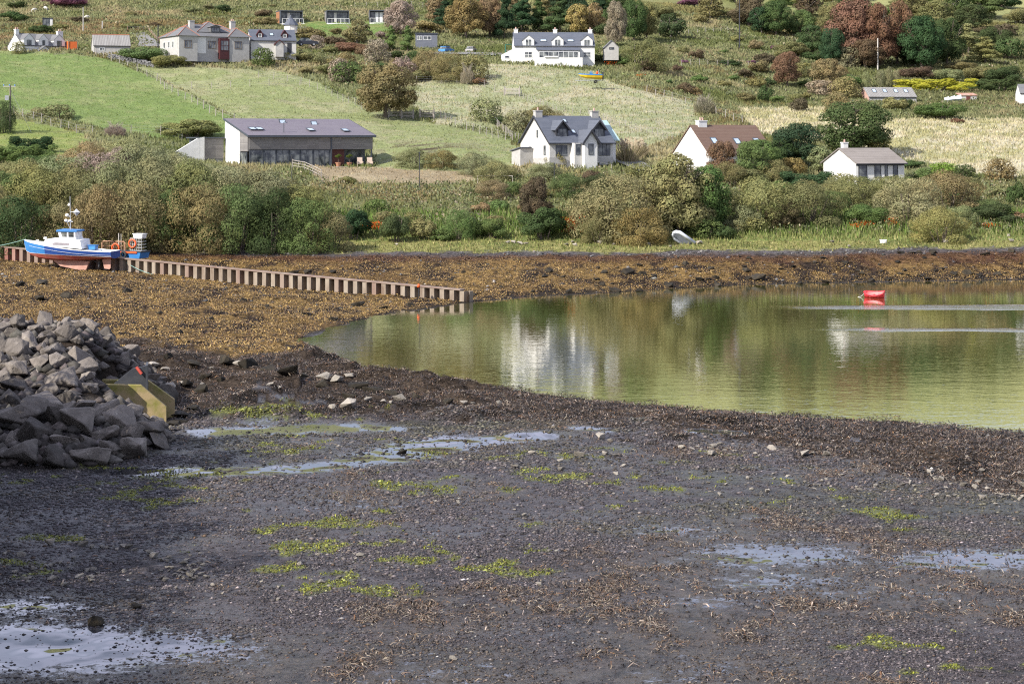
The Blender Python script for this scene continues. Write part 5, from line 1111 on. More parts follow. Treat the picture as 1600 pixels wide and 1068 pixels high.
# ---------------------------------------------------------------- the blue hulled boat sitting on its keel
BLUE = mat('dark_blue_paint', (.018, .055, .22), (.025, .075, .26), .4, 1.5, lo=.45, hi=.7); LBLUE = mat('light_blue_paint', (.03, .15, .38), (.04, .18, .42), .4, 1.5)
ANTIF = mat('faded_red_antifouling', (.42, .075, .06), (.36, .14, .10), .8, 1.2, bmp=.2); KEELM = mat('salmon_keel_paint', (.46, .27, .21), (.38, .20, .15), .85, 2, bmp=.2)
LIFE = mat('lifebuoy_orange', (.72, .10, .02), (.62, .09, .02), .5, 3); RUBBER = mat('black_rubber', (.02, .02, .02), (.03, .03, .03), .8, 3); ROPE = mat('green_rope', (.16, .30, .26), (.22, .34, .3), .9, 6); GALV = mat('galvanised_steel', (.45, .46, .47), (.35, .36, .37), .5, 4, metal=.4)
bow = Vector(((39-800)/F*185.6, 185.6, 0)); stn = Vector(((181-800)/F*182.6, 182.6, 0)); ax = stn-bow; LB = ax.length
zg = zxy(*( (bow*.42+stn*.58).xy )); zg = min(zg, 1.45)
boat = empty('fishing_boat', (bow.x, bow.y, zg), math.atan2(ax.y, ax.x), 'small blue and white boat with red bottom, standing dry on its keel at the wall', 'boat', tilt=(R(2), 0))
ST = [(0, .03, 2.83, 2.42), (.35, .30, 2.75, 1.72), (.9, .62, 2.66, 1.28), (1.7, .95, 2.56, 1.02), (2.9, 1.24, 2.42, .88), (4.4, 1.38, 2.24, .84), (5.9, 1.36, 2.08, .88), (7.3, 1.22, 1.98, .98), (8.4, 1.05, 1.92, 1.10), (LB, .96, 1.90, 1.18)]
def hull_ring(x, b, zs, zk):                  # half section from sheer to keel
    wl = 1.62-.25*(x/LB); wl = max(wl, zk+.05) if zk < wl else zk+.02
    return [(b*1.0, zs), (b*.985, zs-.06), (b*.95, (zs+wl)/2), (b*.88, wl+.035), (b*.86, wl), (b*.60, wl*.38+zk*.62), (0, zk)]
def loft(sel, m, name, par, x0=-1, x1=99):
    mb = MB(); S = [s for s in ST if x0 <= s[0] <= x1]; vs = []; k = len(sel)
    for s in S:
        h = hull_ring(*s)
        for sd in (1, -1):
            for i in sel: vs.append((s[0]-(.0 if s[0] > 0 else 0), sd*h[i][0], h[i][1]))
    fs = []
    for j in range(len(S)-1):
        for q in range(2):
            for i in range(k-1):
                a = j*2*k+q*k+i; fs.append((a, a+1, a+2*k+1, a+2*k))
    mb.add(vs, fs)
    return mb, S
mb, S = loft([1, 2, 3], BLUE, '', boat, 2.9); h = hull_ring(*ST[-1]); mb.add([(LB, h[i][0], h[i][1]) for i in (0, 1, 2, 3, 4, 5, 6)]+[(LB, -h[i][0], h[i][1]) for i in (5, 4, 3, 2, 1, 0)], [tuple(range(13))]); mb.obj('hull', BLUE, boat)
loft([1, 2, 3], LBLUE, '', boat, -1, 2.9)[0].obj('bow_topsides', LBLUE, boat); loft([3, 4], WPAINT, '', boat)[0].obj('boot_stripe', WPAINT, boat)
loft([4, 5, 6], ANTIF, '', boat)[0].obj('bottom', ANTIF, boat)
mb, S = loft([0, 1], WPAINT, '', boat); mb.obj('gunwale', WPAINT, boat)
mb = MB(); vs = [v for s in ST for v in ((s[0], s[1]*.985, s[2]-.05), (s[0], -s[1]*.985, s[2]-.05))]; mb.add(vs, [(i*2, i*2+2, i*2+3, i*2+1) for i in range(9)]); mb.obj('deck', WPAINT, boat)
for y0 in (.55,):
    mb = MB()
    for sd in (1, -1):
        pts = [(s[0], sd*(s[1]*.965+.012), s[2]-.36) for s in ST[2:]]; mb.tube(pts, .011, n=4)
    mb.obj('rubbing_strake', WPAINT, boat)
mb = MB(); mb.prism([(2.9, .95), (3.7, .35), (5.7, -.02), (6.25, -.08), (6.62, .86), (4.4, .9)], 'y', -.13, .13); mb.obj('keel', KEELM, boat)
mb = MB(); mb.prism([(7.9, 1.05), (8.75, 1.2), (8.72, .25), (8.6, .14), (8.1, .2)], 'y', -.05, .05); rd = mb.obj('rudder', KEELM, boat)
mb = MB(); mb.tube([(6.9, 0, .95), (7.6, 0, .62)], .04); mb.prism([(7.5, .35), (7.62, .35), (7.68, .85), (7.56, .85)], 'y', -.12, .12); mb.obj('propeller_shaft', DARK, boat)
# coachroof, wheelhouse
mb = MB(); mb.prism([(2.1, 2.42), (2.75, 2.98), (4.6, 3.02), (6.15, 2.95), (6.3, 2.1)], 'y', -.88, .88); cb = mb.obj('cabin', WPAINT, boat)
mb = MB()
for sd in (1, -1): mb.prism([(3.25, 2.5), (3.6, 2.68), (5.05, 2.66), (5.12, 2.42), (3.4, 2.42)], 'y', sd*.884, sd*.90)
mb.obj('side_window', mat('smoky_window', (.28, .25, .26), (.20, .19, .2), .1, 2), cb)
mb = MB(); mb.prism([(3.95, 3.0), (4.25, 3.0), (4.1, 3.72), (3.8, 3.72)], 'y', -.62, .62); mb.prism([(3.95, 2.98), (5.6, 2.9), (5.6, 3.18), (3.96, 3.18)], 'y', -.66, .66)
for x in (3.98, 4.72, 5.42): mb.box(x, -.65, 3.16, x+.14, -.55, 3.72); mb.box(x, .55, 3.16, x+.14, .65, 3.72)
mb.box(5.46, -.6, 2.9, 5.56, .6, 3.7); wh = mb.obj('wheelhouse', WPAINT, boat)
mb = MB(); mb.prism([(3.66, 3.70), (5.75, 3.70), (5.75, 3.84), (3.74, 3.88)], 'y', -.74, .74); mb.obj('wheelhouse_roof', LBLUE, wh)
for x0, x1 in ((4.12, 4.72), (4.86, 5.42)):
    for sd in (1, -1): mb = MB(); mb.box(x0, sd*.60-.012, 3.18, x1, sd*.60+.012, 3.70); mb.obj('window', GLASS, wh)
mb = MB(); mb.tube([(4.75, 0, 3.85), (4.75, 0, 7.05)], .045, .03, 8); mb.tube([(4.35, 0, 4.62), (5.0, 0, 4.62)], .035); mb.tube([(4.45, 0, 5.12), (4.75, 0, 5.12)], .03); mb.tube([(4.55, 0, 6.35), (4.75, 0, 6.35)], .03)
mb.tube([(4.75, 0, 3.86), (4.4, 0, 4.6)], .025); mb.tube([(4.75, 0, 5.55), (5.1, 0, 5.55)], .02); ms = mb.obj('mast', GALV, boat)
mb = MB(); c = Vector((5.38, 0, 5.52)); q = .36
mb.add([c+Vector((q, 0, 0)), c+Vector((0, 0, q)), c+Vector((-q, 0, 0)), c+Vector((0, 0, -q)), c+Vector((0, q*.6, 0)), c+Vector((0, -q*.6, 0))], [(0, 1, 4), (1, 2, 4), (2, 3, 4), (3, 0, 4), (0, 1, 5), (1, 2, 5), (2, 3, 5), (3, 0, 5)]); mb.obj('radar_reflector', GALV, ms)
for x, z, r in ((4.3, 4.72, .14), (4.42, 5.24, .15), (4.7, 4.72, .12), (4.62, 6.2, .1)): mb = MB(); mb.ball((x, 0, z), (r*1.3, r, r)); mb.obj('lamp', WPAINT, ms, True)
mb = MB(); mb.tube([(2.05, .2, 2.45), (2.05, .2, 2.98)], .05); mb.box(1.95, .05, 2.9, 2.12, .35, 3.08); mb.obj('ventilator', WPAINT, boat)
mb = MB(); mb.tube([(5.7, -.6, 3.7), (6.25, -.85, 2.35)], .015, n=4); mb.tube([(1.2, 0, 2.6), (1.2, 0, 2.8), (1.5, .0, 2.8)], .03, n=5); mb.obj('stay', GALV, boat)
for c_ in boat.children:
    if c_.name.split('.')[0] in ('cabin', 'wheelhouse', 'mast', 'keel', 'rudder', 'ventilator', 'stay', 'propeller_shaft'): c_.scale.x = 1.07
bp = Matrix.Translation(boat.location) @ Matrix.Rotation(boat.rotation_euler.z, 4, 'Z')
tb = empty('blue_tub', bp @ Vector((7.35, .1, 1.96)), boat.rotation_euler.z, 'blue plastic fish tub on the after deck of the blue hulled boat', 'tub')
mb = MB(); mb.prism([(-.36, 0), (.36, 0), (.42, .40), (-.42, .40)], 'y', -.3, .3); mb.obj('body', LBLUE, tb, bevel=.02); mb = MB(); mb.box(-.46, -.34, .4, .46, .34, .46); mb.obj('rim', LBLUE, tb)
# work barge behind the wall
bx = (168-800)/F*187.8; barge = empty('work_barge', (bx, 187.4, 2.35), -.45, 'low blue work barge with brown hoop rails behind the stern of the boat', 'barge')
LW = 4.6
mb = MB(); mb.prism([(0.2, 0), (LW-.15, 0), (LW, .62), (0, .62)], 'y', -.75, .75); mb.obj('hull', LBLUE, barge, bevel=.02)
mb = MB(); mb.box(-.05, -.82, .62, LW+.1, .82, .72); mb.obj('deck_edge', DARK, barge)
mb = MB(); mb.box(1.9, -.84, .5, LW-.4, -.825, .66); mb.obj('red_strake', LIFE, barge)
RAILM = mat('rust_brown_rail', (.45, .26, .16), (.36, .19, .11), .8, 4)
for x0, x1 in ((.0, 1.4), (1.5, 2.75)):
    mb = MB(); mb.tube([(x0, -.72, .72), (x0, -.72, 1.45), (x0+.12, -.72, 1.6), (x1-.12, -.72, 1.6), (x1, -.72, 1.45), (x1, -.72, .72)], .055)
    for i in range(1, 6): x = x0+(x1-x0)*i/6; mb.tube([(x, -.72, .72), (x, -.72, 1.58)], .018, n=4)
    mb.tube([(x0, -.72, 1.15), (x1, -.72, 1.15)], .018, n=4); mb.obj('hoop_rail', RAILM, barge)
mb = MB(); mb.tube([(1.45, 0, .7), (1.45, 0, 2.35)], .05); mb.tube([(1.7, .05, .7), (1.7, .05, 2.3)], .03); mb.obj('post', POLEW, barge)
WCAGE = WPAINT
cg = bpy.data.objects.new('cage', None)
mb = MB()
for i in range(6): mb.tube([(3.35+i*.26, -.7, .75), (3.35+i*.26, -.7, 1.95)], .02, n=4)
for i in range(5): mb.tube([(3.33, -.7, .78+i*.29), (4.67, -.7, .78+i*.29)], .02, n=4); mb.tube([(4.65, -.7, .78+i*.29), (4.65, .1, .78+i*.29)], .02, n=4)
mb.obj('mesh_cage', WPAINT, barge)
gm = Matrix.Translation(barge.location) @ Matrix.Rotation(-.45, 4, 'Z')
bxw = empty('white_crate', gm @ Vector((4.2, -.3, 1.985)), -.45, 'white plastic crate on top of the mesh cage of the work barge', 'crate')
mb = MB(); mb.prism([(-.5, 0), (.5, 0), (.55, .36), (-.55, .36)], 'y', -.35, .35); mb.obj('body', WPAINT, bxw, bevel=.02); mb = MB(); mb.box(-.6, -.4, .36, .6, .4, .42); mb.obj('rim', WPAINT, bxw)
for nm_, loc, lab in (('lifebuoy', (1.75, -.9, 1.0), 'orange lifebuoy hung on the brown hoop rail'), ('lifebuoy', (3.72, -.86, 1.45), 'orange lifebuoy hung on the white mesh cage')):
    o = empty(nm_, gm @ Vector(loc), -.3, lab, 'lifebuoy', 'lifebuoys on the work barge'); mb = MB(); mb.torus((0, 0, 0), .37, .085); mb.obj('ring', LIFE, o, True)
    mb = MB()
    for a in range(4): t = a*math.pi/2+.78; mb.torus((.37*math.cos(t), 0, .37*math.sin(t)), .092, .01, 'x' if a % 2 == 5 else 'y', 8, 4)
    mb.obj('band', WPAINT, o)
TYL = ['black tyre fender beside the orange lifebuoy on the barge', 'black tyre fender in the middle of the barge side', 'black tyre fender at the cage end of the barge']
for i, x in enumerate((.75, 1.75, 2.75)):
    o = empty('tyre_fender', gm @ Vector((x, -.97, .32)), -.45, TYL[i], 'tyre', 'tyre fenders on the work barge'); mb = MB(); mb.torus((0, 0, 0), .29, .12); mb.obj('tyre', RUBBER, o, True)
    mb = MB(); mb.tube([(0, .02, .3), (0, .1, .45)], .015, n=4); mb.obj('lashing', ROPE, o)
def rope(pts, r, lab, m=None):
    mb = MB(); pts = [Vector(p) for p in pts]; out = []
    for a, b in zip(pts[:-1], pts[1:]):
        for k in range(8): t = k/8; q = a.lerp(b, t); q.z -= .35*(a-b).length*.08*math.sin(math.pi*t); out.append(q)
    out.append(pts[-1]); return tag(mb.tube(out, r, n=5).obj('mooring_rope', m or ROPE), lab, 'rope')
rope([bp @ Vector((.1, 0, 2.85)), (-54, 190.5, 3.05), (-60, 194, 2.95)], .03, 'green bow rope running from the blue boat out of the picture')
q = atd(238, 178.6); rope([bp @ Vector((8.7, -.8, 1.95)), gm @ Vector((2.3, -1.25, .2)), (q.x, q.y, q.z+.05)], .03, 'green rope hanging over the quay wall down to the weed')
rope([at(300, 391)+Vector((0, 0, .5)), at(345, 392)+Vector((0, 0, .2)), at(385, 395)+Vector((0, 0, .15))], .025, 'pale rope lying over the turf below the willows', POLEW)

# ---------------------------------------------------------------- dinghies and the boat on its trailer
def dinghy(loc, rz, L, B, H, m, inner, lab, tilt=(0, 0)):
    o = empty('dinghy', loc, rz, lab, 'dinghy', None, tilt); n = 9; k = 6
    def ringp(t, f, dz):
        b = B/2*(math.sin(math.pi*min(1, .14+.62*t)))**.8*(1 if t > .04 else .45); return [(t*L, f*b*math.sin(a), dz+H*(.10*(1-t)+1-math.cos(a)**1.5)*.78+.32*H*(2*t-.95)**2*math.sin(a)) for a in [x*math.pi/2/(k-1) for x in range(k)]]
    for f, dz, nm_, mm in ((1, 0, 'hull', m), (.9, .05, 'inside', inner)):
        mb = MB(); vs = []
        for j in range(n):
            r_ = ringp(j/(n-1), f, dz); r_[-1] = (r_[-1][0], r_[-1][1], r_[-1][2]+(0 if f == 1 else -.03)); vs += [(x, -y, z) for x, y, z in r_[::-1]]+r_[1:]
        w_ = 2*k-1; fs = [(j*w_+i, j*w_+i+1, (j+1)*w_+i+1, (j+1)*w_+i) for j in range(n-1) for i in range(w_-1)]+[tuple(range((n-1)*w_, n*w_)), tuple(range(w_))[::-1]]
        mb.add(vs, fs); mb.obj(nm_, mm, o, True)
    mb = MB(); pts = [ringp(j/(n-1), 1.0, .02)[-1] for j in range(n)]; mb.tube([(x, -y, z) for x, y, z in pts[::-1]]+pts, .05, n=6); mb.obj('gunwale', m, o)
    for t in (.38, .72): mb = MB(); mb.box(t*L-.12, -B*.41, H*.55, t*L+.12, B*.41, H*.6); mb.obj('thwart', inner, o)
    return o
REDP = mat('red_gelcoat', (.72, .035, .05), (.62, .03, .045), .35, 2); PINKP = mat('faded_red_inside', (.78, .16, .16), (.68, .12, .12), .5, 2)
rd = dinghy(((1356-800)/F*167.2, 168.6, -.06), -.5, 1.75, .95, .5, REDP, PINKP, 'red rowing dinghy afloat on the calm bay', (R(17), 0))
mb = MB(); mb.tube([(.1, 0, .55), (-.3, -.05, .15), (-.8, -.2, .06)], .012, n=4); mb.obj('painter', WPAINT, rd)
mb = MB(); mb.tube([(.6, -.1, .4), (1.7, .1, .55)], .025); mb.tube([(.6, .2, .4), (1.65, -.1, .55)], .025); mb.obj('oar', WOOD, rd)
PALEB = mat('grey_white_tube', (.62, .64, .68), (.50, .52, .56), .5, 3)
q = at(1064, 382); inf = empty('inflatable_dinghy', q+Vector((-.7, 0, 1.15)), 0, 'pale inflatable dinghy leaning on the grass bank above the shore', 'dinghy')
inf.rotation_euler = (R(-52), R(34), R(10))
mb = MB(); mb.tube([(2.35, -.48, 0), (.35, -.50, 0), (.02, -.25, .08), (-.06, 0, .12), (.02, .25, .08), (.35, .50, 0), (2.35, .48, 0)], .2, .18, 10); mb.obj('tube', PALEB, inf, True)
mb = MB(); mb.box(.1, -.34, -.12, 2.1, .34, -.06); mb.obj('floor', mat('grey_fabric_floor', (.2, .22, .26), (.14, .15, .18), .7), inf); mb = MB(); mb.box(1.95, -.34, -.14, 2.02, .34, .2); mb.obj('transom', DARK, inf); mb = MB(); mb.box(1.0, -.36, -.02, 1.2, .36, .03); mb.obj('thwart', PALEB, inf)
# yellow boat
o, a = frame(904, 130, 342, 4); yb = empty('yellow_boat', o+Vector((0, 0, .1)), a, 'yellow open boat with blue gunwale and outboard on the hill grass', 'boat')
YEL = mat('yellow_paint', (.62, .43, .02), (.55, .37, .02), .45, 2)
mb = MB(); ss = [(0, .06, 1.55, 1.35), (.5, .4, 1.5, .95), (1.4, .75, 1.45, .72), (2.8, .85, 1.4, .62), (4.2, .78, 1.38, .62)]; vs = []
for x, b, zs, zk in ss: vs += [(x, -b, zs-.1), (x, -b*.8, (zs+zk)/2-.1), (x, 0, zk), (x, b*.8, (zs+zk)/2-.1), (x, b, zs-.1)]
mb.add(vs, [(j*5+i, j*5+i+1, j*5+i+6, j*5+i+5) for j in range(4) for i in range(4)]+[(20, 21, 22, 23, 24)]); mb.obj('hull', YEL, yb)
mb = MB(); vs = []
for x, b, zs, zk in ss: vs += [(x, -b-.02, zs-.1), (x, -b-.02, zs+.08), (x, b+.02, zs-.1), (x, b+.02, zs+.08)]
mb.add(vs, [(j*4+a_, j*4+4+a_, j*4+5+a_, j*4+1+a_) for j in range(4) for a_ in (0, 2)]); mb.obj('gunwale', LBLUE, yb)
mb = MB(); mb.box(2.0, -.4, 1.2, 2.5, .4, 1.75); mb.prism([(1.9, 1.75), (2.1, 1.75), (2.4, 2.05), (2.3, 2.05)], 'y', -.35, .35); mb.obj('console', LBLUE, yb)
mb = MB(); mb.box(4.22, -.18, .7, 4.45, .18, 1.9); mb.prism([(4.25, .3), (4.4, .3), (4.5, .8), (4.25, .8)], 'y', -.06, .06); mb.obj('outboard', DARK, yb)
mb = MB(); mb.tube([(3.6, -.5, 1.4), (3.6, -.5, 2.3), (3.6, .5, 2.3), (3.6, .5, 1.4)], .035); mb.obj('arch', GALV, yb)
mb = MB(); mb.ball((3.3, -.3, 1.75), (.22, .22, .3)); mb.obj('orange_buoy', LIFE, yb)
tr = empty('boat_trailer', o, a, 'low boat trailer under the yellow boat', 'trailer'); mb = MB(); mb.box(-.6, -.05, .42, 4.0, .05, .52); mb.box(1.0, -.7, .42, 1.1, .7, .52); mb.box(3.0, -.8, .42, 3.1, .8, .52); mb.obj('chassis', GALV, tr)
for s_ in (-.85, .85): mb = MB(); mb.torus((3.05, s_, .28), .2, .09); mb.obj('wheel', RUBBER, tr)

# ---------------------------------------------------------------- cars
def car(px, py, d, th, m, lab, flip=1):
    o, a = frame(px, py, d, th); c = empty('parked_car', o, a, lab, 'car', 'cars parked by the hill houses')
    pr = [(0, .3), (.05, .75), (.25, .92), (1.0, 1.0), (3.2, 1.0), (3.95, .85), (4.15, .6), (4.15, .3)]; mb = MB(); mb.prism(pr, 'y', 0, 1.7); mb.obj('body', m, c, bevel=.05)
    mb = MB(); b = [(.35, .98), (.75, 1.42), (2.2, 1.45), (3.05, .99)]; vs = [(x, .08+(.14 if z > 1.2 else 0), z) for x, z in b]+[(x, 1.62-(.14 if z > 1.2 else 0), z) for x, z in b]; mb.add(vs, [(0, 1, 2, 3), (7, 6, 5, 4), (0, 4, 5, 1), (2, 6, 7, 3), (0, 3, 7, 4)]); mb.obj('window', GLASS, c)
    mb = MB(); vs = [(x, .2, 1.40) for x in (.7, 2.25)]+[(x, 1.5, 1.40) for x in (2.25, .7)]; mb.add(vs+[(x, y, 1.52) for x, y, z in vs], [(0, 1, 2, 3), (4, 7, 6, 5), (0, 4, 5, 1), (1, 5, 6, 2), (2, 6, 7, 3), (3, 7, 4, 0)]); mb.obj('roof', m, c)
    for x in (.85, 3.25):
        for y in (.02, 1.68):
            mb = MB(); mb.torus((x, y, .3), .22, .1, 'y', 14, 6); w_ = mb.obj('wheel', RUBBER, c); mb = MB(); mb.tube([(x, y-.07, .3), (x, y+.07, .3)], .17, n=10); mb.obj('rim', GALV, w_)
    for y in (.2, 1.5): mb = MB(); mb.ball((4.13, y, .72), (.06, .14, .09)); mb.obj('headlight', WPAINT, c)
car(464, 71.5, 366, 8, mat('black_car_paint', (.02, .022, .03), (.025, .027, .035), .25), 'dark car parked by the cottage with red dormers')
car(695, 83.5, 396, 58, mat('blue_car_paint', (.05, .20, .46), (.05, .19, .43), .25), 'blue car parked downhill of the grey cabin')
car(739, 83.5, 396, 74, mat('grey_car_paint', (.30, .28, .27), (.28, .26, .25), .3), 'silver grey car parked facing away along the lane')

# ---------------------------------------------------------------- poles, lamp posts, gates, fences, stone wall
def pole(px, py, top, r, m, lab, d=None, extra=None, nm='utility_pole'):
    d = d or hit(px, py); h = (py-top)*d/F; p = atd(px, d); o = empty(nm, p, -math.atan((px-800)/F), lab, 'lamp post' if 'lamp' in nm else 'pole', None)
    mb = MB(); mb.tube([(0, 0, -.5), (0, 0, h)], r, r*.75, 8); mb.obj('shaft', m, o)
    if extra == 'arm':
        mb = MB(); mb.box(-1.0, -.06, h-.25, .75, .06, h-.12); ar = mb.obj('crossarm', POLEW, o)
        mb = MB()
        for x in (-.9, -.1, .65): mb.ball((x, 0, h-.02), (.09, .09, .14), 8, 5)
        mb.obj('insulator', LBLUE, ar); mb = MB(); mb.box(-.75, -.3, h-2.2, -.2, .2, h-1.5); mb.obj('transformer', GALV, o)
        mb = MB(); mb.tube([(0, 0, h-.6), (3.1, .2, -.4)], .02, n=4); mb.obj('stay_wire', GALV, o)
    if extra == 'lamp': mb = MB(); mb.box(-.1, -.3, h, .12, .1, h+.1); mb.obj('lamp_head', ANTH, o)
    return o
pole(16, 207, 134, .15, POLE, 'weathered pole with crossarm and grey transformer above the willow thicket', None, 'arm')
pole(130, 50, 13, .13, POLEW, 'pale pole standing alone uphill of the grey barn', 430); pole(160, 40, 27, .16, POLEW, 'short pale post on the hill uphill of the grey barn', 435); pole(247, 56, 17, .13, DARK, 'dark pole at the drive of the bungalow with red ridges', 376); pole(314.5, 44, 20, .12, POLEW, 'pale pole behind the bungalow with red ridges', 400)
pole(992, 61, 17, .14, POLE, 'brown pole in the trees between the small white shed and the dark trees', 371); pole(1155.5, 56, -20, .15, DARK, 'tall dark pole with a yellow band on the hill fence', 440); pole(1371.5, 104, 53, .17, POLEW, 'bare pale pole in front of the russet trees', 420)
for px, py, top, lab in ((456, 262, 213, 'thin lamp post in front of the modern house glazing'), (655.5, 284, 226, 'thin lamp post by the tan terrace lawn'), (866, 274, 240, 'short dark post in front of the white house with dark dormers')): pole(px, py, top, .06, DARK, lab, 241 if px != 866 else 240, 'lamp', 'lamp_post')
PST = {}
def fence(pts, lab, h=1.1, gap=2.6, r=.085, wires=3, m=None, rails=False):
    P = [at(*p) for p in pts]; m = m or WOOD; o = empty('post_fence' if not rails else 'rail_fence', P[0], 0, lab, 'fence', 'fences on the hill'); rr = random.Random(len(lab)); line_ = []
    for a, b in zip(P[:-1], P[1:]):
        n = max(1, int((b-a).length/gap))
        for i in range(n): line_.append(a.lerp(b, i/n))
    line_.append(P[-1]); W = []
    key = (h, r, m.name)
    if key not in PST: PST[key] = MB().tube([(0, 0, -.5), (0, 0, h)], r*.72, r*.62, 6).mesh('fence_post', m)
    for q in line_[:98]:
        x, y = q.x+rr.uniform(-.1, .1), q.y; z = zxy(x, y); c = bpy.data.objects.new('post', PST[key]); link(c, o); c.location = (x-P[0].x, y-P[0].y, z-P[0].z); c.rotation_euler = (rr.uniform(-.06, .06), rr.uniform(-.08, .08), 0); c.scale = (1, 1, rr.uniform(.85, 1.15)); W.append(Vector(c.location))
    mb = MB()
    for k in range(wires):
        mb.tube([w_+Vector((0, -.05, h*(.95-.32*k))) for w_ in W], .006 if not rails else .045, n=4)
    mb.obj('wire' if not rails else 'rail', GALV if not rails else m, o)
fence([(150, 87), (200, 106), (245, 127), (258, 140), (300, 160), (348, 186), (402, 207)], 'post and wire fence dividing the bright green field from the next one', 1.3, 3.6, .11)
fence([(262, 140), (300, 139), (360, 137), (420, 135), (468, 134)], 'straight fence across the grass below the bungalow with red ridges', 1.2, 3.0, .09)
fence([(22, 180), (66, 192), (96, 200), (120, 208), (145, 210), (205, 208), (250, 212), (285, 220)], 'fence along the foot of the green field above the willow thicket', 1.3, 2.7, .09)
fence([(405, 122), (470, 132), (510, 146), (545, 162), (565, 172)], 'fence running down beside the pale grass to the lone tree', 1.2, 2.6, .08)
fence([(688, 185), (720, 200), (760, 212), (800, 222)], 'fence going downhill from the field gates towards the white house', 1.3, 2.2, .09)
fence([(650, 130), (690, 130), (740, 132), (790, 146), (815, 150)], 'fence below the olive bushes on the upper hill', 1.2, 2.6, .08)
fence([(800, 150), (870, 175), (920, 180), (960, 196), (1020, 210), (1050, 222)], 'grey fence crossing the pale grass behind the house with dark dormers', 1.1, 1.6, .07)
fence([(1030, 58), (1090, 54), (1150, 50)], 'fence along the top of the bright slope by the tall dark pole', 1.3, 3.4, .1)
fence([(1011, 144), (1050, 158), (1090, 168), (1120, 180), (1160, 194)], 'fence above the brown roofed house running to the dry field', 1.4, 3.0, .1)
fence([(1065, 102), (1120, 103), (1170, 105), (1195, 106)], 'fence in the scrub above the dark bushes', 1.3, 3.0, .09)
fence([(1500, 138), (1540, 139), (1590, 141)], 'fence at the top of the dry field near the rusty roofed shed', 1.3, 3.0, .09)
fence([(200, 49), (232, 49), (250, 70), (262, 76)], 'reddish rail fence beside the drive of the bungalow', 1.1, 2.0, .06, 2, RUSTR)
fence([(458, 263), (475, 266), (490, 272), (503, 279)], 'grey post and rail fence stepping down from the terrace lawn', 1.1, 1.6, .07, 3, WOOD, True)
fence([(745, 287), (775, 287), (800, 287)], 'low rail fence among willows beside the terrace lawn', 1.0, 2.4, .08, 1, WOOD, True)
fence([(875, 258), (900, 260), (925, 262), (955, 268)], 'short garden posts in front of the house with dark dormers', .9, 2.0, .07, 1)
fence([(285, 79), (300, 84), (320, 88)], 'white rail fence below the bungalow with red ridges', 1.0, 2.0, .08, 2, WPAINT, True)
fence([(555, 12), (590, 13), (660, 13)], 'fence line above the three glazed cabins', 1.3, 2.8, .09)
fence([(770, 190), (800, 218), (830, 226)], 'wooden paling beside the willows behind the white house', 1.2, 1.1, .08, 2, WOOD)
def gate(px0, px1, py, lab):
    A, B = at(px0, py), at(px1, py+1); o = empty('field_gate', A, math.atan2(B.y-A.y, B.x-A.x), lab, 'gate', 'wooden field gates'); L = (B-A).length; mb = MB()
    for k in range(5): mb.box(.1, -.03, .2+k*.24, L-.1, .03, .3+k*.24)
    mb.box(.1, -.035, .15, .2, .035, 1.3); mb.box(L-.2, -.035, .15, L-.1, .035, 1.3); mb.obj('rails', WOOD, o)
    for x in (0, L): mb = MB(); mb.tube([(x, 0, -.5), (x, 0, 1.55)], .11, n=7); mb.obj('gate_post', WOOD, o)
gate(607, 626, 184, 'wooden field gate close under the lone brown tree'); gate(627, 646, 186, 'wooden field gate between the other two in the row'); gate(656, 678, 186, 'wooden field gate farther from the lone brown tree'); gate(266, 289, 96, 'grey gate on the track below the bungalow with red ridges'); gate(788, 812, 150, 'grey gate at the end of the fence on the pale grass')
# stones: one maker for every rock in the scene
def rock_mesh(seed, flat=.75, sub=2, amp=.07, m=None, n=11):
    r = random.Random(seed); bm = bmesh.new()
    for i in range(n):
        v = Vector((r.gauss(0, 1), r.gauss(0, 1), r.gauss(0, 1))).normalized()*r.uniform(.42, .56); bm.verts.new((v.x*r.uniform(.95, 1.25), v.y, v.z*flat))
    res = bmesh.ops.convex_hull(bm, input=bm.verts); bmesh.ops.delete(bm, geom=[g for g in res['geom_interior'] if isinstance(g, bmesh.types.BMVert)], context='VERTS')
    bmesh.ops.bevel(bm, geom=list(bm.edges), offset=.02, segments=1, affect='EDGES')
    bmesh.ops.triangulate(bm, faces=bm.faces)
    for _ in range(sub):
        bmesh.ops.subdivide_edges(bm, edges=[e for e in bm.edges if e.calc_length() > .09], cuts=1); bmesh.ops.triangulate(bm, faces=[f for f in bm.faces if len(f.verts) > 3])
    co = np.array([v.co for v in bm.verts]); nz = fbm(co[:, 0]*5+seed, co[:, 1]*5+co[:, 2]*4, seed, 5)
    for v, q in zip(bm.verts, nz): v.co *= 1+q*amp*2
    me = bpy.data.meshes.new('rock'); bm.to_mesh(me); bm.free(); me.materials.append(m); return me
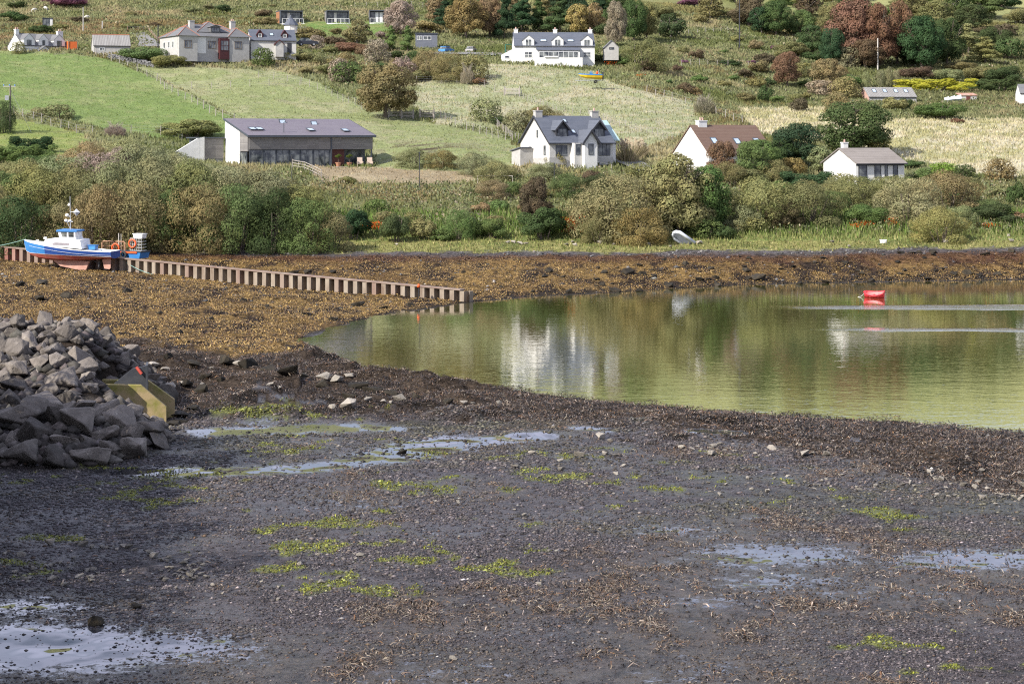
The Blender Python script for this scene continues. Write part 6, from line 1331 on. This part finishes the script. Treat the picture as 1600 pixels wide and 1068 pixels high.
def rock_mat(name, c, c2, c3, rough=.85, spec=.3):
    m, n, p = nodes(name); oi = N(n, 'ShaderNodeObjectInfo')
    b = mixc(n, mrange(n, noise(n, 2.4, 6), .35, .65, 0, 1), c, c2); b = mixc(n, mrange(n, noise(n, 6, 5), .60, .72, 0, .55), b, c3)
    v = mrange(n, oi.outputs['Random'], 0, 1, .55, 1.45); cc = N(n, 'ShaderNodeCombineColor')
    for i, k in enumerate((1.0, .985, .96)): n.links.new(math_(n, 'MULTIPLY', v, k), cc.inputs[i])
    b = mixc(n, 1.0, b, cc.outputs[0], 'MULTIPLY')
    if 'quarry' in name:     # weed and slime up to the tide mark
        ge = N(n, 'ShaderNodeNewGeometry'); sp = N(n, 'ShaderNodeSeparateXYZ'); n.links.new(ge.outputs['Position'], sp.inputs[0])
        zz = math_(n, 'ADD', sp.outputs[2], math_(n, 'MULTIPLY', noise(n, 3, 4), 1.6)); b = mixc(n, mrange(n, zz, 1.2, 2.3, .65, 0), b, (.030, .026, .019))
    n.links.new(b, p.inputs['Base Color']); p.inputs['Roughness'].default_value = rough; p.inputs['Specular IOR Level'].default_value = spec
    bump(n, p, noise(n, 7, 9, rough=.75), .9, .10); return m
RIPM = rock_mat('grey_quarry_stone', (.115, .10, .087), (.175, .153, .134), (.30, .272, .235)); WRACKM = rock_mat('weeded_boulder', (.020, .018, .014), (.036, .029, .019), (.07, .06, .045), .7, .15); STONEM = rock_mat('pale_shore_stone', (.29, .262, .222), (.22, .198, .168), (.40, .37, .33))
ROCKS = [rock_mesh(100+i, .74, 3, .13, RIPM) for i in range(14)]
rr = random.Random(11); placed = []; RB = []
def try_rock(X, d, s):
    for (x2, d2, s2) in placed:
        if (X-x2)**2+((d-d2)*.8)**2 < ((s+s2)*.33)**2: return False
    placed.append((X, d, s)); return True
def rock_at(px, py, w_, flat=None):
    w_ *= 1.16; d = hit(px, py); s = w_*d/F; placed.append(((px-800)/F*d, d, s)); RB.append((px, py, (px-800)/F*d, d, s, 1))
# the big stones along the foot and up the near face, where the photograph has them
for px, py, w_ in [(40, 722, 60), (92, 724, 54), (142, 722, 54), (205, 712, 62), (246, 700, 42), (5, 718, 40), (60, 690, 62), (105, 694, 40), (128, 672, 60), (168, 690, 44), (20, 668, 52), (48, 655, 62), (188, 668, 50), (228, 682, 50), (75, 640, 54), (15, 638, 40), (160, 650, 46), (205, 690, 46), (25, 615, 44), (108, 632, 40), (135, 640, 34), (30, 590, 40), (262, 690, 26), (210, 655, 34), (150, 644, 26), (172, 654, 28), (196, 662, 30), (222, 672, 28), (240, 680, 26)]: rock_at(px, py, w_)
tries = 0
while len(RB) < 255 and tries < 60000:
    tries += 1; X = rr.uniform(-33, -13.4); d = rr.uniform(76.5, 108); h = float(mound(np.array(X), np.array(d)))
    if h < .12: continue
    px = 800+F*X/d
    if px < -40 or px > 285: continue
    if 135 < px < 300 and 87.6 < d < 93: continue
    if 140 < px < 290 and d < 88 and rowof(d, zxy(X, d)+.75) < 632: continue
    s = rr.choice([.7, .9, 1.1, 1.35, 1.6])*(1.2 if h < 2.4 and d < 86 else .95)
    if try_rock(X, d, s): RB.append((px, 0, X, d, s, 0))
foot = sorted([r_ for r_ in RB if r_[5] and r_[1] > 700], key=lambda r_: -r_[0]); ORD = ['first', 'second', 'third', 'fourth', 'fifth', 'sixth', 'seventh', 'eighth', 'ninth', 'tenth', 'eleventh', 'twelfth']
for i, (px, py, X, d, s, big) in enumerate(RB):
    o = link(bpy.data.objects.new('boulder', ROCKS[rr.randrange(14)])); z = zxy(X, d); k = s*rr.uniform(.98, 1.12)
    o.location = (X, d, z+s*.16); o.rotation_euler = (rr.uniform(-.5, .5), rr.uniform(-.5, .5), rr.uniform(0, 6.28)); o.scale = (k*1.05, k, k*rr.uniform(.85, 1.15))
    if (px, py, X, d, s, big) in foot: lab = ORD[min(11, foot.index((px, py, X, d, s, big)))]+' big grey boulder along the foot of the rock bank, counting from the concrete outfall'
    elif big: lab = 'large angular grey boulder on the shaded face of the rock bank'
    elif d > 96: lab = 'grey stone behind the crest of the rock bank'
    elif X > -18: lab = 'grey stone on the end slope of the rock bank beside the concrete outfall'
    else: lab = 'medium grey stone on the sunlit top of the rock bank' if s < .8 else 'broad grey stone on the sunlit top of the rock bank'
    tag(o, lab, 'boulder', 'quarry stones of the rock bank')
# small rubble filling the gaps
n = 5000; X = rng.uniform(-36, -13.2, n); d = rng.uniform(76, 112, n); h = mound(X, d); k = h > .05; X, d = X[k], d[k]; n = len(X); z = tz(800+F*X/d, d)
tag(lumps('rock_rubble', X, d, z+.02, rng.uniform(.14, .42, n), mixcols([(.085, .073, .064), (.12, .104, .092), (.045, .039, .034)], [4, 3, 3], n, .2), cov_mat('rubble_stone', .9, spec=.2, fine=5), .75), kind='stuff')
# weed covered boulders over the far shore
WR = [rock_mesh(200+i, .62, 1, .12, WRACKM) for i in range(6)]
fb = [(1185, 437, 24), (1450, 438, 12), (1168, 436, 11), (982, 428, 18), (1003, 430, 12), (1073, 414, 14), (1043, 448, 16), (1020, 433, 12), (1165, 424, 14), (1110, 421, 11), (945, 427, 11), (1118, 434, 12), (1094, 439, 14), (934, 438, 12), (943, 446, 11), (1285, 404, 10), (1460, 400, 10), (1540, 398, 14), (1580, 394, 12), (1425, 396, 10), (1438, 395, 10), (1456, 395, 12), (1408, 396, 12), (62, 444, 22), (108, 466, 24), (65, 468, 18), (200, 457, 16), (136, 482, 12), (30, 446, 16), (460, 427, 14), (480, 426, 12), (520, 426, 12), (1000, 416, 10), (858, 425, 12), (880, 434, 9), (852, 432, 10), (1240, 418, 9), (1320, 412, 10), (1345, 428, 12), (1490, 430, 12), (1510, 428, 14), (1530, 432, 10), (1560, 430, 12), (1250, 444, 10), (1290, 442, 12), (1360, 440, 14), (1390, 438, 10), (1120, 447, 12), (890, 458, 14), (960, 456, 16), (1000, 455, 12), (740, 462, 10), (560, 478, 18), (600, 482, 14), (520, 500, 16), (640, 478, 12), (480, 492, 12), (420, 480, 12), (380, 470, 10), (330, 500, 12), (280, 520, 12), (250, 490, 10)]
r2 = random.Random(3)
fb += [(300, 572, 22), (322, 590, 18), (352, 566, 24), (385, 572, 30), (420, 580, 26), (452, 582, 30), (470, 590, 22), (500, 604, 24), (560, 606, 30), (585, 612, 26), (545, 622, 28), (610, 618, 22), (650, 622, 18), (700, 630, 16), (290, 600, 18), (316, 612, 22), (345, 598, 16), (628, 708, 16), (255, 640, 20), (280, 650, 24), (300, 640, 18), (262, 560, 14), (268, 664, 22), (246, 668, 18), (282, 662, 20)]
for i in range(90): fb.append((r2.uniform(250, 1600), None, r2.uniform(4, 9)))
for px, py, w_ in fb:
    d = hit(px, py) if py else r2.uniform(*( (np.interp(px, XS, KD[7])+2, 196) if px > 480 else (135, 192))); s = w_*d/F; X = (px-800)/F*d; z = zxy(X, d)
    o = link(bpy.data.objects.new('weedy_boulder', WR[r2.randrange(6)])); o.location = (X, d, z+s*.1); o.rotation_euler = (0, 0, r2.uniform(0, 6.28)); k = s*1.25; o.scale = (k, k, k*r2.uniform(.9, 1.25))
    py = py or rowof(d, z)
    lab = {(1185, 437): 'biggest dark weedy boulder at the water edge of the far shore', (1450, 438): 'dark boulder with a white scar at the water edge beyond the red dinghy', (982, 428): 'broad dark weedy boulder in the middle of the wrack'}.get((px, py))
    tag(o, lab or ('dark weedy boulder on the wrack on the boat side of the quay wall' if px < 480 and d < 178 else 'dark weedy boulder by the end of the quay wall' if px < 700 else 'dark weedy boulder on the wrack beyond the bay'), 'boulder', 'weed covered boulders on the far shore')
# pale stones
PS = [rock_mesh(300+i, .6, 1, .05, STONEM, 11) for i in range(6)]
ps = []
def stones(lab, pts, grp='pale stones on the mud', nm='stone', ms=None):
    for px, py, w_ in pts:
        d = hit(px, py); s = w_*d/F; X = (px-800)/F*d
        if mound(np.array(X), np.array(d)) > .2: continue
        o = link(bpy.data.objects.new(nm, (ms or PS)[r2.randrange(6)])); o.location = (X, d, zxy(X, d)+s*.28); o.rotation_euler = (r2.uniform(-.3, .3), r2.uniform(-.3, .3), r2.uniform(0, 6.28)); s = s*1.12+.045; o.scale = (s*1.2, s*1.05, s*r2.uniform(.9, 1.25)); tag(o, lab, 'stone', grp)
def cloud(n, cx, cy, sx, sy, lo, hi): return [(r2.gauss(cx, sx), r2.gauss(cy, sy), lo+(hi-lo)*r2.random()**2.5) for _ in range(n)]
stones('pale stone in the line of stones across the shaded mud', [(132, 853, 12), (145, 856, 8), (158, 857, 7), (166, 858, 7), (175, 858, 6), (192, 857, 9), (202, 858, 9), (210, 862, 7), (232, 866, 13), (242, 872, 15), (254, 876, 8), (262, 878, 7), (120, 851, 6), (183, 860, 5)])
stones('pale stone in the heap at the end of the stone line', cloud(26, 285, 890, 20, 8, 4, 11)+cloud(12, 275, 905, 22, 5, 4, 10)+cloud(8, 305, 900, 20, 5, 4, 8))
stones('pale stone scattered over the shaded mud above the big puddle', cloud(26, 90, 895, 55, 12, 4, 10)+[(12, 866, 10), (33, 869, 12), (48, 885, 9), (98, 917, 10), (83, 907, 12), (127, 904, 12), (143, 911, 9), (44, 906, 9), (145, 893, 9)])
stones('flat dark-edged stone alone on the shaded mud', [(80, 852, 16)])
stones('dark wet stone standing in the shaded puddle mud', [(212, 950, 14)], ms=WR); stones('dark brown rounded stone at the far edge of the big puddle', [(148, 978, 22)], ms=WR)
stones('pale stone on the mud beyond the stream', [(878, 736, 11), (874, 722, 10), (905, 715, 16), (945, 712, 9), (806, 732, 10), (817, 732, 7), (830, 710, 9), (963, 715, 8), (963, 742, 7), (975, 728, 6), (937, 685, 16), (955, 690, 8), (842, 747, 6), (915, 757, 5)])
stones('pale stone among the brown weed on the far side of the mud', [(1112, 700, 12), (1113, 712, 13), (1206, 703, 14), (1258, 713, 16), (1290, 712, 12), (1270, 712, 8), (1180, 710, 6), (1065, 700, 8), (1080, 703, 7), (1430, 668, 5)]+cloud(36, 1400, 752, 110, 8, 4, 11)+cloud(30, 1540, 775, 50, 10, 4, 9)+cloud(14, 1220, 755, 60, 10, 4, 10)+cloud(16, 1150, 705, 60, 8, 3, 7))
stones('pale stone in the seaweed near the bay edge', [(545, 637, 26), (520, 638, 10), (578, 628, 12), (626, 627, 16), (600, 629, 8), (612, 630, 7), (723, 632, 10), (737, 632, 8), (780, 632, 10), (370, 572, 14), (422, 603, 9), (435, 608, 8), (317, 604, 9), (330, 577, 6)])
stones('big pale double boulder among the weed at the bay edge', [(508, 594, 18), (524, 596, 16)]); stones('big pale boulder half covered by weed at the bay edge', [(545, 592, 14)])
stones('pale stone beside the back of the concrete outfall', [(270, 612, 16), (248, 598, 14), (285, 600, 8), (258, 580, 12), (240, 575, 14)])
stones('small pale stone on the open mud', cloud(34, 480, 885, 90, 25, 3, 6)+cloud(22, 900, 800, 200, 40, 3, 5)+cloud(14, 1300, 950, 150, 40, 3, 5)+[(562, 870, 10), (845, 915, 9), (470, 883, 9), (500, 912, 10), (530, 905, 7), (708, 1031, 10)])
stones('white stone on the shore turf below the willow bank', [(792, 381, 7), (802, 380, 7), (812, 382, 8), (822, 381, 6), (938, 381, 9), (1012, 384, 8), (1019, 381, 7), (1062, 380, 8), (1092, 382, 9), (885, 384, 7), (900, 384, 7), (895, 380, 6), (960, 383, 5), (1048, 386, 5), (620, 383, 5), (1477, 379, 9), (1300, 379, 6), (1578, 378, 9), (1577, 370, 6), (1327, 386, 6), (257, 391, 8), (270, 393, 8), (290, 394, 8), (373, 390, 10), (312, 389, 4), (350, 445, 4)], 'white stones on the shore turf')
bxq = empty('foam_box', at(1380, 380), .1, 'white foam fish box washed up on the shore turf', 'box'); mb = MB(); mb.prism([(-.28, 0), (.28, 0), (.32, .32), (-.32, .32)], 'y', -.2, .2); mb.obj('body', WPAINT, bxq, bevel=.015); mb = MB(); mb.box(-.34, -.23, .32, .34, .23, .38); mb.obj('lid', WPAINT, bxq)
bt = empty('blue_drum', at(265, 392)+Vector((0, 0, 1.0)), .2, 'small bright blue drum hung at the edge of the willow thicket', 'drum'); mb = MB(); mb.tube([(0, 0, 0), (0, 0, .55)], .19, .19, 12); mb.obj('body', LBLUE, bt); mb = MB(); mb.tube([(0, 0, -1.1), (0, 0, 0)], .03); mb.obj('stake', POLE, bt)
by = empty('red_buoy', atd(654, 164.2)+Vector((0, 0, 0)), 0, 'little red buoy standing behind the low end of the quay wall', 'buoy'); by.location.z = 1.15; mb = MB(); mb.ball((0, 0, .18), (.15, .15, .17)); mb.obj('float', LIFE, by, True); mb = MB(); mb.tube([(0, 0, -1.0), (0, 0, .1)], .03); mb.obj('stem', DARK, by)

# ---------------------------------------------------------------- concrete outfall in the rock bank
ALGC = mat('algae_stained_concrete', (.33, .245, .125), (.19, .175, .04), .9, 1.1, bmp=.5, lo=.46, hi=.66); STEEL = mat('dark_flap_steel', (.035, .038, .045), (.055, .056, .06), .55, 3)
d0 = 89.0; base = Vector(((140-800)/F*d0, d0, 0)); out = empty('concrete_outfall', base, .16, 'weathered concrete outfall with two wing walls and a dark steel flap', 'outfall')
def pz(px, py, d=d0): return ((px-140)/F*d/math.cos(.16)*.99, zy(py, d))
mb = MB(); pts = [pz(135, 600), pz(219, 603), pz(258, 638), pz(258, 668), pz(135, 668)]; mb.prism([(x, z) for x, z in pts], 'y', 0, .3); mb.obj('wing_wall', ALGC, out, bevel=.02)
mb = MB(); pts = [pz(135, 590, 91.5), pz(226, 594, 91.5), pz(266, 624, 91.5), pz(266, 668, 91.5), pz(135, 668, 91.5)]; mb.prism([(x, z) for x, z in pts], 'y', 2.0, 2.3); mb.obj('wing_wall', ALGC, out, bevel=.02)
mb = MB(); a_, b_, c_, e_ = pz(176, 603), pz(205, 580), pz(226, 576), pz(226, 640); mb.prism([a_, b_, c_, (c_[0], e_[1]), (a_[0], e_[1])], 'y', .75, .95); mb.box(c_[0]-.02, .5, e_[1], c_[0]+.07, 1.95, c_[1]+.05); fl = mb.obj('flap', STEEL, out)
mb = MB(); q1, q2 = pz(211, 577), pz(219, 588); mb.tube([(q1[0], .68, q1[1]), (q2[0], .60, q2[1])], .075, n=8); mb.obj('red_handle', mat('red_handle_paint', (.5, .08, .05), (.4, .06, .04), .5), fl)

# ---------------------------------------------------------------- terrace things, sheep, drive, dry stone wall
Km = Matrix.Translation(K.location) @ Matrix.Rotation(K.rotation_euler.z, 4, 'Z')
for x, lab in ((12.75, 'topiary ball in a terracotta pot beside the glazing post'), (14.4, 'topiary ball in a terracotta pot beside the wooden chairs')):
    o = empty('potted_tree', Km @ Vector((x, -.9, -.02)), 0, lab, 'potted plant', 'potted topiary trees on the terrace'); mb = MB(); mb.tube([(0, 0, 0), (0, 0, .55)], .26, .38, 12); mb.tube([(0, 0, .48), (0, 0, .58)], .41, .41, 12); mb.obj('pot', mat('terracotta', (.34, .17, .10), (.28, .13, .075)), o)
    mb = MB(); mb.tube([(0, 0, .5), (0, 0, 1.2)], .035); mb.obj('trunk', BARK, o); c = bpy.data.objects.new('crown', PROTO[('scrub', 'S', 0)][0]); link(c, o); c.location = (0, 0, 1.05); c.scale = (.95, .95, .85); c.color = (.09, .12, .03, 1)
for x, lab in ((16.0, 'wooden armchair next to the potted trees on the terrace'), (17.5, 'wooden armchair at the end of the terrace')):
    o = empty('wooden_armchair', Km @ Vector((x, -.9, -.02)), .15, lab, 'chair', 'wooden chairs on the terrace'); CW = mat('pale_teak', (.46, .37, .30), (.38, .30, .24), .8, 5)
    mb = MB(); mb.box(-.38, -.35, .38, .38, .3, .45); mb.obj('seat', CW, o); mb = MB(); mb.prism([(.28, .42), (.34, .42), (.55, 1.25), (.48, 1.25)], 'x', -.36, .36); mb.obj('backrest', CW, o)
    for s_ in (-.42, .36): mb = MB(); mb.box(s_, -.42, .62, s_+.08, .38, .68); mb.obj('armrest', CW, o)
    for s_ in (-.41, .35):
        for y in (-.36, .28): mb = MB(); mb.box(s_, y, 0, s_+.06, y+.07, .62); mb.obj('leg', CW, o)
WOOL = mat('sheep_wool', (.55, .52, .46), (.45, .42, .37), .95, 8, bmp=.5)
for px, py, rz, lab in ((52, 20, .3, 'white sheep grazing on the hill above the glass shelter'), (72, 17, 2.6, 'white sheep higher than its neighbour above the glass shelter'), (134, 31, .2, 'white sheep grazing beside the tall pale pole')):
    o = empty('sheep', at(px, py), rz, lab, 'sheep', 'sheep on the hill'); k = 1.15
    bm = bmesh.new(); V_ = {}
    def jv(n_, p, r_): V_[n_] = (bm.verts.new(Vector(p)*k), r_)
    for n_, p, r_ in (('p', (-.35, 0, .66), .25), ('m', (0, 0, .64), .30), ('s', (.34, 0, .68), .24), ('n', (.55, 0, .72), .13), ('h', (.72, 0, .60), .10), ('z', (.86, 0, .47), .06), ('fl', (.32, -.13, .36), .07), ('fl2', (.33, -.13, 0), .04), ('fr', (.32, .13, .36), .07), ('fr2', (.33, .13, 0), .04), ('bl', (-.36, -.14, .38), .08), ('bl2', (-.40, -.14, 0), .04), ('br', (-.36, .14, .38), .08), ('br2', (-.40, .14, 0), .04)): jv(n_, p, r_)
    for a_, b_ in (('p', 'm'), ('m', 's'), ('s', 'n'), ('n', 'h'), ('h', 'z'), ('s', 'fl'), ('fl', 'fl2'), ('s', 'fr'), ('fr', 'fr2'), ('p', 'bl'), ('bl', 'bl2'), ('p', 'br'), ('br', 'br2')): bm.edges.new((V_[a_][0], V_[b_][0]))
    me = bpy.data.meshes.new('sheep_body'); bm.verts.index_update(); rad = [V_[n_][1]*k for n_ in V_]; bm.to_mesh(me); bm.free(); me.materials.append(WOOL); bo = link(bpy.data.objects.new('body', me), o)
    md = bo.modifiers.new('skin', 'SKIN')
    for v, r_ in zip(me.skin_vertices[0].data, rad): v.radius = (r_, r_)
    me.skin_vertices[0].data[0].use_root = True; bo.modifiers.new('sub', 'SUBSURF').levels = 1
ASPH = mat('pale_asphalt', (.20, .19, .185), (.15, .145, .14), .9, 2)
def ribbon(name, pts, m, lift=.10):
    vs = []
    for (xa, ya), (xb, yb_) in pts: vs += [at(xa, ya)+Vector((0, 0, lift)), at(xb, yb_)+Vector((0, 0, lift))]
    mb = MB(); mb.add(vs, [(2*i, 2*i+1, 2*i+3, 2*i+2) for i in range(len(pts)-1)]); tag(mb.obj(name, m), kind='structure')
ribbon('driveway', [((958, 252), (985, 252)), ((968, 258), (1003, 256)), ((984, 264), (1016, 262)), ((998, 271), (1018, 269))], ASPH, .3)
ribbon('lane', [((206, 55), (226, 54)), ((214, 61), (236, 61)), ((218, 68), (246, 68)), ((214, 76), (252, 76))], ASPH, .4)
ribbon('road', [((640, 87), (640, 84)), ((690, 87), (690, 84)), ((745, 88), (745, 84.5)), ((785, 90), (785, 86))], ASPH, .35)
dw = empty('dry_stone_wall', at(170, 93), 0, 'tumbled dark dry stone wall at the edge of the green field', 'stone wall'); pts = [at(170+i*1.55, 92+i*.31) for i in range(46)]; mb = MB(); r3 = random.Random(2)
for p in pts:
    for lv in range(4):
        c = p-dw.location+Vector((r3.uniform(-.1, .1), r3.uniform(-.1, .1), .12+lv*.24)); s_ = r3.uniform(.14, .2); mb.ball(c, (s_*1.15, s_*1.2, s_*.85), 6, 4)
mb.obj('stones', mat('dark_wall_stone', (.15, .145, .15), (.22, .215, .21), .9, 3, bmp=.4), dw)
sf = empty('green_frame', at(790, 88)+Vector((0, 0, 0)), .1, 'green metal play frame beside the upper white house', 'play frame'); GRN = mat('green_metal', (.03, .16, .11), (.03, .13, .09), .5); mb = MB()
for x in (0, 1.6): mb.tube([(x, 0, -.3), (x, 0, 2.4)], .06); mb.tube([(x, 1.0, -.3), (x, 1.0, 2.4)], .06)
mb.tube([(0, 0, 2.4), (1.6, 0, 2.4), (1.6, 1, 2.4), (0, 1, 2.4), (0, 0, 2.4)], .06); mb.obj('frame_bars', GRN, sf); mb = MB(); mb.box(.05, .05, 1.1, 1.55, .95, 1.2); mb.obj('platform', WOOD, sf)

# ---------------------------------------------------------------- spruces on the near bank, out of frame, whose shade falls over the mud
for i, (X, d, h, w_) in enumerate([(-24, 28, 15, 9), (-23.5, 33, 15, 9), (-24, 38, 16, 10), (-24.5, 43, 15, 10), (-25.5, 48, 16, 10), (-26.5, 53, 15, 10), (-27.5, 58, 16, 10), (-28.5, 63, 15, 10), (-30, 68, 14, 9), (-30, 36, 19, 11), (-31, 46, 19, 11), (-33, 56, 19, 11), (-35, 66, 18, 11), (-36, 60, 20, 14), (-38, 69, 18, 14), (-42, 76, 17, 14), (-25, 68, 14, 8), (-23.8, 71, 13, 6.5), (-26.5, 74, 14, 8), (-31, 74, 15, 10), (-28, 70, 15, 9)]):
    o = empty('shore_tree', (X, d, .8), i*1.3, 'tall dark tree on the near bank whose shade crosses the mud', 'tree', 'trees on the near bank'); o.scale = (w_, w_, h)
    c = bpy.data.objects.new('crown', PROTO[('willow', 'L', i % 4)][0]); link(c, o); c.color = (.035, .055, .025, 1); link(bpy.data.objects.new('trunk', PROTO[('willow', 'L', i % 4)][1]), o)
